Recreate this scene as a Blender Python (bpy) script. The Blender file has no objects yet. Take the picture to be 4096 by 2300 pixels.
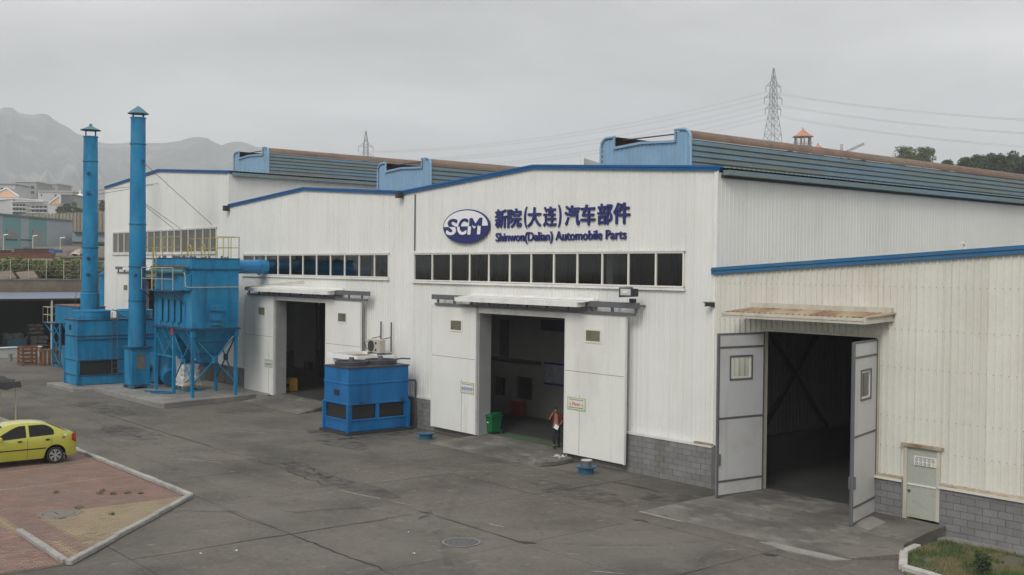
import bpy, bmesh, math, random
from mathutils import Vector, Matrix, noise
SC = bpy.context.scene
COL = SC.collection
RND = random.Random(11)
rad = math.radians
# ------------------------------------------------------------------ camera
YAW, PIT, ROL = 0.87942, 0.01711, 0.01068
CAMP = Vector((23.012, -27.576, 7.0))
FW = Vector((-math.sin(YAW) * math.cos(PIT), math.cos(YAW) * math.cos(PIT), -math.sin(PIT)))
R0 = Vector((math.cos(YAW), math.sin(YAW), 0))
U0 = R0.cross(FW)
RT = R0 * math.cos(ROL) + U0 * math.sin(ROL)
UP = -R0 * math.sin(ROL) + U0 * math.cos(ROL)
cam = bpy.data.cameras.new('camera')
cam.sensor_width = 36.0
cam.sensor_fit = 'HORIZONTAL'
cam.lens = 38.748
cam.clip_start = 0.2
cam.clip_end = 20000
camo = bpy.data.objects.new('camera', cam)
COL.objects.link(camo)
M = Matrix((RT, UP, -FW)).transposed().to_4x4()
M.translation = CAMP
camo.matrix_world = M
SC.camera = camo
# ------------------------------------------------------------------ world, sun, exposure
SUN_EL, SUN_AZ = rad(40), rad(157)      # azimuth clockwise from +Y
W = bpy.data.worlds.new('World')
SC.world = W
W.use_nodes = True
wn, wl = W.node_tree.nodes, W.node_tree.links
wn.clear()
def wnode(t, **k):
    n = wn.new(t)
    for a, b in k.items():
        setattr(n, a, b)
    return n
w_out = wnode('ShaderNodeOutputWorld')
w_bg = wnode('ShaderNodeBackground')
w_sky = wnode('ShaderNodeTexSky', sky_type='NISHITA', sun_disc=False)
w_sky.sun_elevation, w_sky.sun_rotation = SUN_EL, SUN_AZ
w_sky.air_density, w_sky.dust_density = 1.5, 4.0
w_tc = wnode('ShaderNodeTexCoord')
w_sep = wnode('ShaderNodeSeparateXYZ')
wl.new(w_tc.outputs['Generated'], w_sep.inputs[0])
w_zc = wnode('ShaderNodeMath', operation='MAXIMUM')
wl.new(w_sep.outputs['Z'], w_zc.inputs[0]); w_zc.inputs[1].default_value = 0.0
w_za = wnode('ShaderNodeMath', operation='ADD')
wl.new(w_zc.outputs[0], w_za.inputs[0]); w_za.inputs[1].default_value = 0.16
w_div = wnode('ShaderNodeVectorMath', operation='DIVIDE')
w_cmb = wnode('ShaderNodeCombineXYZ')
for i in range(3):
    wl.new(w_za.outputs[0], w_cmb.inputs[i])
wl.new(w_tc.outputs['Generated'], w_div.inputs[0])
wl.new(w_cmb.outputs[0], w_div.inputs[1])
w_ns = wnode('ShaderNodeTexNoise')
w_ns.inputs['Scale'].default_value = 0.95
w_ns.inputs['Detail'].default_value = 5
w_ns.inputs['Roughness'].default_value = 0.5
w_ns.inputs['Distortion'].default_value = 0.4
wl.new(w_div.outputs[0], w_ns.inputs['Vector'])
w_rmp = wnode('ShaderNodeMapRange')
w_rmp.inputs['From Min'].default_value, w_rmp.inputs['From Max'].default_value = 0.3, 0.7
w_rmp.inputs['To Min'].default_value, w_rmp.inputs['To Max'].default_value = 0.56, 1.26
wl.new(w_ns.outputs['Fac'], w_rmp.inputs['Value'])
# overcast vault: a little brighter overhead, as a closed cloud layer is
w_vlt = wnode('ShaderNodeMath', operation='MULTIPLY_ADD')
wl.new(w_zc.outputs[0], w_vlt.inputs[0]); w_vlt.inputs[1].default_value = 0.9; w_vlt.inputs[2].default_value = 0.84
w_br = wnode('ShaderNodeMath', operation='MULTIPLY')
wl.new(w_rmp.outputs[0], w_br.inputs[0]); wl.new(w_vlt.outputs[0], w_br.inputs[1])
w_cl = wnode('ShaderNodeVectorMath', operation='SCALE')
w_cl.inputs[0].default_value = (7.2, 7.17, 7.15)
wl.new(w_br.outputs[0], w_cl.inputs['Scale'])
w_mix = wnode('ShaderNodeMixRGB')
w_mix.inputs[0].default_value = 0.94
wl.new(w_sky.outputs[0], w_mix.inputs[1]); wl.new(w_cl.outputs[0], w_mix.inputs[2])
wl.new(w_mix.outputs[0], w_bg.inputs['Color'])
w_bg.inputs['Strength'].default_value = 0.12
wl.new(w_bg.outputs[0], w_out.inputs['Surface'])
sun = bpy.data.lights.new('sun', 'SUN')
sun.energy = 1.8
sun.angle = rad(24)
sun.color = (1.0, 0.985, 0.955)
suno = bpy.data.objects.new('sun', sun)
COL.objects.link(suno)
sd = Vector((math.sin(SUN_AZ) * math.cos(SUN_EL), math.cos(SUN_AZ) * math.cos(SUN_EL), math.sin(SUN_EL)))
suno.rotation_euler = sd.to_track_quat('Z', 'Y').to_euler()
suno.location = sd * 60
SC.view_settings.view_transform = 'Standard'
SC.view_settings.look = 'None'
SC.view_settings.exposure = 0.0
SC.view_settings.gamma = 1.0
SC.view_settings.use_curve_mapping = False
SC.render.engine = 'CYCLES'
SC.cycles.use_denoising = True
SC.cycles.max_bounces = 8
SC.cycles.transparent_max_bounces = 16
SC.cycles.volume_bounces = 1
# ------------------------------------------------------------------ mesh helpers
ORG = {}
class MB:
    """collects faces in world coordinates; build() links them as ONE mesh object"""
    def __init__(s):
        s.v, s.f = [], []
    def add(s, vs, fs):
        o = len(s.v)
        s.v += [Vector(p) for p in vs]
        s.f += [[i + o for i in f] for f in fs]
        return s
    def box(s, x0, x1, y0, y1, z0, z1):
        return s.add([(x0, y0, z0), (x1, y0, z0), (x1, y1, z0), (x0, y1, z0), (x0, y0, z1), (x1, y0, z1), (x1, y1, z1), (x0, y1, z1)],
                     [(3, 2, 1, 0), (4, 5, 6, 7), (0, 1, 5, 4), (1, 2, 6, 5), (2, 3, 7, 6), (3, 0, 4, 7)])
    def bar(s, p, q, w, h=None, up=(0, 0, 1)):
        p, q = Vector(p), Vector(q); h = h or w
        d = (q - p).normalized(); u = Vector(up)
        if abs(d.dot(u)) > 0.98:
            u = Vector((1, 0, 0))
        a = d.cross(u).normalized(); b = a.cross(d)
        a *= w / 2; b *= h / 2
        vs = [p - a - b, p + a - b, p + a + b, p - a + b, q - a - b, q + a - b, q + a + b, q - a + b]
        return s.add(vs, [(0, 1, 2, 3), (7, 6, 5, 4), (0, 4, 5, 1), (1, 5, 6, 2), (2, 6, 7, 3), (3, 7, 4, 0)])
    def cyl(s, p, q, r0, r1=None, n=16, caps=True):
        p, q = Vector(p), Vector(q); r1 = r0 if r1 is None else r1
        d = (q - p).normalized(); u = Vector((0, 0, 1)) if abs(d.z) < 0.95 else Vector((1, 0, 0))
        a = d.cross(u).normalized(); b = d.cross(a)
        vs = []
        for c, r in ((p, r0), (q, r1)):
            for i in range(n):
                t = 2 * math.pi * i / n
                vs.append(c + a * (r * math.cos(t)) + b * (r * math.sin(t)))
        fs = [(i, (i + 1) % n, n + (i + 1) % n, n + i) for i in range(n)]
        if caps:
            fs += [tuple(range(n - 1, -1, -1)), tuple(range(n, 2 * n))]
        return s.add(vs, fs)
    def tube(s, pts, r, n=8):
        pts = [Vector(p) for p in pts]; vs = []
        for k, p in enumerate(pts):
            d = (pts[min(k + 1, len(pts) - 1)] - pts[max(k - 1, 0)]).normalized()
            u = Vector((0, 0, 1)) if abs(d.z) < 0.95 else Vector((1, 0, 0))
            a = d.cross(u).normalized(); b = d.cross(a)
            rr = r[k] if isinstance(r, (list, tuple)) else r
            vs += [p + a * (rr * math.cos(2 * math.pi * i / n)) + b * (rr * math.sin(2 * math.pi * i / n)) for i in range(n)]
        fs = []
        for k in range(len(pts) - 1):
            for i in range(n):
                j = (i + 1) % n
                fs.append((k * n + i, k * n + j, (k + 1) * n + j, (k + 1) * n + i))
        m = (len(pts) - 1) * n
        fs += [tuple(range(n - 1, -1, -1)), tuple(range(m, m + n))]
        return s.add(vs, fs)
    def lathe(s, c, prof, n=24, caps=False):
        c = Vector(c); vs = []; m = len(prof)
        for r, z in prof:
            vs += [c + Vector((r * math.cos(2 * math.pi * i / n), r * math.sin(2 * math.pi * i / n), z)) for i in range(n)]
        fs = [(k * n + i, k * n + (i + 1) % n, (k + 1) * n + (i + 1) % n, (k + 1) * n + i) for k in range(m - 1) for i in range(n)]
        if caps:
            fs += [tuple(range(n - 1, -1, -1)), tuple(range((m - 1) * n, m * n))]
        return s.add(vs, fs)
    def prism(s, pts, vec):
        n = len(pts); vec = Vector(vec); pts = [Vector(p) for p in pts]
        return s.add(pts + [p + vec for p in pts],
                     [tuple(range(n - 1, -1, -1)), tuple(range(n, 2 * n))] + [(i, (i + 1) % n, n + (i + 1) % n, n + i) for i in range(n)])
    def grid(s, rows):
        m = len(rows[0]); vs = [p for r in rows for p in r]
        return s.add(vs, [(k * m + i, k * m + i + 1, (k + 1) * m + i + 1, (k + 1) * m + i) for k in range(len(rows) - 1) for i in range(m - 1)])
    def poly(s, pts):
        return s.add(pts, [tuple(range(len(pts)))])
    def xform(s, mt):
        s.v = [mt @ p for p in s.v]
        return s
    def mesh(s, name, org=(0, 0, 0)):
        o = Vector(org)
        m = bpy.data.meshes.new(name)
        m.from_pydata([tuple(p - o) for p in s.v], [], s.f)
        return m
    def build(s, name, mat, parent=None, smooth=False, bevel=0, local=False, **props):
        if parent is not None:
            org = (0, 0, 0) if local else ORG[parent.name]
        else:
            if local:
                org = (0, 0, 0)
            else:
                lo = [min(p[i] for p in s.v) for i in range(3)]; hi = [max(p[i] for p in s.v) for i in range(3)]
                org = ((lo[0] + hi[0]) / 2, (lo[1] + hi[1]) / 2, lo[2])
        m = s.mesh(name, org)
        if bevel:
            bm = bmesh.new(); bm.from_mesh(m)
            bmesh.ops.recalc_face_normals(bm, faces=bm.faces[:])
            es = [e for e in bm.edges if len(e.link_faces) == 2 and e.calc_face_angle(0) > 0.6]
            bmesh.ops.bevel(bm, geom=es, offset=bevel, segments=1, affect='EDGES')
            bm.to_mesh(m); bm.free()
        return put(name, m, mat, parent, org, smooth, **props)
def put(name, m, mat, parent=None, org=(0, 0, 0), smooth=False, **props):
    if mat is not None:
        m.materials.clear(); m.materials.append(mat)
    if smooth:
        m.shade_smooth(); m.set_sharp_from_angle(angle=rad(38))
    o = bpy.data.objects.new(name, m)
    COL.objects.link(o)
    if parent is not None:
        o.parent = parent
        ORG[o.name] = org
    else:
        o.location = org
        ORG[o.name] = org
    for k, v in props.items():
        o[k] = v
    return o
def thing(name, label, cat, loc, group=None, rz=0.0):
    o = bpy.data.objects.new(name, None)
    o.empty_display_size = 0.2
    COL.objects.link(o)
    o.location = loc
    o.rotation_euler = (0, 0, rz)
    ORG[o.name] = tuple(loc)
    o['label'] = label; o['category'] = cat
    if group:
        o['group'] = group
    return o
def tag(o, label, cat, group=None):
    o['label'] = label; o['category'] = cat
    if group:
        o['group'] = group
    return o
def struct(o):
    o['kind'] = 'structure'
    return o
def clone(root, loc, label=None, rz=None):
    r = root.copy(); COL.objects.link(r); r.location = loc
    ORG[r.name] = tuple(loc)
    if label:
        r['label'] = label
    if rz is not None:
        r.rotation_euler = (0, 0, rz)
    for ch in root.children:
        c = ch.copy(); COL.objects.link(c); c.parent = r
        for g in ch.children:
            d = g.copy(); COL.objects.link(d); d.parent = c
    return r
def part_copy(src, parent, loc):
    c = src.copy(); COL.objects.link(c); c.parent = parent; c.location = loc
    return c
def at(u, v, d):
    """world point seen at photo pixel (u, v) of 4096 x 2300 at distance d along the view axis"""
    f = 2772.645 / 0.62891
    return CAMP + FW * d + RT * ((u - 2048) / f * d) - UP * ((v - 1150) / f * d)
# ------------------------------------------------------------------ materials
MATS = {}
def mk(name, col, rough=0.6, metal=0.0, var=0.10, vs=1.5, dirt=None, damt=0.35, dscale=(1.2, 1.2, 0.12), dlo=0.5, dhi=0.8,
       fine=0.06, bump=0.0, bscale=60, spec=0.5, rnd=0.0, coat=0.0):
    if name in MATS:
        return MATS[name]
    m = bpy.data.materials.new(name); m.use_nodes = True
    t = m.node_tree; N, L = t.nodes, t.links
    b = N['Principled BSDF']
    b.inputs['Roughness'].default_value = rough
    b.inputs['Metallic'].default_value = metal
    b.inputs['Specular IOR Level'].default_value = spec
    if coat:
        b.inputs['Coat Weight'].default_value = coat; b.inputs['Coat Roughness'].default_value = 0.08
    g = N.new('ShaderNodeNewGeometry')
    def ns(scale, det=4, vec=None):
        n = N.new('ShaderNodeTexNoise'); n.inputs['Scale'].default_value = scale; n.inputs['Detail'].default_value = det
        n.inputs['Roughness'].default_value = 0.6
        L.new(vec if vec is not None else g.outputs['Position'], n.inputs['Vector'])
        return n
    def mr(src, a, bb, lo, hi):
        n = N.new('ShaderNodeMapRange')
        for k, v in zip(('From Min', 'From Max', 'To Min', 'To Max'), (a, bb, lo, hi)):
            n.inputs[k].default_value = v
        L.new(src, n.inputs['Value'])
        return n.outputs[0]
    fac = mr(ns(vs).outputs['Fac'], 0.3, 0.7, 1 - var, 1 + var)
    if fine:
        f2 = mr(ns(vs * 22, 2).outputs['Fac'], 0.3, 0.7, 1 - fine, 1 + fine)
        mu = N.new('ShaderNodeMath'); mu.operation = 'MULTIPLY'; L.new(fac, mu.inputs[0]); L.new(f2, mu.inputs[1]); fac = mu.outputs[0]
    if rnd:
        oi = N.new('ShaderNodeObjectInfo')
        f3 = mr(oi.outputs['Random'], 0, 1, 1 - rnd, 1 + rnd)
        mu = N.new('ShaderNodeMath'); mu.operation = 'MULTIPLY'; L.new(fac, mu.inputs[0]); L.new(f3, mu.inputs[1]); fac = mu.outputs[0]
    sc = N.new('ShaderNodeVectorMath'); sc.operation = 'SCALE'; sc.inputs[0].default_value = col[:3]
    L.new(fac, sc.inputs['Scale'])
    out = sc.outputs[0]
    dirts = dirt if isinstance(dirt, list) else ([(dirt, damt, dscale, dlo, dhi)] if dirt else [])
    for k, (dc, da, ds, lo, hi) in enumerate(dirts):
        vm = N.new('ShaderNodeVectorMath'); vm.operation = 'MULTIPLY'; vm.inputs[1].default_value = ds
        L.new(g.outputs['Position'], vm.inputs[0])
        va = N.new('ShaderNodeVectorMath'); va.operation = 'ADD'; va.inputs[1].default_value = (13.1 * k, 7.7 * k, 3.3 * k)
        L.new(vm.outputs[0], va.inputs[0])
        df = mr(ns(1.0, 6, va.outputs[0]).outputs['Fac'], lo, hi, 0, da)
        mx = N.new('ShaderNodeMixRGB'); mx.inputs[2].default_value = (*dc, 1)
        L.new(df, mx.inputs[0]); L.new(out, mx.inputs[1]); out = mx.outputs[0]
    L.new(out, b.inputs['Base Color'])
    if bump:
        bp = N.new('ShaderNodeBump'); bp.inputs['Strength'].default_value = bump; bp.inputs['Distance'].default_value = 0.02
        L.new(ns(bscale, 3).outputs['Fac'], bp.inputs['Height']); L.new(bp.outputs[0], b.inputs['Normal'])
    MATS[name] = m
    return m
def glass(name, tint, refl=1.0, rough=0.03):
    m = bpy.data.materials.new(name); m.use_nodes = True
    N, L = m.node_tree.nodes, m.node_tree.links
    N.clear()
    o = N.new('ShaderNodeOutputMaterial'); mx = N.new('ShaderNodeMixShader')
    tr = N.new('ShaderNodeBsdfTransparent'); tr.inputs[0].default_value = (*tint, 1)
    gl = N.new('ShaderNodeBsdfGlossy'); gl.inputs['Roughness'].default_value = rough
    gl.inputs[0].default_value = (refl, refl, refl, 1)
    lw = N.new('ShaderNodeLayerWeight'); lw.inputs[0].default_value = 0.5
    pw = N.new('ShaderNodeMath'); pw.operation = 'POWER'; pw.inputs[1].default_value = 4.0; L.new(lw.outputs['Facing'], pw.inputs[0])
    fr = N.new('ShaderNodeMath'); fr.operation = 'MULTIPLY_ADD'; fr.inputs[1].default_value = 0.94; fr.inputs[2].default_value = 0.045; L.new(pw.outputs[0], fr.inputs[0])
    L.new(fr.outputs[0], mx.inputs[0]); L.new(tr.outputs[0], mx.inputs[1]); L.new(gl.outputs[0], mx.inputs[2])
    L.new(mx.outputs[0], o.inputs[0])
    return m
GRIME = (0.16, 0.15, 0.12)
RUST = (0.16, 0.075, 0.035)
WHITE = mk('white_cladding', (0.74, 0.743, 0.705), 0.5, var=0.03, vs=0.5, fine=0.015, rnd=0.018,
           dirt=[(GRIME, 0.16, (1.6, 1.6, 0.10), 0.52, 0.9), ((0.55, 0.53, 0.46), 0.25, (0.3, 0.3, 0.3), 0.5, 0.8), ((0.3, 0.27, 0.2), 0.12, (5, 5, 0.16), 0.6, 0.85)])
WHITE_OLD = mk('weathered_white_cladding', (0.76, 0.745, 0.69), 0.55, var=0.04, vs=0.4, fine=0.02, rnd=0.008,
               dirt=[(GRIME, 0.12, (1.2, 1.2, 0.07), 0.52, 0.9), ((0.5, 0.47, 0.38), 0.25, (0.25, 0.25, 0.25), 0.5, 0.8)])
CREAM = mk('cream_cladding', (0.665, 0.652, 0.585), 0.5, var=0.05, vs=0.5, fine=0.03, rnd=0.03,
           dirt=[((0.34, 0.27, 0.16), 0.26, (1.5, 1.5, 0.09), 0.52, 0.85), ((0.42, 0.37, 0.25), 0.28, (0.35, 0.35, 0.3), 0.5, 0.8)])
CREAM_RUST = mk('rust_stained_cream', (0.40, 0.34, 0.25), 0.65, var=0.15, vs=1.5, dirt=RUST, damt=0.8, dscale=(2, 2, 2), dlo=0.42, dhi=0.65)
WTRIM = mk('white_trim', (0.78, 0.77, 0.73), 0.45, var=0.04, dirt=GRIME, damt=0.3)
DOORW = mk('white_door_panel', (0.75, 0.745, 0.70), 0.45, var=0.03, vs=0.6, fine=0.02,
           dirt=[((0.33, 0.31, 0.26), 0.3, (1.0, 1.0, 0.35), 0.5, 0.8), (GRIME, 0.25, (3, 3, 0.15), 0.58, 0.85)])
DOORG = mk('grey_door_panel', (0.58, 0.58, 0.575), 0.45, var=0.05, vs=0.7, fine=0.02,
           dirt=[((0.2, 0.17, 0.12), 0.4, (2.2, 2.2, 0.12), 0.55, 0.85), ((0.3, 0.28, 0.2), 0.4, (0.6, 0.6, 0.6), 0.5, 0.75)])
STEELG = mk('grey_steel', (0.115, 0.118, 0.13), 0.5, var=0.1, dirt=GRIME, damt=0.3)
STEELD = mk('dark_steel', (0.035, 0.035, 0.04), 0.55, var=0.15)
BTRIM = mk('blue_verge', (0.010, 0.11, 0.30), 0.5, spec=0.3, var=0.08, dirt=GRIME, damt=0.25, dscale=(1, 1, 1))
BTRIM2 = mk('blue_verge_dull', (0.022, 0.13, 0.27), 0.45, var=0.08, dirt=GRIME, damt=0.3, dscale=(1, 1, 1))
EQB = mk('equipment_blue', (0.006, 0.195, 0.385), 0.5, var=0.08, vs=0.9, fine=0.04, spec=0.3,
         dirt=[((0.010, 0.06, 0.13), 0.7, (1.5, 1.5, 0.28), 0.46, 0.70), ((0.06, 0.26, 0.40), 0.6, (0.9, 0.9, 0.6), 0.50, 0.70), ((0.10, 0.07, 0.05), 0.7, (3.5, 3.5, 0.35), 0.60, 0.74)])
EQB2 = mk('cooler_blue', (0.003, 0.130, 0.345), 0.45, var=0.05, vs=0.8, fine=0.03, spec=0.3, dirt=[((0.01, 0.05, 0.15), 0.65, (1.4, 1.4, 0.35), 0.46, 0.72), ((0.04, 0.19, 0.42), 0.45, (0.8, 0.8, 0.5), 0.5, 0.72), ((0.08, 0.065, 0.055), 0.6, (3.4, 3.4, .4), .60, .76)])
EQD = mk('blue_seam', (0.012, 0.06, 0.13), 0.5, var=0.2)
VENTB = mk('faded_vent_blue', (0.15, 0.24, 0.31), 0.65, var=0.15, vs=0.8, fine=0.06,
           dirt=[((0.17, 0.21, 0.20), 0.9, (0.25, 0.10, 2.6), 0.38, 0.56), ((0.20, 0.18, 0.12), 0.75, (0.4, 0.12, 3.3), 0.50, 0.66), (RUST, 0.4, (0.5, 0.12, 4), 0.62, 0.8)])
VENTE = mk('vent_end_blue', (0.22, 0.36, 0.50), 0.55, var=0.08, vs=1.2, dirt=[((0.2, 0.24, 0.25), 0.45, (2, 2, 0.3), 0.5, 0.8)])
VENTR = mk('rusted_vent_top', (0.20, 0.13, 0.095), 0.8, var=0.2, vs=1.2, dirt=[((0.26, 0.25, 0.19), 0.65, (0.6, 0.08, 0.8), 0.5, 0.7), ((0.08, 0.06, 0.055), 0.6, (0.6, 0.15, 2), 0.55, 0.75)])
YEL = mk('yellow_rail', (0.42, 0.33, 0.05), 0.5, var=0.15, dirt=RUST, damt=0.5, dscale=(4, 4, 4))
PALE = mk('pale_rail', (0.42, 0.40, 0.28), 0.5, var=0.1)
BLOCK = mk('concrete_block', (0.20, 0.197, 0.195), 0.9, var=0.12, vs=2, fine=0.10, rnd=0.10, bump=0.3, bscale=70,
           dirt=[((0.13, 0.105, 0.08), 0.5, (1.2, 1.2, 0.6), 0.5, 0.75)])
MORTAR = mk('mortar', (0.13, 0.125, 0.115), 0.95, var=0.15)
CONC = mk('pad_concrete', (0.235, 0.228, 0.21), 0.9, var=0.15, vs=1.2, fine=0.12, bump=0.3, bscale=40,
          dirt=[((0.10, 0.095, 0.085), 0.6, (0.6, 0.6, 2), 0.45, 0.7), ((0.34, 0.33, 0.31), 0.5, (0.9, 0.9, 0.9), 0.55, 0.75)])
KERB = mk('kerb_stone', (0.31, 0.30, 0.275), 0.9, var=0.12, vs=3, fine=0.12, rnd=0.12, bump=0.3, bscale=40,
          dirt=[((0.12, 0.11, 0.09), 0.55, (2, 2, 4), 0.5, 0.72)])
NAVY = mk('navy_sign', (0.012, 0.018, 0.135), 0.4, var=0.05)
SIGNW = mk('sign_white', (0.8, 0.8, 0.8), 0.4, var=0.02)
BLACKM = mk('black_mesh', (0.012, 0.012, 0.012), 0.7, var=0.2)
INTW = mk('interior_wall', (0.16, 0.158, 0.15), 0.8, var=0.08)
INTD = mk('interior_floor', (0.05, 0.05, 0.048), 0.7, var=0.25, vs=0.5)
WOOD = mk('pallet_wood', (0.17, 0.075, 0.035), 0.8, var=0.25, vs=3)
WOODP = mk('pale_pallet_wood', (0.35, 0.25, 0.14), 0.8, var=0.25, vs=3)
# ------------------------------------------------------------------ ground and yard
YARD = mk('yard_concrete', (0.122, 0.112, 0.094), 0.88, spec=.25, var=0.18, vs=0.35, fine=0.17, rnd=0.025, bump=0.25, bscale=45,
          dirt=[((0.05, 0.047, 0.042), 0.7, (0.22, 0.30, 1), 0.45, 0.66), ((0.165, 0.155, 0.135), 0.5, (0.13, 0.10, 1), 0.48, 0.62), ((0.15, 0.135, 0.11), 0.6, (0.5, 0.5, 1), 0.50, 0.74),
                ((0.045, 0.04, 0.035), 0.6, (1.1, 1.6, 1), 0.64, 0.80), ((0.21, 0.20, 0.175), 0.75, (4, 2.2, 1), 0.60, 0.74), ((0.04, 0.037, 0.033), 0.6, (3.1, 4.4, 1), 0.62, 0.74), ((0.07, 0.045, 0.03), 0.5, (1.8, 1.2, 1), 0.62, 0.78)])
JOINT = mk('joint_dirt', (0.06, 0.053, 0.043), 0.95, var=0.3, vs=4)
EARTH = mk('earth', (0.13, 0.115, 0.085), 0.95, var=0.25, vs=0.02, dirt=[((0.07, 0.085, 0.04), 0.8, (0.03, 0.03, 0.03), 0.42, 0.6)])
m = MB()
n = 48
m.poly([(3500 * math.cos(2 * math.pi * i / n), 3500 * math.sin(2 * math.pi * i / n), -0.06) for i in range(n)])
struct(m.build('ground', EARTH))
yard = struct(MB().box(-72, 30, -40, -0.02, -0.055, -0.03).build('yard', JOINT))
XJ = [1.65 + 4.4 * k for k in range(-4, 7)]
YJ = [-13.67 + 4.22 * k for k in range(-6, 3)] + [-1.72, -0.03]
for i in range(len(XJ) - 1):
    for j in range(len(YJ) - 1):
        x0, x1, y0, y1 = XJ[i], XJ[i + 1], YJ[j], YJ[j + 1]
        gx = 0.012
        if y1 < -19.5 and x0 < -7:
            continue
        dz = RND.uniform(-0.004, 0.004)
        MB().box(x0 + gx, x1 - gx, y0 + gx, y1 - gx, -0.04, dz).build('slab', YARD, yard)
XL = XJ[0]
for (y0, y1) in ((-40, -9.45), (-9.43, -0.03)):
    MB().box(-72, XL - 0.006, y0 + 0.01, y1 - 0.01, -0.04, 0.0).build('asphalt', YARD, yard)
# cracks, chalk and paint marks on the yard
CRACK = mk('crack_dirt', (0.045, 0.038, 0.028), 0.95, var=0.3, vs=5)
def wobble(p, q, step=0.25, amp=0.05):
    p, q = Vector((*p, 0)), Vector((*q, 0)); L = (q - p).length; n = max(2, int(L / step))
    d = (q - p).normalized(); s = Vector((-d.y, d.x, 0)); out = []; o = 0
    for k in range(n + 1):
        o = 0.7 * o + RND.gauss(0, amp)
        out.append(p + d * (L * k / n) + s * (o if 0 < k < n else 0))
    return out
def strip(m, pts, w, z=0.008, taper=True):
    rows = []
    for k, p in enumerate(pts):
        d = (pts[min(k + 1, len(pts) - 1)] - pts[max(k - 1, 0)]).normalized(); s = Vector((-d.y, d.x, 0))
        ww = w * RND.uniform(0.5, 1.3) / 2
        if taper and k in (0, len(pts) - 1):
            ww *= 0.2
        rows.append([Vector((p.x, p.y, z)) - s * ww, Vector((p.x, p.y, z)) + s * ww])
    m.grid(rows)
for p, q, w, a in (((-2.75, -15.3), (-2.66, -10.7), 0.035, 0.02), ((-2.3, -9.4), (1.5, -9.45), 0.03, 0.02), ((-11, -9.4), (-7.6, -9.6), 0.07, 0.10),
                   ((-11.6, -9.1), (-9.4, -8.9), 0.05, 0.12), ((-10.6, -8.6), (-9.2, -9.2), 0.05, 0.10), ((-13.4, -9.5), (-11.2, -9.2), 0.05, 0.08),
                   ((-12.6, -8.2), (-10.2, -8.8), 0.04, 0.1), ((-9.6, -8.2), (-8.8, -9.0), 0.04, 0.06), ((-2.4, -9.5), (-2.1, -10.1), 0.06, 0.06),
                   ((-6.5, -13.8), (-2.8, -13.7), 0.035, 0.02), ((-2.8, -13.7), (1.6, -13.65), 0.05, 0.03), ((1.4, -9.5), (1.9, -9.2), 0.2, 0.05),
                   ((1.5, -5.3), (2.0, -5.2), 0.2, 0.05), ((6.0, -5.4), (6.4, -5.2), 0.2, 0.05), ((-2.9, -9.5), (-2.5, -9.3), 0.2, 0.05), ((6.0, -8.6), (6.15, -7.5), 0.04, 0.03), ((-6, -2.0), (-0.5, -1.85), 0.05, 0.04),
                   ((-9, -2.6), (-3.2, -2.5), 0.03, 0.05), ((-4.9, -12.5), (-4.2, -9.9), 0.03, 0.03), ((-7.2, -14.9), (-5.9, -13.5), 0.03, 0.05),
                   ((-24, -9.44), (-17, -9.40), 0.05, 0.03), ((-30, -9.44), (-25, -9.42), 0.04, 0.03), ((-14.6, -10.9), (-13.3, -10.0), 0.05, 0.1)):
    m = MB(); strip(m, wobble(p, q, amp=a), w); m.build('crack', CRACK, yard)
CHALK = mk('chalk_white', (0.27, 0.26, 0.235), 0.9, var=0.3, vs=6, fine=0.3)
CHALKG = mk('chalk_green', (0.20, 0.27, 0.15), 0.9, var=0.3, vs=6, fine=0.3)
for p, q, w, mt in (((-6.9, -9.75), (-4.95, -9.42), 0.05, CHALK), ((-4.5, -9.35), (-3.7, -9.15), 0.05, CHALK), ((-0.6, -8.85), (0.05, -8.75), 0.07, CHALK),
                    ((-7.3, -4.9), (-6.5, -3.8), 0.035, CHALKG), ((-8.1, -3.7), (-7.0, -2.3), 0.03, CHALKG), ((-8.9, -5.2), (-7.9, -4.9), 0.03, CHALK),
                    ((-5.4, -3.5), (-4.9, -3.0), 0.04, CHALKG), ((-5.5, -3.2), (-5.0, -3.3), 0.03, CHALKG), ((-5.2, -3.6), (-5.1, -3.1), 0.03, CHALKG),
                    ((3.0, -8.5), (4.1, -7.0), 0.02, CHALK), ((1.5, -7.1), (2.0, -6.8), 0.02, CHALK), ((5.2, -5.9), (5.5, -5.5), 0.03, CHALK),
                    ((4.6, -9.9), (5.3, -9.4), 0.06, CHALK), ((3.1, -9.3), (3.4, -9.1), 0.05, CHALK), ((-19.6, -6.6), (-18.9, -6.1), 0.05, CHALKG),
                    ((-20.3, -7.0), (-19.8, -6.6), 0.04, CHALK), ((-26.2, -5.6), (-24.8, -4.5), 0.04, CHALK), ((-26, -4.2), (-25.2, -3.7), 0.05, CHALK),
                    ((-7.1, -1.6), (-6.5, -1.5), 0.06, CHALK), ((-7.9, -2.2), (-7.3, -2.0), 0.05, CHALK), ((-15.2, -11.5), (-13.6, -10.6), 0.05, CHALK)):
    m = MB(); strip(m, wobble(p, q, 0.12, 0.012), w, 0.009); m.build('chalk_mark', mt, yard)
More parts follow.
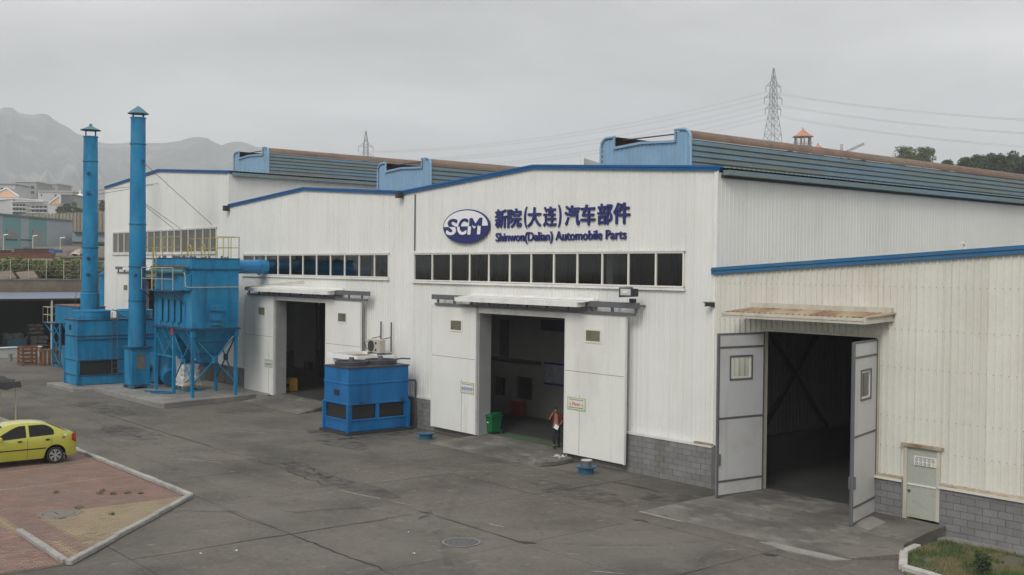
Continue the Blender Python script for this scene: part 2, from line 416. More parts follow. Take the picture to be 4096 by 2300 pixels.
# manhole cover in the yard
mh = thing('manhole_cover', 'round dark iron manhole cover with pale rim in open yard', 'manhole cover', (0.64, -10.65, 0.004))
MB().lathe((0.64, -10.65, 0), [(0.50, 0.006), (0.50, 0.014), (0.445, 0.014), (0.445, 0.006)], 40).build('rim', mk('manhole_rim', (0.19, 0.178, 0.155), 0.8, var=0.2, vs=5), mh)
m = MB().lathe((0.64, -10.65, 0), [(0.44, 0.007), (0.43, 0.012), (0.0001, 0.013)], 40)
for k in range(24):
    a, r = k * 2.4, 0.08 * math.sqrt(k) + 0.03
    m.box(0.64 + r * math.cos(a) - 0.02, 0.64 + r * math.cos(a) + 0.02, -10.65 + r * math.sin(a) - 0.02, -10.65 + r * math.sin(a) + 0.02, 0.011, 0.019)
m.build('lid', mk('manhole_iron', (0.085, 0.085, 0.088), 0.55, var=0.15, vs=6), mh)
# ------------------------------------------------------------------ paved parking island
REDP = mk('red_paver', (0.215, 0.132, 0.105), 0.9, var=0.16, vs=1.2, fine=0.12, rnd=0.18, bump=0.3, bscale=60,
          dirt=[((0.16, 0.14, 0.115), 0.65, (0.5, 0.5, 1), 0.45, 0.7), ((0.10, 0.085, 0.07), 0.5, (1.5, 1.5, 1), 0.58, 0.78)])
YELP = mk('ochre_paver', (0.25, 0.195, 0.12), 0.9, var=0.16, vs=1.2, fine=0.12, rnd=0.15, bump=0.3, bscale=60,
          dirt=[((0.17, 0.15, 0.115), 0.65, (0.6, 0.6, 1), 0.47, 0.7), ((0.10, 0.085, 0.07), 0.5, (2, 2, 1), 0.58, 0.78)])
BED = mk('paver_bed', (0.12, 0.09, 0.068), 0.95, var=0.25, vs=3)
REDFAR = mk('red_paving_far', (0.21, 0.122, 0.095), 0.9, var=0.18, vs=1.0, fine=0.2)
isl = struct(MB().prism([(-40, -13.92, 0), (-8.75, -13.92, 0), (-3.2, -19.3, 0), (-3.2, -24, 0), (-40, -24, 0)], (0, 0, 0.012)).build('parking_island', BED))
MB().prism([(-40, -13.95, 0.004), (-23.5, -13.95, 0.004), (-23.5, -24, 0.004), (-40, -24, 0.004)], (0, 0, 0.02)).build('far_paving', REDFAR, isl)
def is_yel(x, y):
    if -8.8 < x < -4.7 and y > -18.25:
        return True
    if -18.95 < y < -18.72 and x > -5.6:
        return True
    if abs(y + 19.22) < 0.11 and x < -6.9:
        return True
    return any(abs(x - c) < 0.06 for c in (-16.02, -13.0, -19.04, -22.06)) and y > -19.1
cands = []
PX, PY = 0.104, 0.21
ix = 0
x = -23.4
while x < -3.3:
    y = -23.9 + (0.105 if ix % 2 else 0)
    while y < -13.95:
        if not (x + y > -22.62 and y > -19.3) and math.hypot(x + 8.62, y + 17.72) > 0.62:
            cands.append((x, y))
        y += PY
    x += PX; ix += 1
def seen_rank(c):
    q = Vector((c[0], c[1], 0)) - CAMP
    d = q.dot(FW); u = 2048 + q.dot(RT) / d * 4408.7; v = 1150 - q.dot(UP) / d * 4408.7
    ins = 0 <= u <= 4096 and 0 <= v <= 2300
    kerb = (-7.1 < c[0] < -3.3 and -19.3 < c[1] < -19.0)
    return (0 if ins and not kerb else 1, d)
cands.sort(key=seen_rank)
def pv(m, x, y, h):
    a, b = PX / 2 - 0.004, PY / 2 - 0.004
    return m.add([(x - a, y - b, 0.0), (x + a, y - b, 0.0), (x + a, y + b, 0.0), (x - a, y + b, 0.0),
                  (x - a + .004, y - b + .004, h), (x + a - .004, y - b + .004, h), (x + a - .004, y + b - .004, h), (x - a + .004, y + b - .004, h)],
                 [(4, 5, 6, 7), (0, 1, 5, 4), (1, 2, 6, 5), (2, 3, 7, 6), (3, 0, 4, 7)])
pvm = {}
for nm, mt in (('r', REDP), ('y', YELP)):
    me = pv(MB(), 0, 0, 0.03).mesh('paver'); me.materials.append(mt); pvm[nm] = me
rest = {'r': MB(), 'y': MB()}
for k, (x, y) in enumerate(cands):
    c = 'y' if is_yel(x, y) else 'r'
    sag = 0.008 * noise.noise(Vector((x * 1.2, y * 1.2, 0))) + RND.uniform(-0.003, 0.003)
    if k < 290:
        o = bpy.data.objects.new('paver', pvm[c]); COL.objects.link(o); o.parent = isl
        iso = ORG[isl.name]
        o.location = (x - iso[0], y - iso[1], sag - iso[2])
    else:
        pv(rest[c], x, y, 0.03 + sag)
rest['r'].build('red_pavers', REDP, isl, kind='stuff'); rest['y'].build('ochre_pavers', YELP, isl, kind='stuff')
def kerb_run(p, q, n, w=0.17, h=0.13, seed=1):
    p, q = Vector((*p, 0)), Vector((*q, 0)); d = (q - p) / n; t = d.normalized(); s = Vector((-t.y, t.x, 0)) * w / 2
    for k in range(n):
        a, b = p + d * k + t * 0.008, p + d * (k + 1) - t * 0.008
        j = RND.uniform(-0.012, 0.012); hh = h + RND.uniform(-0.012, 0.012); jv = s.normalized() * j
        m = MB().prism([a - s + jv, b - s + jv, b + s + jv, a + s + jv], (0, 0, hh))
        m.build('kerb_stone', KERB, isl, bevel=0.022)
kerb_run((-40, -13.86), (-8.62, -13.86), 34)
kerb_run((-8.55, -13.93), (-3.12, -19.22), 9)
kerb_run((-3.32, -19.22), (-7.05, -19.22), 4)
mh2 = thing('manhole_cover', 'worn grey concrete manhole cover set in the brick paving', 'manhole cover', (-8.62, -17.72, 0.03))
MB().lathe((-8.62, -17.72, 0), [(0.60, 0.03), (0.58, 0.042), (0.44, 0.042), (0.43, 0.032)], 36).build('collar', mk('collar_mortar', (.165, .145, .115), .9, var=.2, vs=3), mh2)
m = MB().lathe((-8.62, -17.72, 0), [(0.42, 0.03), (0.41, 0.043), (0.0001, 0.045)], 36)
m.build('lid', mk('manhole_concrete', (0.155, 0.142, 0.12), 0.9, var=0.15, vs=6), mh2)
MB().box(-8.8, -8.5, -17.8, -17.77, 0.04, 0.052).build('lifting_slot', CRACK, mh2)
# weeds in the paving joints
WEED = mk('weed_leaf', (0.11, 0.14, 0.05), 0.8, var=0.3, vs=8)
for k, (x, y, r) in enumerate(((-9.0, -17.05, .16), (-10.6, -15.9, .12), (-10.2, -15.2, .13), (-11.0, -15.7, .09), (-10.3, -15.6, .1), (-11.5, -16.9, .09), (-9.9, -14.9, .08), (-7.6, -16.6, .08))):
    m = MB()
    for i in range(45):
        a, rr = RND.uniform(0, 6.28), r * math.sqrt(RND.random())
        px, py = x + rr * math.cos(a), y + rr * math.sin(a); h = RND.uniform(.03, .10); b = RND.uniform(0, 6.28)
        dx, dy = .012 * math.cos(b), .012 * math.sin(b); lx, ly = RND.uniform(-.05, .05), RND.uniform(-.05, .05)
        m.add([(px - dx, py - dy, .03), (px + dx, py + dy, .03), (px + lx, py + ly, .03 + h)], [(0, 1, 2)])
    o = m.build('weed_tuft', WEED)
    tag(o, 'small green weed tuft growing between the red and ochre pavers', 'weed', 'weed tufts in the paving')
# ------------------------------------------------------------------ factory halls
RIB = 0.20
def rib_profile(a, b, h, axis_shift=0.0):
    """offsets along a wall between a and b with narrow trapezoid ribs every RIB metres"""
    pts = []
    k0 = math.floor(a / RIB) - 1; k1 = math.ceil(b / RIB) + 1
    raw = []
    for k in range(k0, k1):
        c = k * RIB
        raw += [(c + 0.0, 0), (c + 0.14, 0), (c + 0.155, h), (c + 0.185, h)]
    def val(t):
        for (p, hp), (q, hq) in zip(raw, raw[1:]):
            if p <= t <= q:
                return hp + (hq - hp) * (t - p) / (q - p)
        return 0
    pts = [(a, val(a))] + [(t, hh) for t, hh in raw if a + 1e-4 < t < b - 1e-4] + [(b, val(b))]
    return pts
def topf(pts):
    def f(x):
        for (a, za), (b, zb) in zip(pts, pts[1:]):
            if a <= x <= b:
                return za + (zb - za) * (x - a) / (b - a)
        return pts[0][1] if x < pts[0][0] else pts[-1][1]
    return f
def clad(hall, x0, x1, top, base, holes, mat, y=0.0, h=0.019, kinks=(), axis='x', sgn=-1, name='wall_panel', W_=1.0):
    """sheets W_ wide with real ribs; holes are (a, b, z0, z1)"""
    cuts = sorted({round(c, 3) for c in [x0, x1, *[x0 + W_ * k for k in range(1, int((x1 - x0) / W_) + 1)], *[e for hh in holes for e in hh[:2]], *kinks] if x0 <= c <= x1})
    cuts = [c for i, c in enumerate(cuts) if i == 0 or c - cuts[i - 1] > 0.02]
    for a, b in zip(cuts, cuts[1:]):
        mid = (a + b) / 2
        spans = [(base, None)]
        for (ha, hb, z0, z1) in sorted([q for q in holes if q[0] <= mid <= q[1]], key=lambda q: q[2]):
            lo, _ = spans.pop()
            if z0 > lo + 0.02:
                spans.append((lo, z0))
            spans.append((z1, None))
        for lo, hi in spans:
            pr = rib_profile(a + 0.0018, b - 0.0018, h)
            r0, r1 = [], []
            for t, o in pr:
                zt = top(t) if hi is None else hi
                if axis == 'x':
                    r0.append((t, y + sgn * o, lo)); r1.append((t, y + sgn * o, zt))
                else:
                    r0.append((y + sgn * o, t, lo)); r1.append((y + sgn * o, t, zt))
            MB().grid([r0, r1]).build(name, mat, hall)
def blocks(hall, x0, x1, z0, z1, y=0.0, bw=0.40, bh=0.20, solid=True):
    if solid:
        MB().box(x0, x1, y - 0.10, y + 0.12, z0, z1).build('mortar_core', MORTAR, hall)
    nrow = int(round((z1 - z0) / bh)); rh = (z1 - z0) / nrow
    for r in range(nrow):
        x = x0 - (bw / 2 if r % 2 else 0)
        while x < x1 - 0.02:
            a, b = max(x, x0), min(x + bw, x1)
            if b - a > 0.05:
                p = RND.uniform(0.0, 0.006)
                MB().box(a + 0.006, b - 0.006, y - 0.114 - p, y - 0.05, z0 + r * rh + 0.006, z0 + (r + 1) * rh - 0.006).build('block', BLOCK, hall)
            x += bw
GLASSV = [glass('dark_window_glass', (0.32, 0.34, 0.35)), glass('dusty_window_glass', (0.5, 0.5, 0.48), .9, .12), glass('clear_window_glass', (0.7, 0.72, 0.72))]
GLASSD = None
GLASSF = mk('frosted_glass', (0.15, 0.15, 0.125), 0.35, var=0.2, vs=0.35, dirt=((0.07, 0.07, 0.065)), damt=0.7, dscale=(0.5, 0.5, 0.4), dlo=0.45, dhi=0.6)
GLASSO = mk('wired_glass_olive', (0.16, 0.155, 0.10), 0.25, var=0.3, vs=0.7)
FRAMEW = mk('window_frame_white', (0.72, 0.70, 0.64), 0.45, var=0.05)
def window_band(hall, x0, x1, z0, z1, mull, gmat):
    wf = MB().box(x0, x1, -0.06, 0.03, z1 - 0.06, z1).box(x0, x1, -0.06, 0.03, z0, z0 + 0.05).box(x0, x0 + 0.06, -0.058, 0.03, z0, z1).box(x1 - 0.06, x1, -0.058, 0.03, z0, z1).build('window_band', FRAMEW, hall)
    MB().box(x0 - 0.06, x1 + 0.06, -0.11, -0.061, z0 - 0.10, z0 - 0.02).build('sill', WTRIM, wf)
    MB().box(x0 - 0.06, x1 + 0.06, -0.09, -0.061, z1 + 0.005, z1 + 0.05).build('drip_cap', WTRIM, wf)
    xs = [x0 + 0.06, *mull, x1 - 0.06]
    for c in mull:
        MB().box(c - 0.035, c + 0.035, -0.05, 0.02, z0 + 0.05, z1 - 0.06).build('mullion', FRAMEW, wf)
    for i, (a, b) in enumerate(zip(xs, xs[1:])):
        tilt = RND.uniform(-0.025, 0.0)
        MB().add([(a + .03, -0.006, z0 + .05), (b - .03, -0.006 + tilt, z0 + .05), (b - .03, -0.006 + tilt, z1 - .06), (a + .03, -0.006, z1 - .06)], [(0, 1, 2, 3)]).build('pane', gmat or RND.choice(GLASSV), wf)
    return wf
def verge(hall, pts, mat, th=0.17, y0=-0.10, y1=0.25):
    for (a, za), (b, zb) in zip(pts, pts[1:]):
        MB().prism([(a, y0, za - 0.02), (b, y0, zb - 0.02), (b, y0, zb + th - 0.02), (a, y0, za + th - 0.02)], (0, y1 - y0, 0)).build('verge_trim', mat, hall)
        MB().prism([(a, y0 - 0.03, za + th * .45), (b, y0 - 0.03, zb + th * .45), (b, y0 - 0.03, zb + th * .6), (a, y0 - 0.03, za + th * .6)], (0, 0.028, 0)).build('verge_bead', mat, hall)
DEPTH = 45.0
ROOFM = mk('roof_sheet', (0.14, 0.17, 0.20), 0.6, var=0.15, dirt=RUST, damt=0.4, dscale=(0.5, 0.5, 1))
FLASH = mk('steel_flashing', (0.70, 0.69, 0.65), 0.4, var=0.05, dirt=GRIME, damt=0.3)
BEAMC = mk('interior_steel', (0.035, 0.037, 0.045), 0.7)
JAMB = mk('door_jamb_grey', (0.30, 0.30, 0.30), .6, var=.08)
def roof_sheet(hall, xa, za, xb, zb, y0, y1, mat, name='roof'):
    """sheet between two parallel edges with ribs running down the slope"""
    ra, rb = [], []
    y = y0
    while y < y1:
        for dy, h in ((0, 0), (0.17, 0), (0.19, 0.035), (0.23, 0.035), (0.25, 0)):
            ra.append((xa, y + dy, za + h)); rb.append((xb, y + dy, zb + h))
        y += 0.25
    MB().grid([ra, rb]).build(name, mat, hall)
def roof_vent(hall, xc, zb, zt, y0=6.1, y1=39.0, w=2.55):
    rv = MB()
    # end wall: vertical ribs, opening lip near the top
    ze = zt - 0.48
    prof = []
    t = -w + 0.06
    k = 0
    while t < w - 0.06:
        prof += [(t, 0.0), (t + 0.10, 0.0), (t + 0.12, 0.03), (t + 0.17, 0.03), (t + 0.19, 0.0)]
        t += 0.235
    prof = [q for q in prof if q[0] <= w - 0.06]
    def etop(t):
        if abs(t) > w - 0.85:
            r = 0.40; e = abs(t) - (w - r)
            return zt - 0.06 - (r - math.sqrt(max(r * r - max(e, 0) ** 2, 0)))
        return ze + 0.10 * (1 - abs(t) / (w - 0.8))
    end = MB().grid([[(xc + t, y0 - o, zb) for t, o in prof], [(xc + t, y0 - o, etop(t)) for t, o in prof]])
    e = end.build('roof_vent', VENTE, hall)
    # capping strip along the low opening and the lips
    MB().bar((xc - w + .78, y0 - .06, ze + .02), (xc - .15, y0 - .06, ze + .12), .10, .10).bar((xc - .15, y0 - .06, ze + .12), (xc + w - .78, y0 - .06, ze + .04), .10, .10).build('opening_cap', VENTE, e)
    for s in (-1, 1):
        pr = [(w, zb - 0.15)]
        n = 7; zs = zt - 0.40
        for k in range(n):
            a = zb + (zs - zb) * k / n; b = zb + (zs - zb) * (k + 1) / n
            pr += [(w, a + .015), (w, b - .055), (w - .08, b - .04), (w - .08, b - .0)]
        side = [[(xc + s * px, y, pz) for px, pz in pr] for y in (y0, y1)]
        MB().grid(side).build('vent_side', VENTB, e)
        r = 0.40; arc = []
        for k in range(9):
            a = math.pi / 2 * k / 8
            arc.append((w - r + r * math.cos(a), zt - r + r * math.sin(a)))
        arc2 = [(w, zs + .001)] + [q for q in arc if q[1] > zs + .03]
        top = arc2 + [(w - .9, zt + .02)]
        t2 = []
        for k in range(len(top) - 1):
            (xa, za), (xb, zb2) = top[k], top[k + 1]
            t2 += [(xa, za), (xa + (xb - xa) * .85, za + (zb2 - za) * .85), (xa + (xb - xa) * .9 - .02, za + (zb2 - za) * .9 - .02)]
        t2.append(top[-1])
        MB().grid([[(xc + s * px, y, pz) for px, pz in t2] for y in (y0, y1)]).build('vent_top', VENTR, e)
        # curved end frame
        fr = [(xc + s * (w + .02), y0 - .04, zb - .02)] + [(xc + s * (px + .02 * math.cos(0)), y0 - .04, pz + .02) for px, pz in arc] + [(xc + s * (w - .84), y0 - .04, zt + .03)]
        MB().tube(fr, .06, 6).build('end_frame', VENTE, e)
        MB().bar((xc + s * (w - .80), y0 - .05, ze), (xc + s * (w - .80), y0 - .05, zt), .07, .07).build('lip_post', VENTE, e)
    # rain channel hung under the slot
    MB().grid([[(xc - w + .55, y, zt - .95), (xc - .2, y, zt - .85), (xc + w - .55, y, zt - .95)] for y in (y0 + .3, y1)]).build('rain_channel', VENTR, e)
    MB().grid([[(xc - w, y1, zb), (xc + w, y1, zb)], [(xc - w, y1, zt - .5), (xc + w, y1, zt - .5)]]).build('rear_wall', VENTE, e)
    for yy in (y0 + .4, y0 + 9, y0 + 15):
        MB().bar((xc - w + .3, yy, zt - .08), (xc + w - .3, yy, zt - .08), .05, .05).build('tie_bar', STEELD, e)
    return e
def track_door(hall, xl, xr, xo0, xo1, leafs, zt, zb, canopy, leaf_win, ribz):
    """sliding leaves hung from an outside track, canopy sheet above the opening"""
    tr = MB().box(xl, xr, -0.52, -0.36, zt, zt + 0.20).build('door_track', STEELG, hall)
    MB().box(xl + .15, xr - .15, -0.47, -0.39, zt - 0.25, zt - 0.15).build('lower_rail', STEELG, tr)
    x = xl + 0.3
    while x < xr:
        MB().box(x, x + .10, -0.46, -0.40, zt - 0.15, zt).build('hanger', STEELG, tr)
        MB().box(x + .02, x + .08, -0.36, 0.0, zt + .05, zt + .12).build('bracket', STEELG, tr)
        x += 1.15
    ca, cb = canopy
    cp = []
    t = ca
    while t < cb:
        cp += [(t, 0), (t + .13, 0), (t + .145, .03), (t + .185, .03), (t + .20, 0)]
        t += .2
    cn = MB().grid([[(t, -0.9, zt + .14 + o) for t, o in cp], [(t, -0.03, zt + .22 + o) for t, o in cp]]).build('canopy', WTRIM, hall)
    MB().box(ca - .03, cb + .03, -.93, -.9, zt - .02, zt + .15).build('canopy_fascia', WTRIM, cn)
    for xx in (ca - .03, cb):
        MB().prism([(xx, -.9, zt - .02), (xx, -0.53, zt + .0), (xx, -0.03, zt + .1), (xx, -0.03, zt + .22), (xx, -.9, zt + .14)], (.03, 0, 0)).build('canopy_end', WTRIM, cn)
    MB().box(ca, cb, -0.09, -0.03, zt + .21, zt + .31).build('canopy_flashing', WTRIM, cn)
    for (a, b), wx, seams in leafs:
        lf = MB().box(a, b, -0.40, -0.33, zb, zt - .26).build('door_leaf', DOORW, hall, bevel=0.008)
        for zz in (zb + (zt - zb) * .56, ):
            MB().box(a + .05, b - .05, -0.403, -0.398, zz, zz + .015).build('panel_seam', MORTAR, lf)
        for sx in seams:
            MB().box(sx, sx + .012, -0.404, -0.398, zb + .05, zb + 2.2).build('wicket_seam', MORTAR, lf)
        z0, z1 = leaf_win
        w0, w1 = wx - .42, wx + .42
        MB().box(w0, w1, -0.425, -0.403, z1 - .06, z1).box(w0, w1, -0.425, -0.403, z0, z0 + .06).box(w0, w0 + .06, -0.424, -0.403, z0 + .06, z1 - .06).box(w1 - .06, w1, -0.424, -0.403, z0 + .06, z1 - .06).build('window_frame', FRAMEW, lf)
        MB().box(w0 + .06, w1 - .06, -0.412, -0.404, z0 + .06, z1 - .06).build('pane', GLASSO, lf)
        MB().box(a - .005, a + .05, -0.41, -0.32, zb - .01, zt - .25).build('edge_strip', FLASH, lf)
        MB().box(b - .05, b + .005, -0.41, -0.32, zb - .01, zt - .25).build('edge_strip', FLASH, lf)
    # reveal round the opening
    zo = ribz
    jb = MB().box(xo0 - .02, xo0 + .12, -0.30, 0.30, 0.05, zo).build('door_jamb', JAMB, hall)
    MB().box(xo1 - .12, xo1 + .02, -0.30, 0.30, 0.05, zo).build('door_jamb', JAMB, hall)
    MB().box(xo0 - .02, xo1 + .02, -0.30, 0.30, zo, zo + .22).build('lintel', WTRIM, jb)
    return tr
def corner_trim(hall, x, z0, z1, w=.12, mat=None):
    MB().box(x - w / 2, x + w / 2, -.05, -.005, z0, z1).build('corner_trim', mat or WTRIM, hall)
def gable_hall(label, x0, x1, xr, ze, zr, y_ext=DEPTH):
    return thing('factory_hall', label, 'building', ((x0 + x1) / 2, y_ext / 2, 0), 'gabled factory halls in one row')
BASEZ = 1.38
# --- sign hall
H1 = gable_hall('white gabled hall bearing the blue company lettering and oval badge', -17.98, 0, -9.05, 10.25, 10.86)
t1 = [(-17.98, 10.27), (-9.05, 10.84), (0.0, 10.22)]
win1 = (-17.04, -1.37, 6.43, 7.63)
clad(H1, -17.98, 0, topf(t1), BASEZ, [win1, (-12.08, -6.70, 0, 5.42)], WHITE, kinks=(-9.05,))
window_band(H1, *win1, [-15.65, -14.31, -13.01, -11.74, -10.42, -9.12, -7.82, -6.53, -5.23, -3.93, -2.64], GLASSD)
track_door(H1, -15.0, -3.05, -12.08, -6.70, [((-15.15, -12.06), -13.40, (-13.0,)), ((-6.76, -3.66), -5.27, (-5.95,))], 5.68, 0.28, (-12.8, -5.6), (4.39, 4.89), 5.20)
verge(H1, t1, BTRIM)
blocks(H1, -17.98, -12.1, 0, 1.32); blocks(H1, -6.68, 0, 0, 1.32)
for a, b in ((-17.98, -12.12), (-6.9, -0.02)):
    MB().box(a, b, -0.15, -0.03, 1.32, 1.40).build('base_flashing', FLASH, H1)
corner_trim(H1, -0.06, 1.4, 10.2, .14); corner_trim(H1, -17.0, 7.75, 10.2, .05, STEELG)
clad(H1, 0.0, DEPTH, lambda t: 10.15, 0.0, [], WHITE_OLD, y=0.0, axis='y', sgn=1, h=0.006, W_=1.4)
roof_sheet(H1, -9.05, 10.96, 0.32, 10.28, 0.05, DEPTH, VENTB); roof_sheet(H1, -9.05, 10.96, -18.0, 10.36, 0.05, DEPTH, ROOFM)
MB().box(0.10, 0.34, 0.1, DEPTH, 10.06, 10.22).build('gutter', VENTB, H1)
MB().box(0.03, 0.10, 0.1, DEPTH, 9.98, 10.10).build('eave_flashing', STEELD, H1)
roof_vent(H1, -9.08, 10.7, 12.68)
MB().box(-18.1, -17.85, -.34, -.10, 10.08, 10.38).build('gutter_spout', STEELD, H1)
# --- middle hall
H2 = gable_hall('white gabled hall with blue duct entering its long window band', -35.58, -18.0, -26.9, 10.3, 10.9)
t2 = [(-35.58, 10.34), (-26.95, 10.88), (-17.98, 10.27)]
win2 = (-33.75, -19.03, 6.52, 7.62)
clad(H2, -35.58, -17.98, topf(t2), BASEZ, [win2, (-29.40, -24.0, 0, 5.42)], WHITE, kinks=(-26.95,))
window_band(H2, *win2, [-32.37, -31.0, -29.64, -28.3, -26.97, -25.58, -24.22, -22.89, -21.57, -20.24], GLASSD)
track_door(H2, -32.5, -20.05, -29.40, -24.0, [((-32.72, -29.38), -30.72, (-29.9,)), ((-24.02, -20.82), -22.46, ())], 5.68, 0.22, (-31.3, -23.0), (4.34, 4.85), 5.22)
verge(H2, t2, BTRIM)
blocks(H2, -35.58, -32.8, 0, 1.32); blocks(H2, -20.8, -18.02, 0, 1.32)
MB().box(-32.8, -29.42, -.1, .12, 0, 1.32).box(-23.98, -20.8, -.1, .12, 0, 1.32).build('base_wall', MORTAR, H2)
for a, b in ((-35.58, -29.44), (-23.96, -18.0)):
    MB().box(a, b, -0.15, -0.03, 1.32, 1.40).build('base_flashing', FLASH, H2)
roof_sheet(H2, -26.95, 11.0, -17.98, 10.36, 0.05, DEPTH, ROOFM); roof_sheet(H2, -26.95, 11.0, -35.6, 10.42, 0.05, DEPTH, ROOFM)
roof_vent(H2, -26.98, 10.75, 12.76)
MB().box(-35.72, -35.45, -.34, -.10, 10.1, 10.4).build('gutter_spout', STEELD, H2)
# --- tall hall
H3 = gable_hall('taller white gabled hall behind the blue chimney stacks', -55.5, -35.6, -45.8, 12.3, 13.0)
t3 = [(-55.5, 12.36), (-45.8, 12.98), (-35.58, 12.26)]
win3 = (-53.95, -37.2, 7.77, 9.20)
clad(H3, -55.5, -35.58, topf(t3), BASEZ, [win3, (-48.3, -43.2, 0, 6.4)], WHITE, kinks=(-45.8,))
window_band(H3, *win3, [-52.92, -51.82, -50.78, -49.74, -48.7, -47.66, -46.5, -45.4, -44.35, -43.28, -42.24, -41.18, -40.14, -39.06, -38.04], GLASSF)
track_door(H3, -52.1, -40.2, -48.3, -43.2, [((-52.1, -48.9), -50.45, ()), ((-42.9, -39.8), -41.3, ())], 6.66, 0.22, (-49.6, -42.4), (5.22, 5.68), 6.2)
verge(H3, t3, BTRIM)
blocks(H3, -55.5, -48.4, 0, 1.32); MB().box(-43.1, -35.6, -.1, .12, 0, 1.32).build('base_wall', MORTAR, H3)
for a, b in ((-55.5, -48.35), (-43.15, -35.6)):
    MB().box(a, b, -0.15, -0.03, 1.32, 1.40).build('base_flashing', FLASH, H3)
corner_trim(H3, -55.45, 0, 12.3); corner_trim(H3, -35.64, 10.4, 12.25)
clad(H3, 0.0, DEPTH, lambda t: 12.2, 9.9, [], WHITE_OLD, y=-35.58, axis='y', sgn=1, h=0.006, W_=1.4)
clad(H3, 0.0, DEPTH, lambda t: 12.2, 0.0, [], WHITE_OLD, y=-55.5, axis='y', sgn=-1, h=0.012, W_=1.4)
roof_sheet(H3, -45.8, 13.1, -35.25, 12.36, 0.05, DEPTH, VENTB); roof_sheet(H3, -45.8, 13.1, -55.6, 12.46, 0.05, DEPTH, ROOFM)
MB().box(-35.5, -35.24, 0.1, DEPTH, 12.10, 12.28).build('gutter', VENTB, H3)
roof_vent(H3, -45.25, 12.85, 14.76)
# --- cream hall
H4 = thing('factory_hall', 'lower cream corrugated hall with open hinged doors and rusty canopy', 'building', (9.8, 20, 0), 'gabled factory halls in one row')
t4 = [(-0.14, 6.90), (9.9, 7.53), (19.8, 6.9)]
clad(H4, -0.02, 19.6, topf(t4), 1.40, [(1.94, 5.81, 0, 5.17), (6.73, 7.76, 0, 2.34)], CREAM, kinks=(9.9,), h=0.042, y=-0.03)
verge(H4, t4, BTRIM2, .22, -0.14, 0.2)
for xx0, xx1 in ((5.84, 6.70), (7.78, 19.6)):
    blocks(H4, xx0, xx1, 0, 1.34, y=-0.02)
    MB().prism([(xx0, -.19, 1.33), (xx0, -.16, 1.36), (xx0, -.035, 1.41), (xx0, -.035, 1.34)], (xx1 - xx0, 0, 0)).build('base_flashing', CREAM_RUST, H4)
    MB().box(xx0, xx1, -.20, -.17, 1.28, 1.345).build('flashing_lip', CREAM, H4)
MB().box(-0.02, 1.9, -.14, .10, 0, 1.34).build('base_wall', MORTAR, H4)
MB().box(-.75, -.02, -.17, -.03, 1.40, 1.45).build('flashing_stub', CREAM_RUST, H4)
# screws in horizontal rows
SCREW = mk('screw_head', (0.25, 0.24, 0.22), 0.5)
m = MB()
for z in (6.62, 5.45, 4.40, 3.05, 2.2):
    x = 0.17
    while x < 19:
        if not (1.9 < x < 5.85 and z < 5.2):
            m.box(x - .010, x + .010, -0.085, -0.06, z - .010, z + .010)
        x += .2
m.build('screw_rows', SCREW, H4, kind='stuff')
roof_sheet(H4, 9.9, 7.6, 0.02, 6.98, 0.05, 45.2, ROOFM); roof_sheet(H4, 9.9, 7.6, 19.8, 6.98, 0.05, 45.2, ROOFM)
clad(H4, 0.0, 45, lambda t: 6.9, 0.0, [], CREAM, y=19.7, axis='y', sgn=1, h=.02, W_=2)
# canopy
cp = []
t = 1.10
while t < 6.0:
    cp += [(t, 0), (t + .12, 0), (t + .14, .035), (t + .18, .035), (t + .2, 0)]
    t += .2
cn = MB().grid([[(t, -1.0, 5.74 + o) for t, o in cp], [(t + .3, -0.05, 5.87 + o) for t, o in cp]]).build('canopy', mk('rusted_canopy_sheet', (0.27, 0.17, 0.10), 0.85, var=0.2, vs=1.5, dirt=[((0.44, 0.36, 0.25), 0.8, (1.5, 0.6, 1), 0.42, 0.6)]), H4)
CANP = mk('canopy_cream_trim', (0.52, 0.49, 0.41), 0.5, var=.06, dirt=RUST, damt=.4, dscale=(3, 3, .5))
MB().box(1.06, 6.0, -1.04, -1.003, 5.58, 5.75).box(1.06, 6.0, -1.06, -1.042, 5.66, 5.69).build('fascia', CANP, cn)
MB().prism([(6.0, -1.03, 5.58), (6.26, -.06, 5.66), (6.26, -.06, 5.92), (6.0, -1.03, 5.78)], (.05, 0, 0)).build('end_plate', CANP, cn)
MB().prism([(1.05, -1.03, 5.58), (1.35, -.06, 5.66), (1.35, -.06, 5.88), (1.05, -1.03, 5.75)], (.03, 0, 0)).build('end_plate', CANP, cn)
MB().box(1.45, 6.28, -.13, -.067, 5.88, 6.03).build('flashing', CANP, cn)
MB().poly([(1.1, -1.0, 5.60), (6.0, -1.0, 5.60), (6.2, -.08, 5.70), (1.3, -.08, 5.70)]).build('soffit', STEELG, cn)
# opening trim
MB().box(1.86, 5.89, -.08, .12, 5.17, 5.25).box(1.86, 1.94, -.08, .12, .2, 5.17).box(5.81, 5.89, -.08, .12, .2, 5.17).build('opening_trim', CANP, H4)
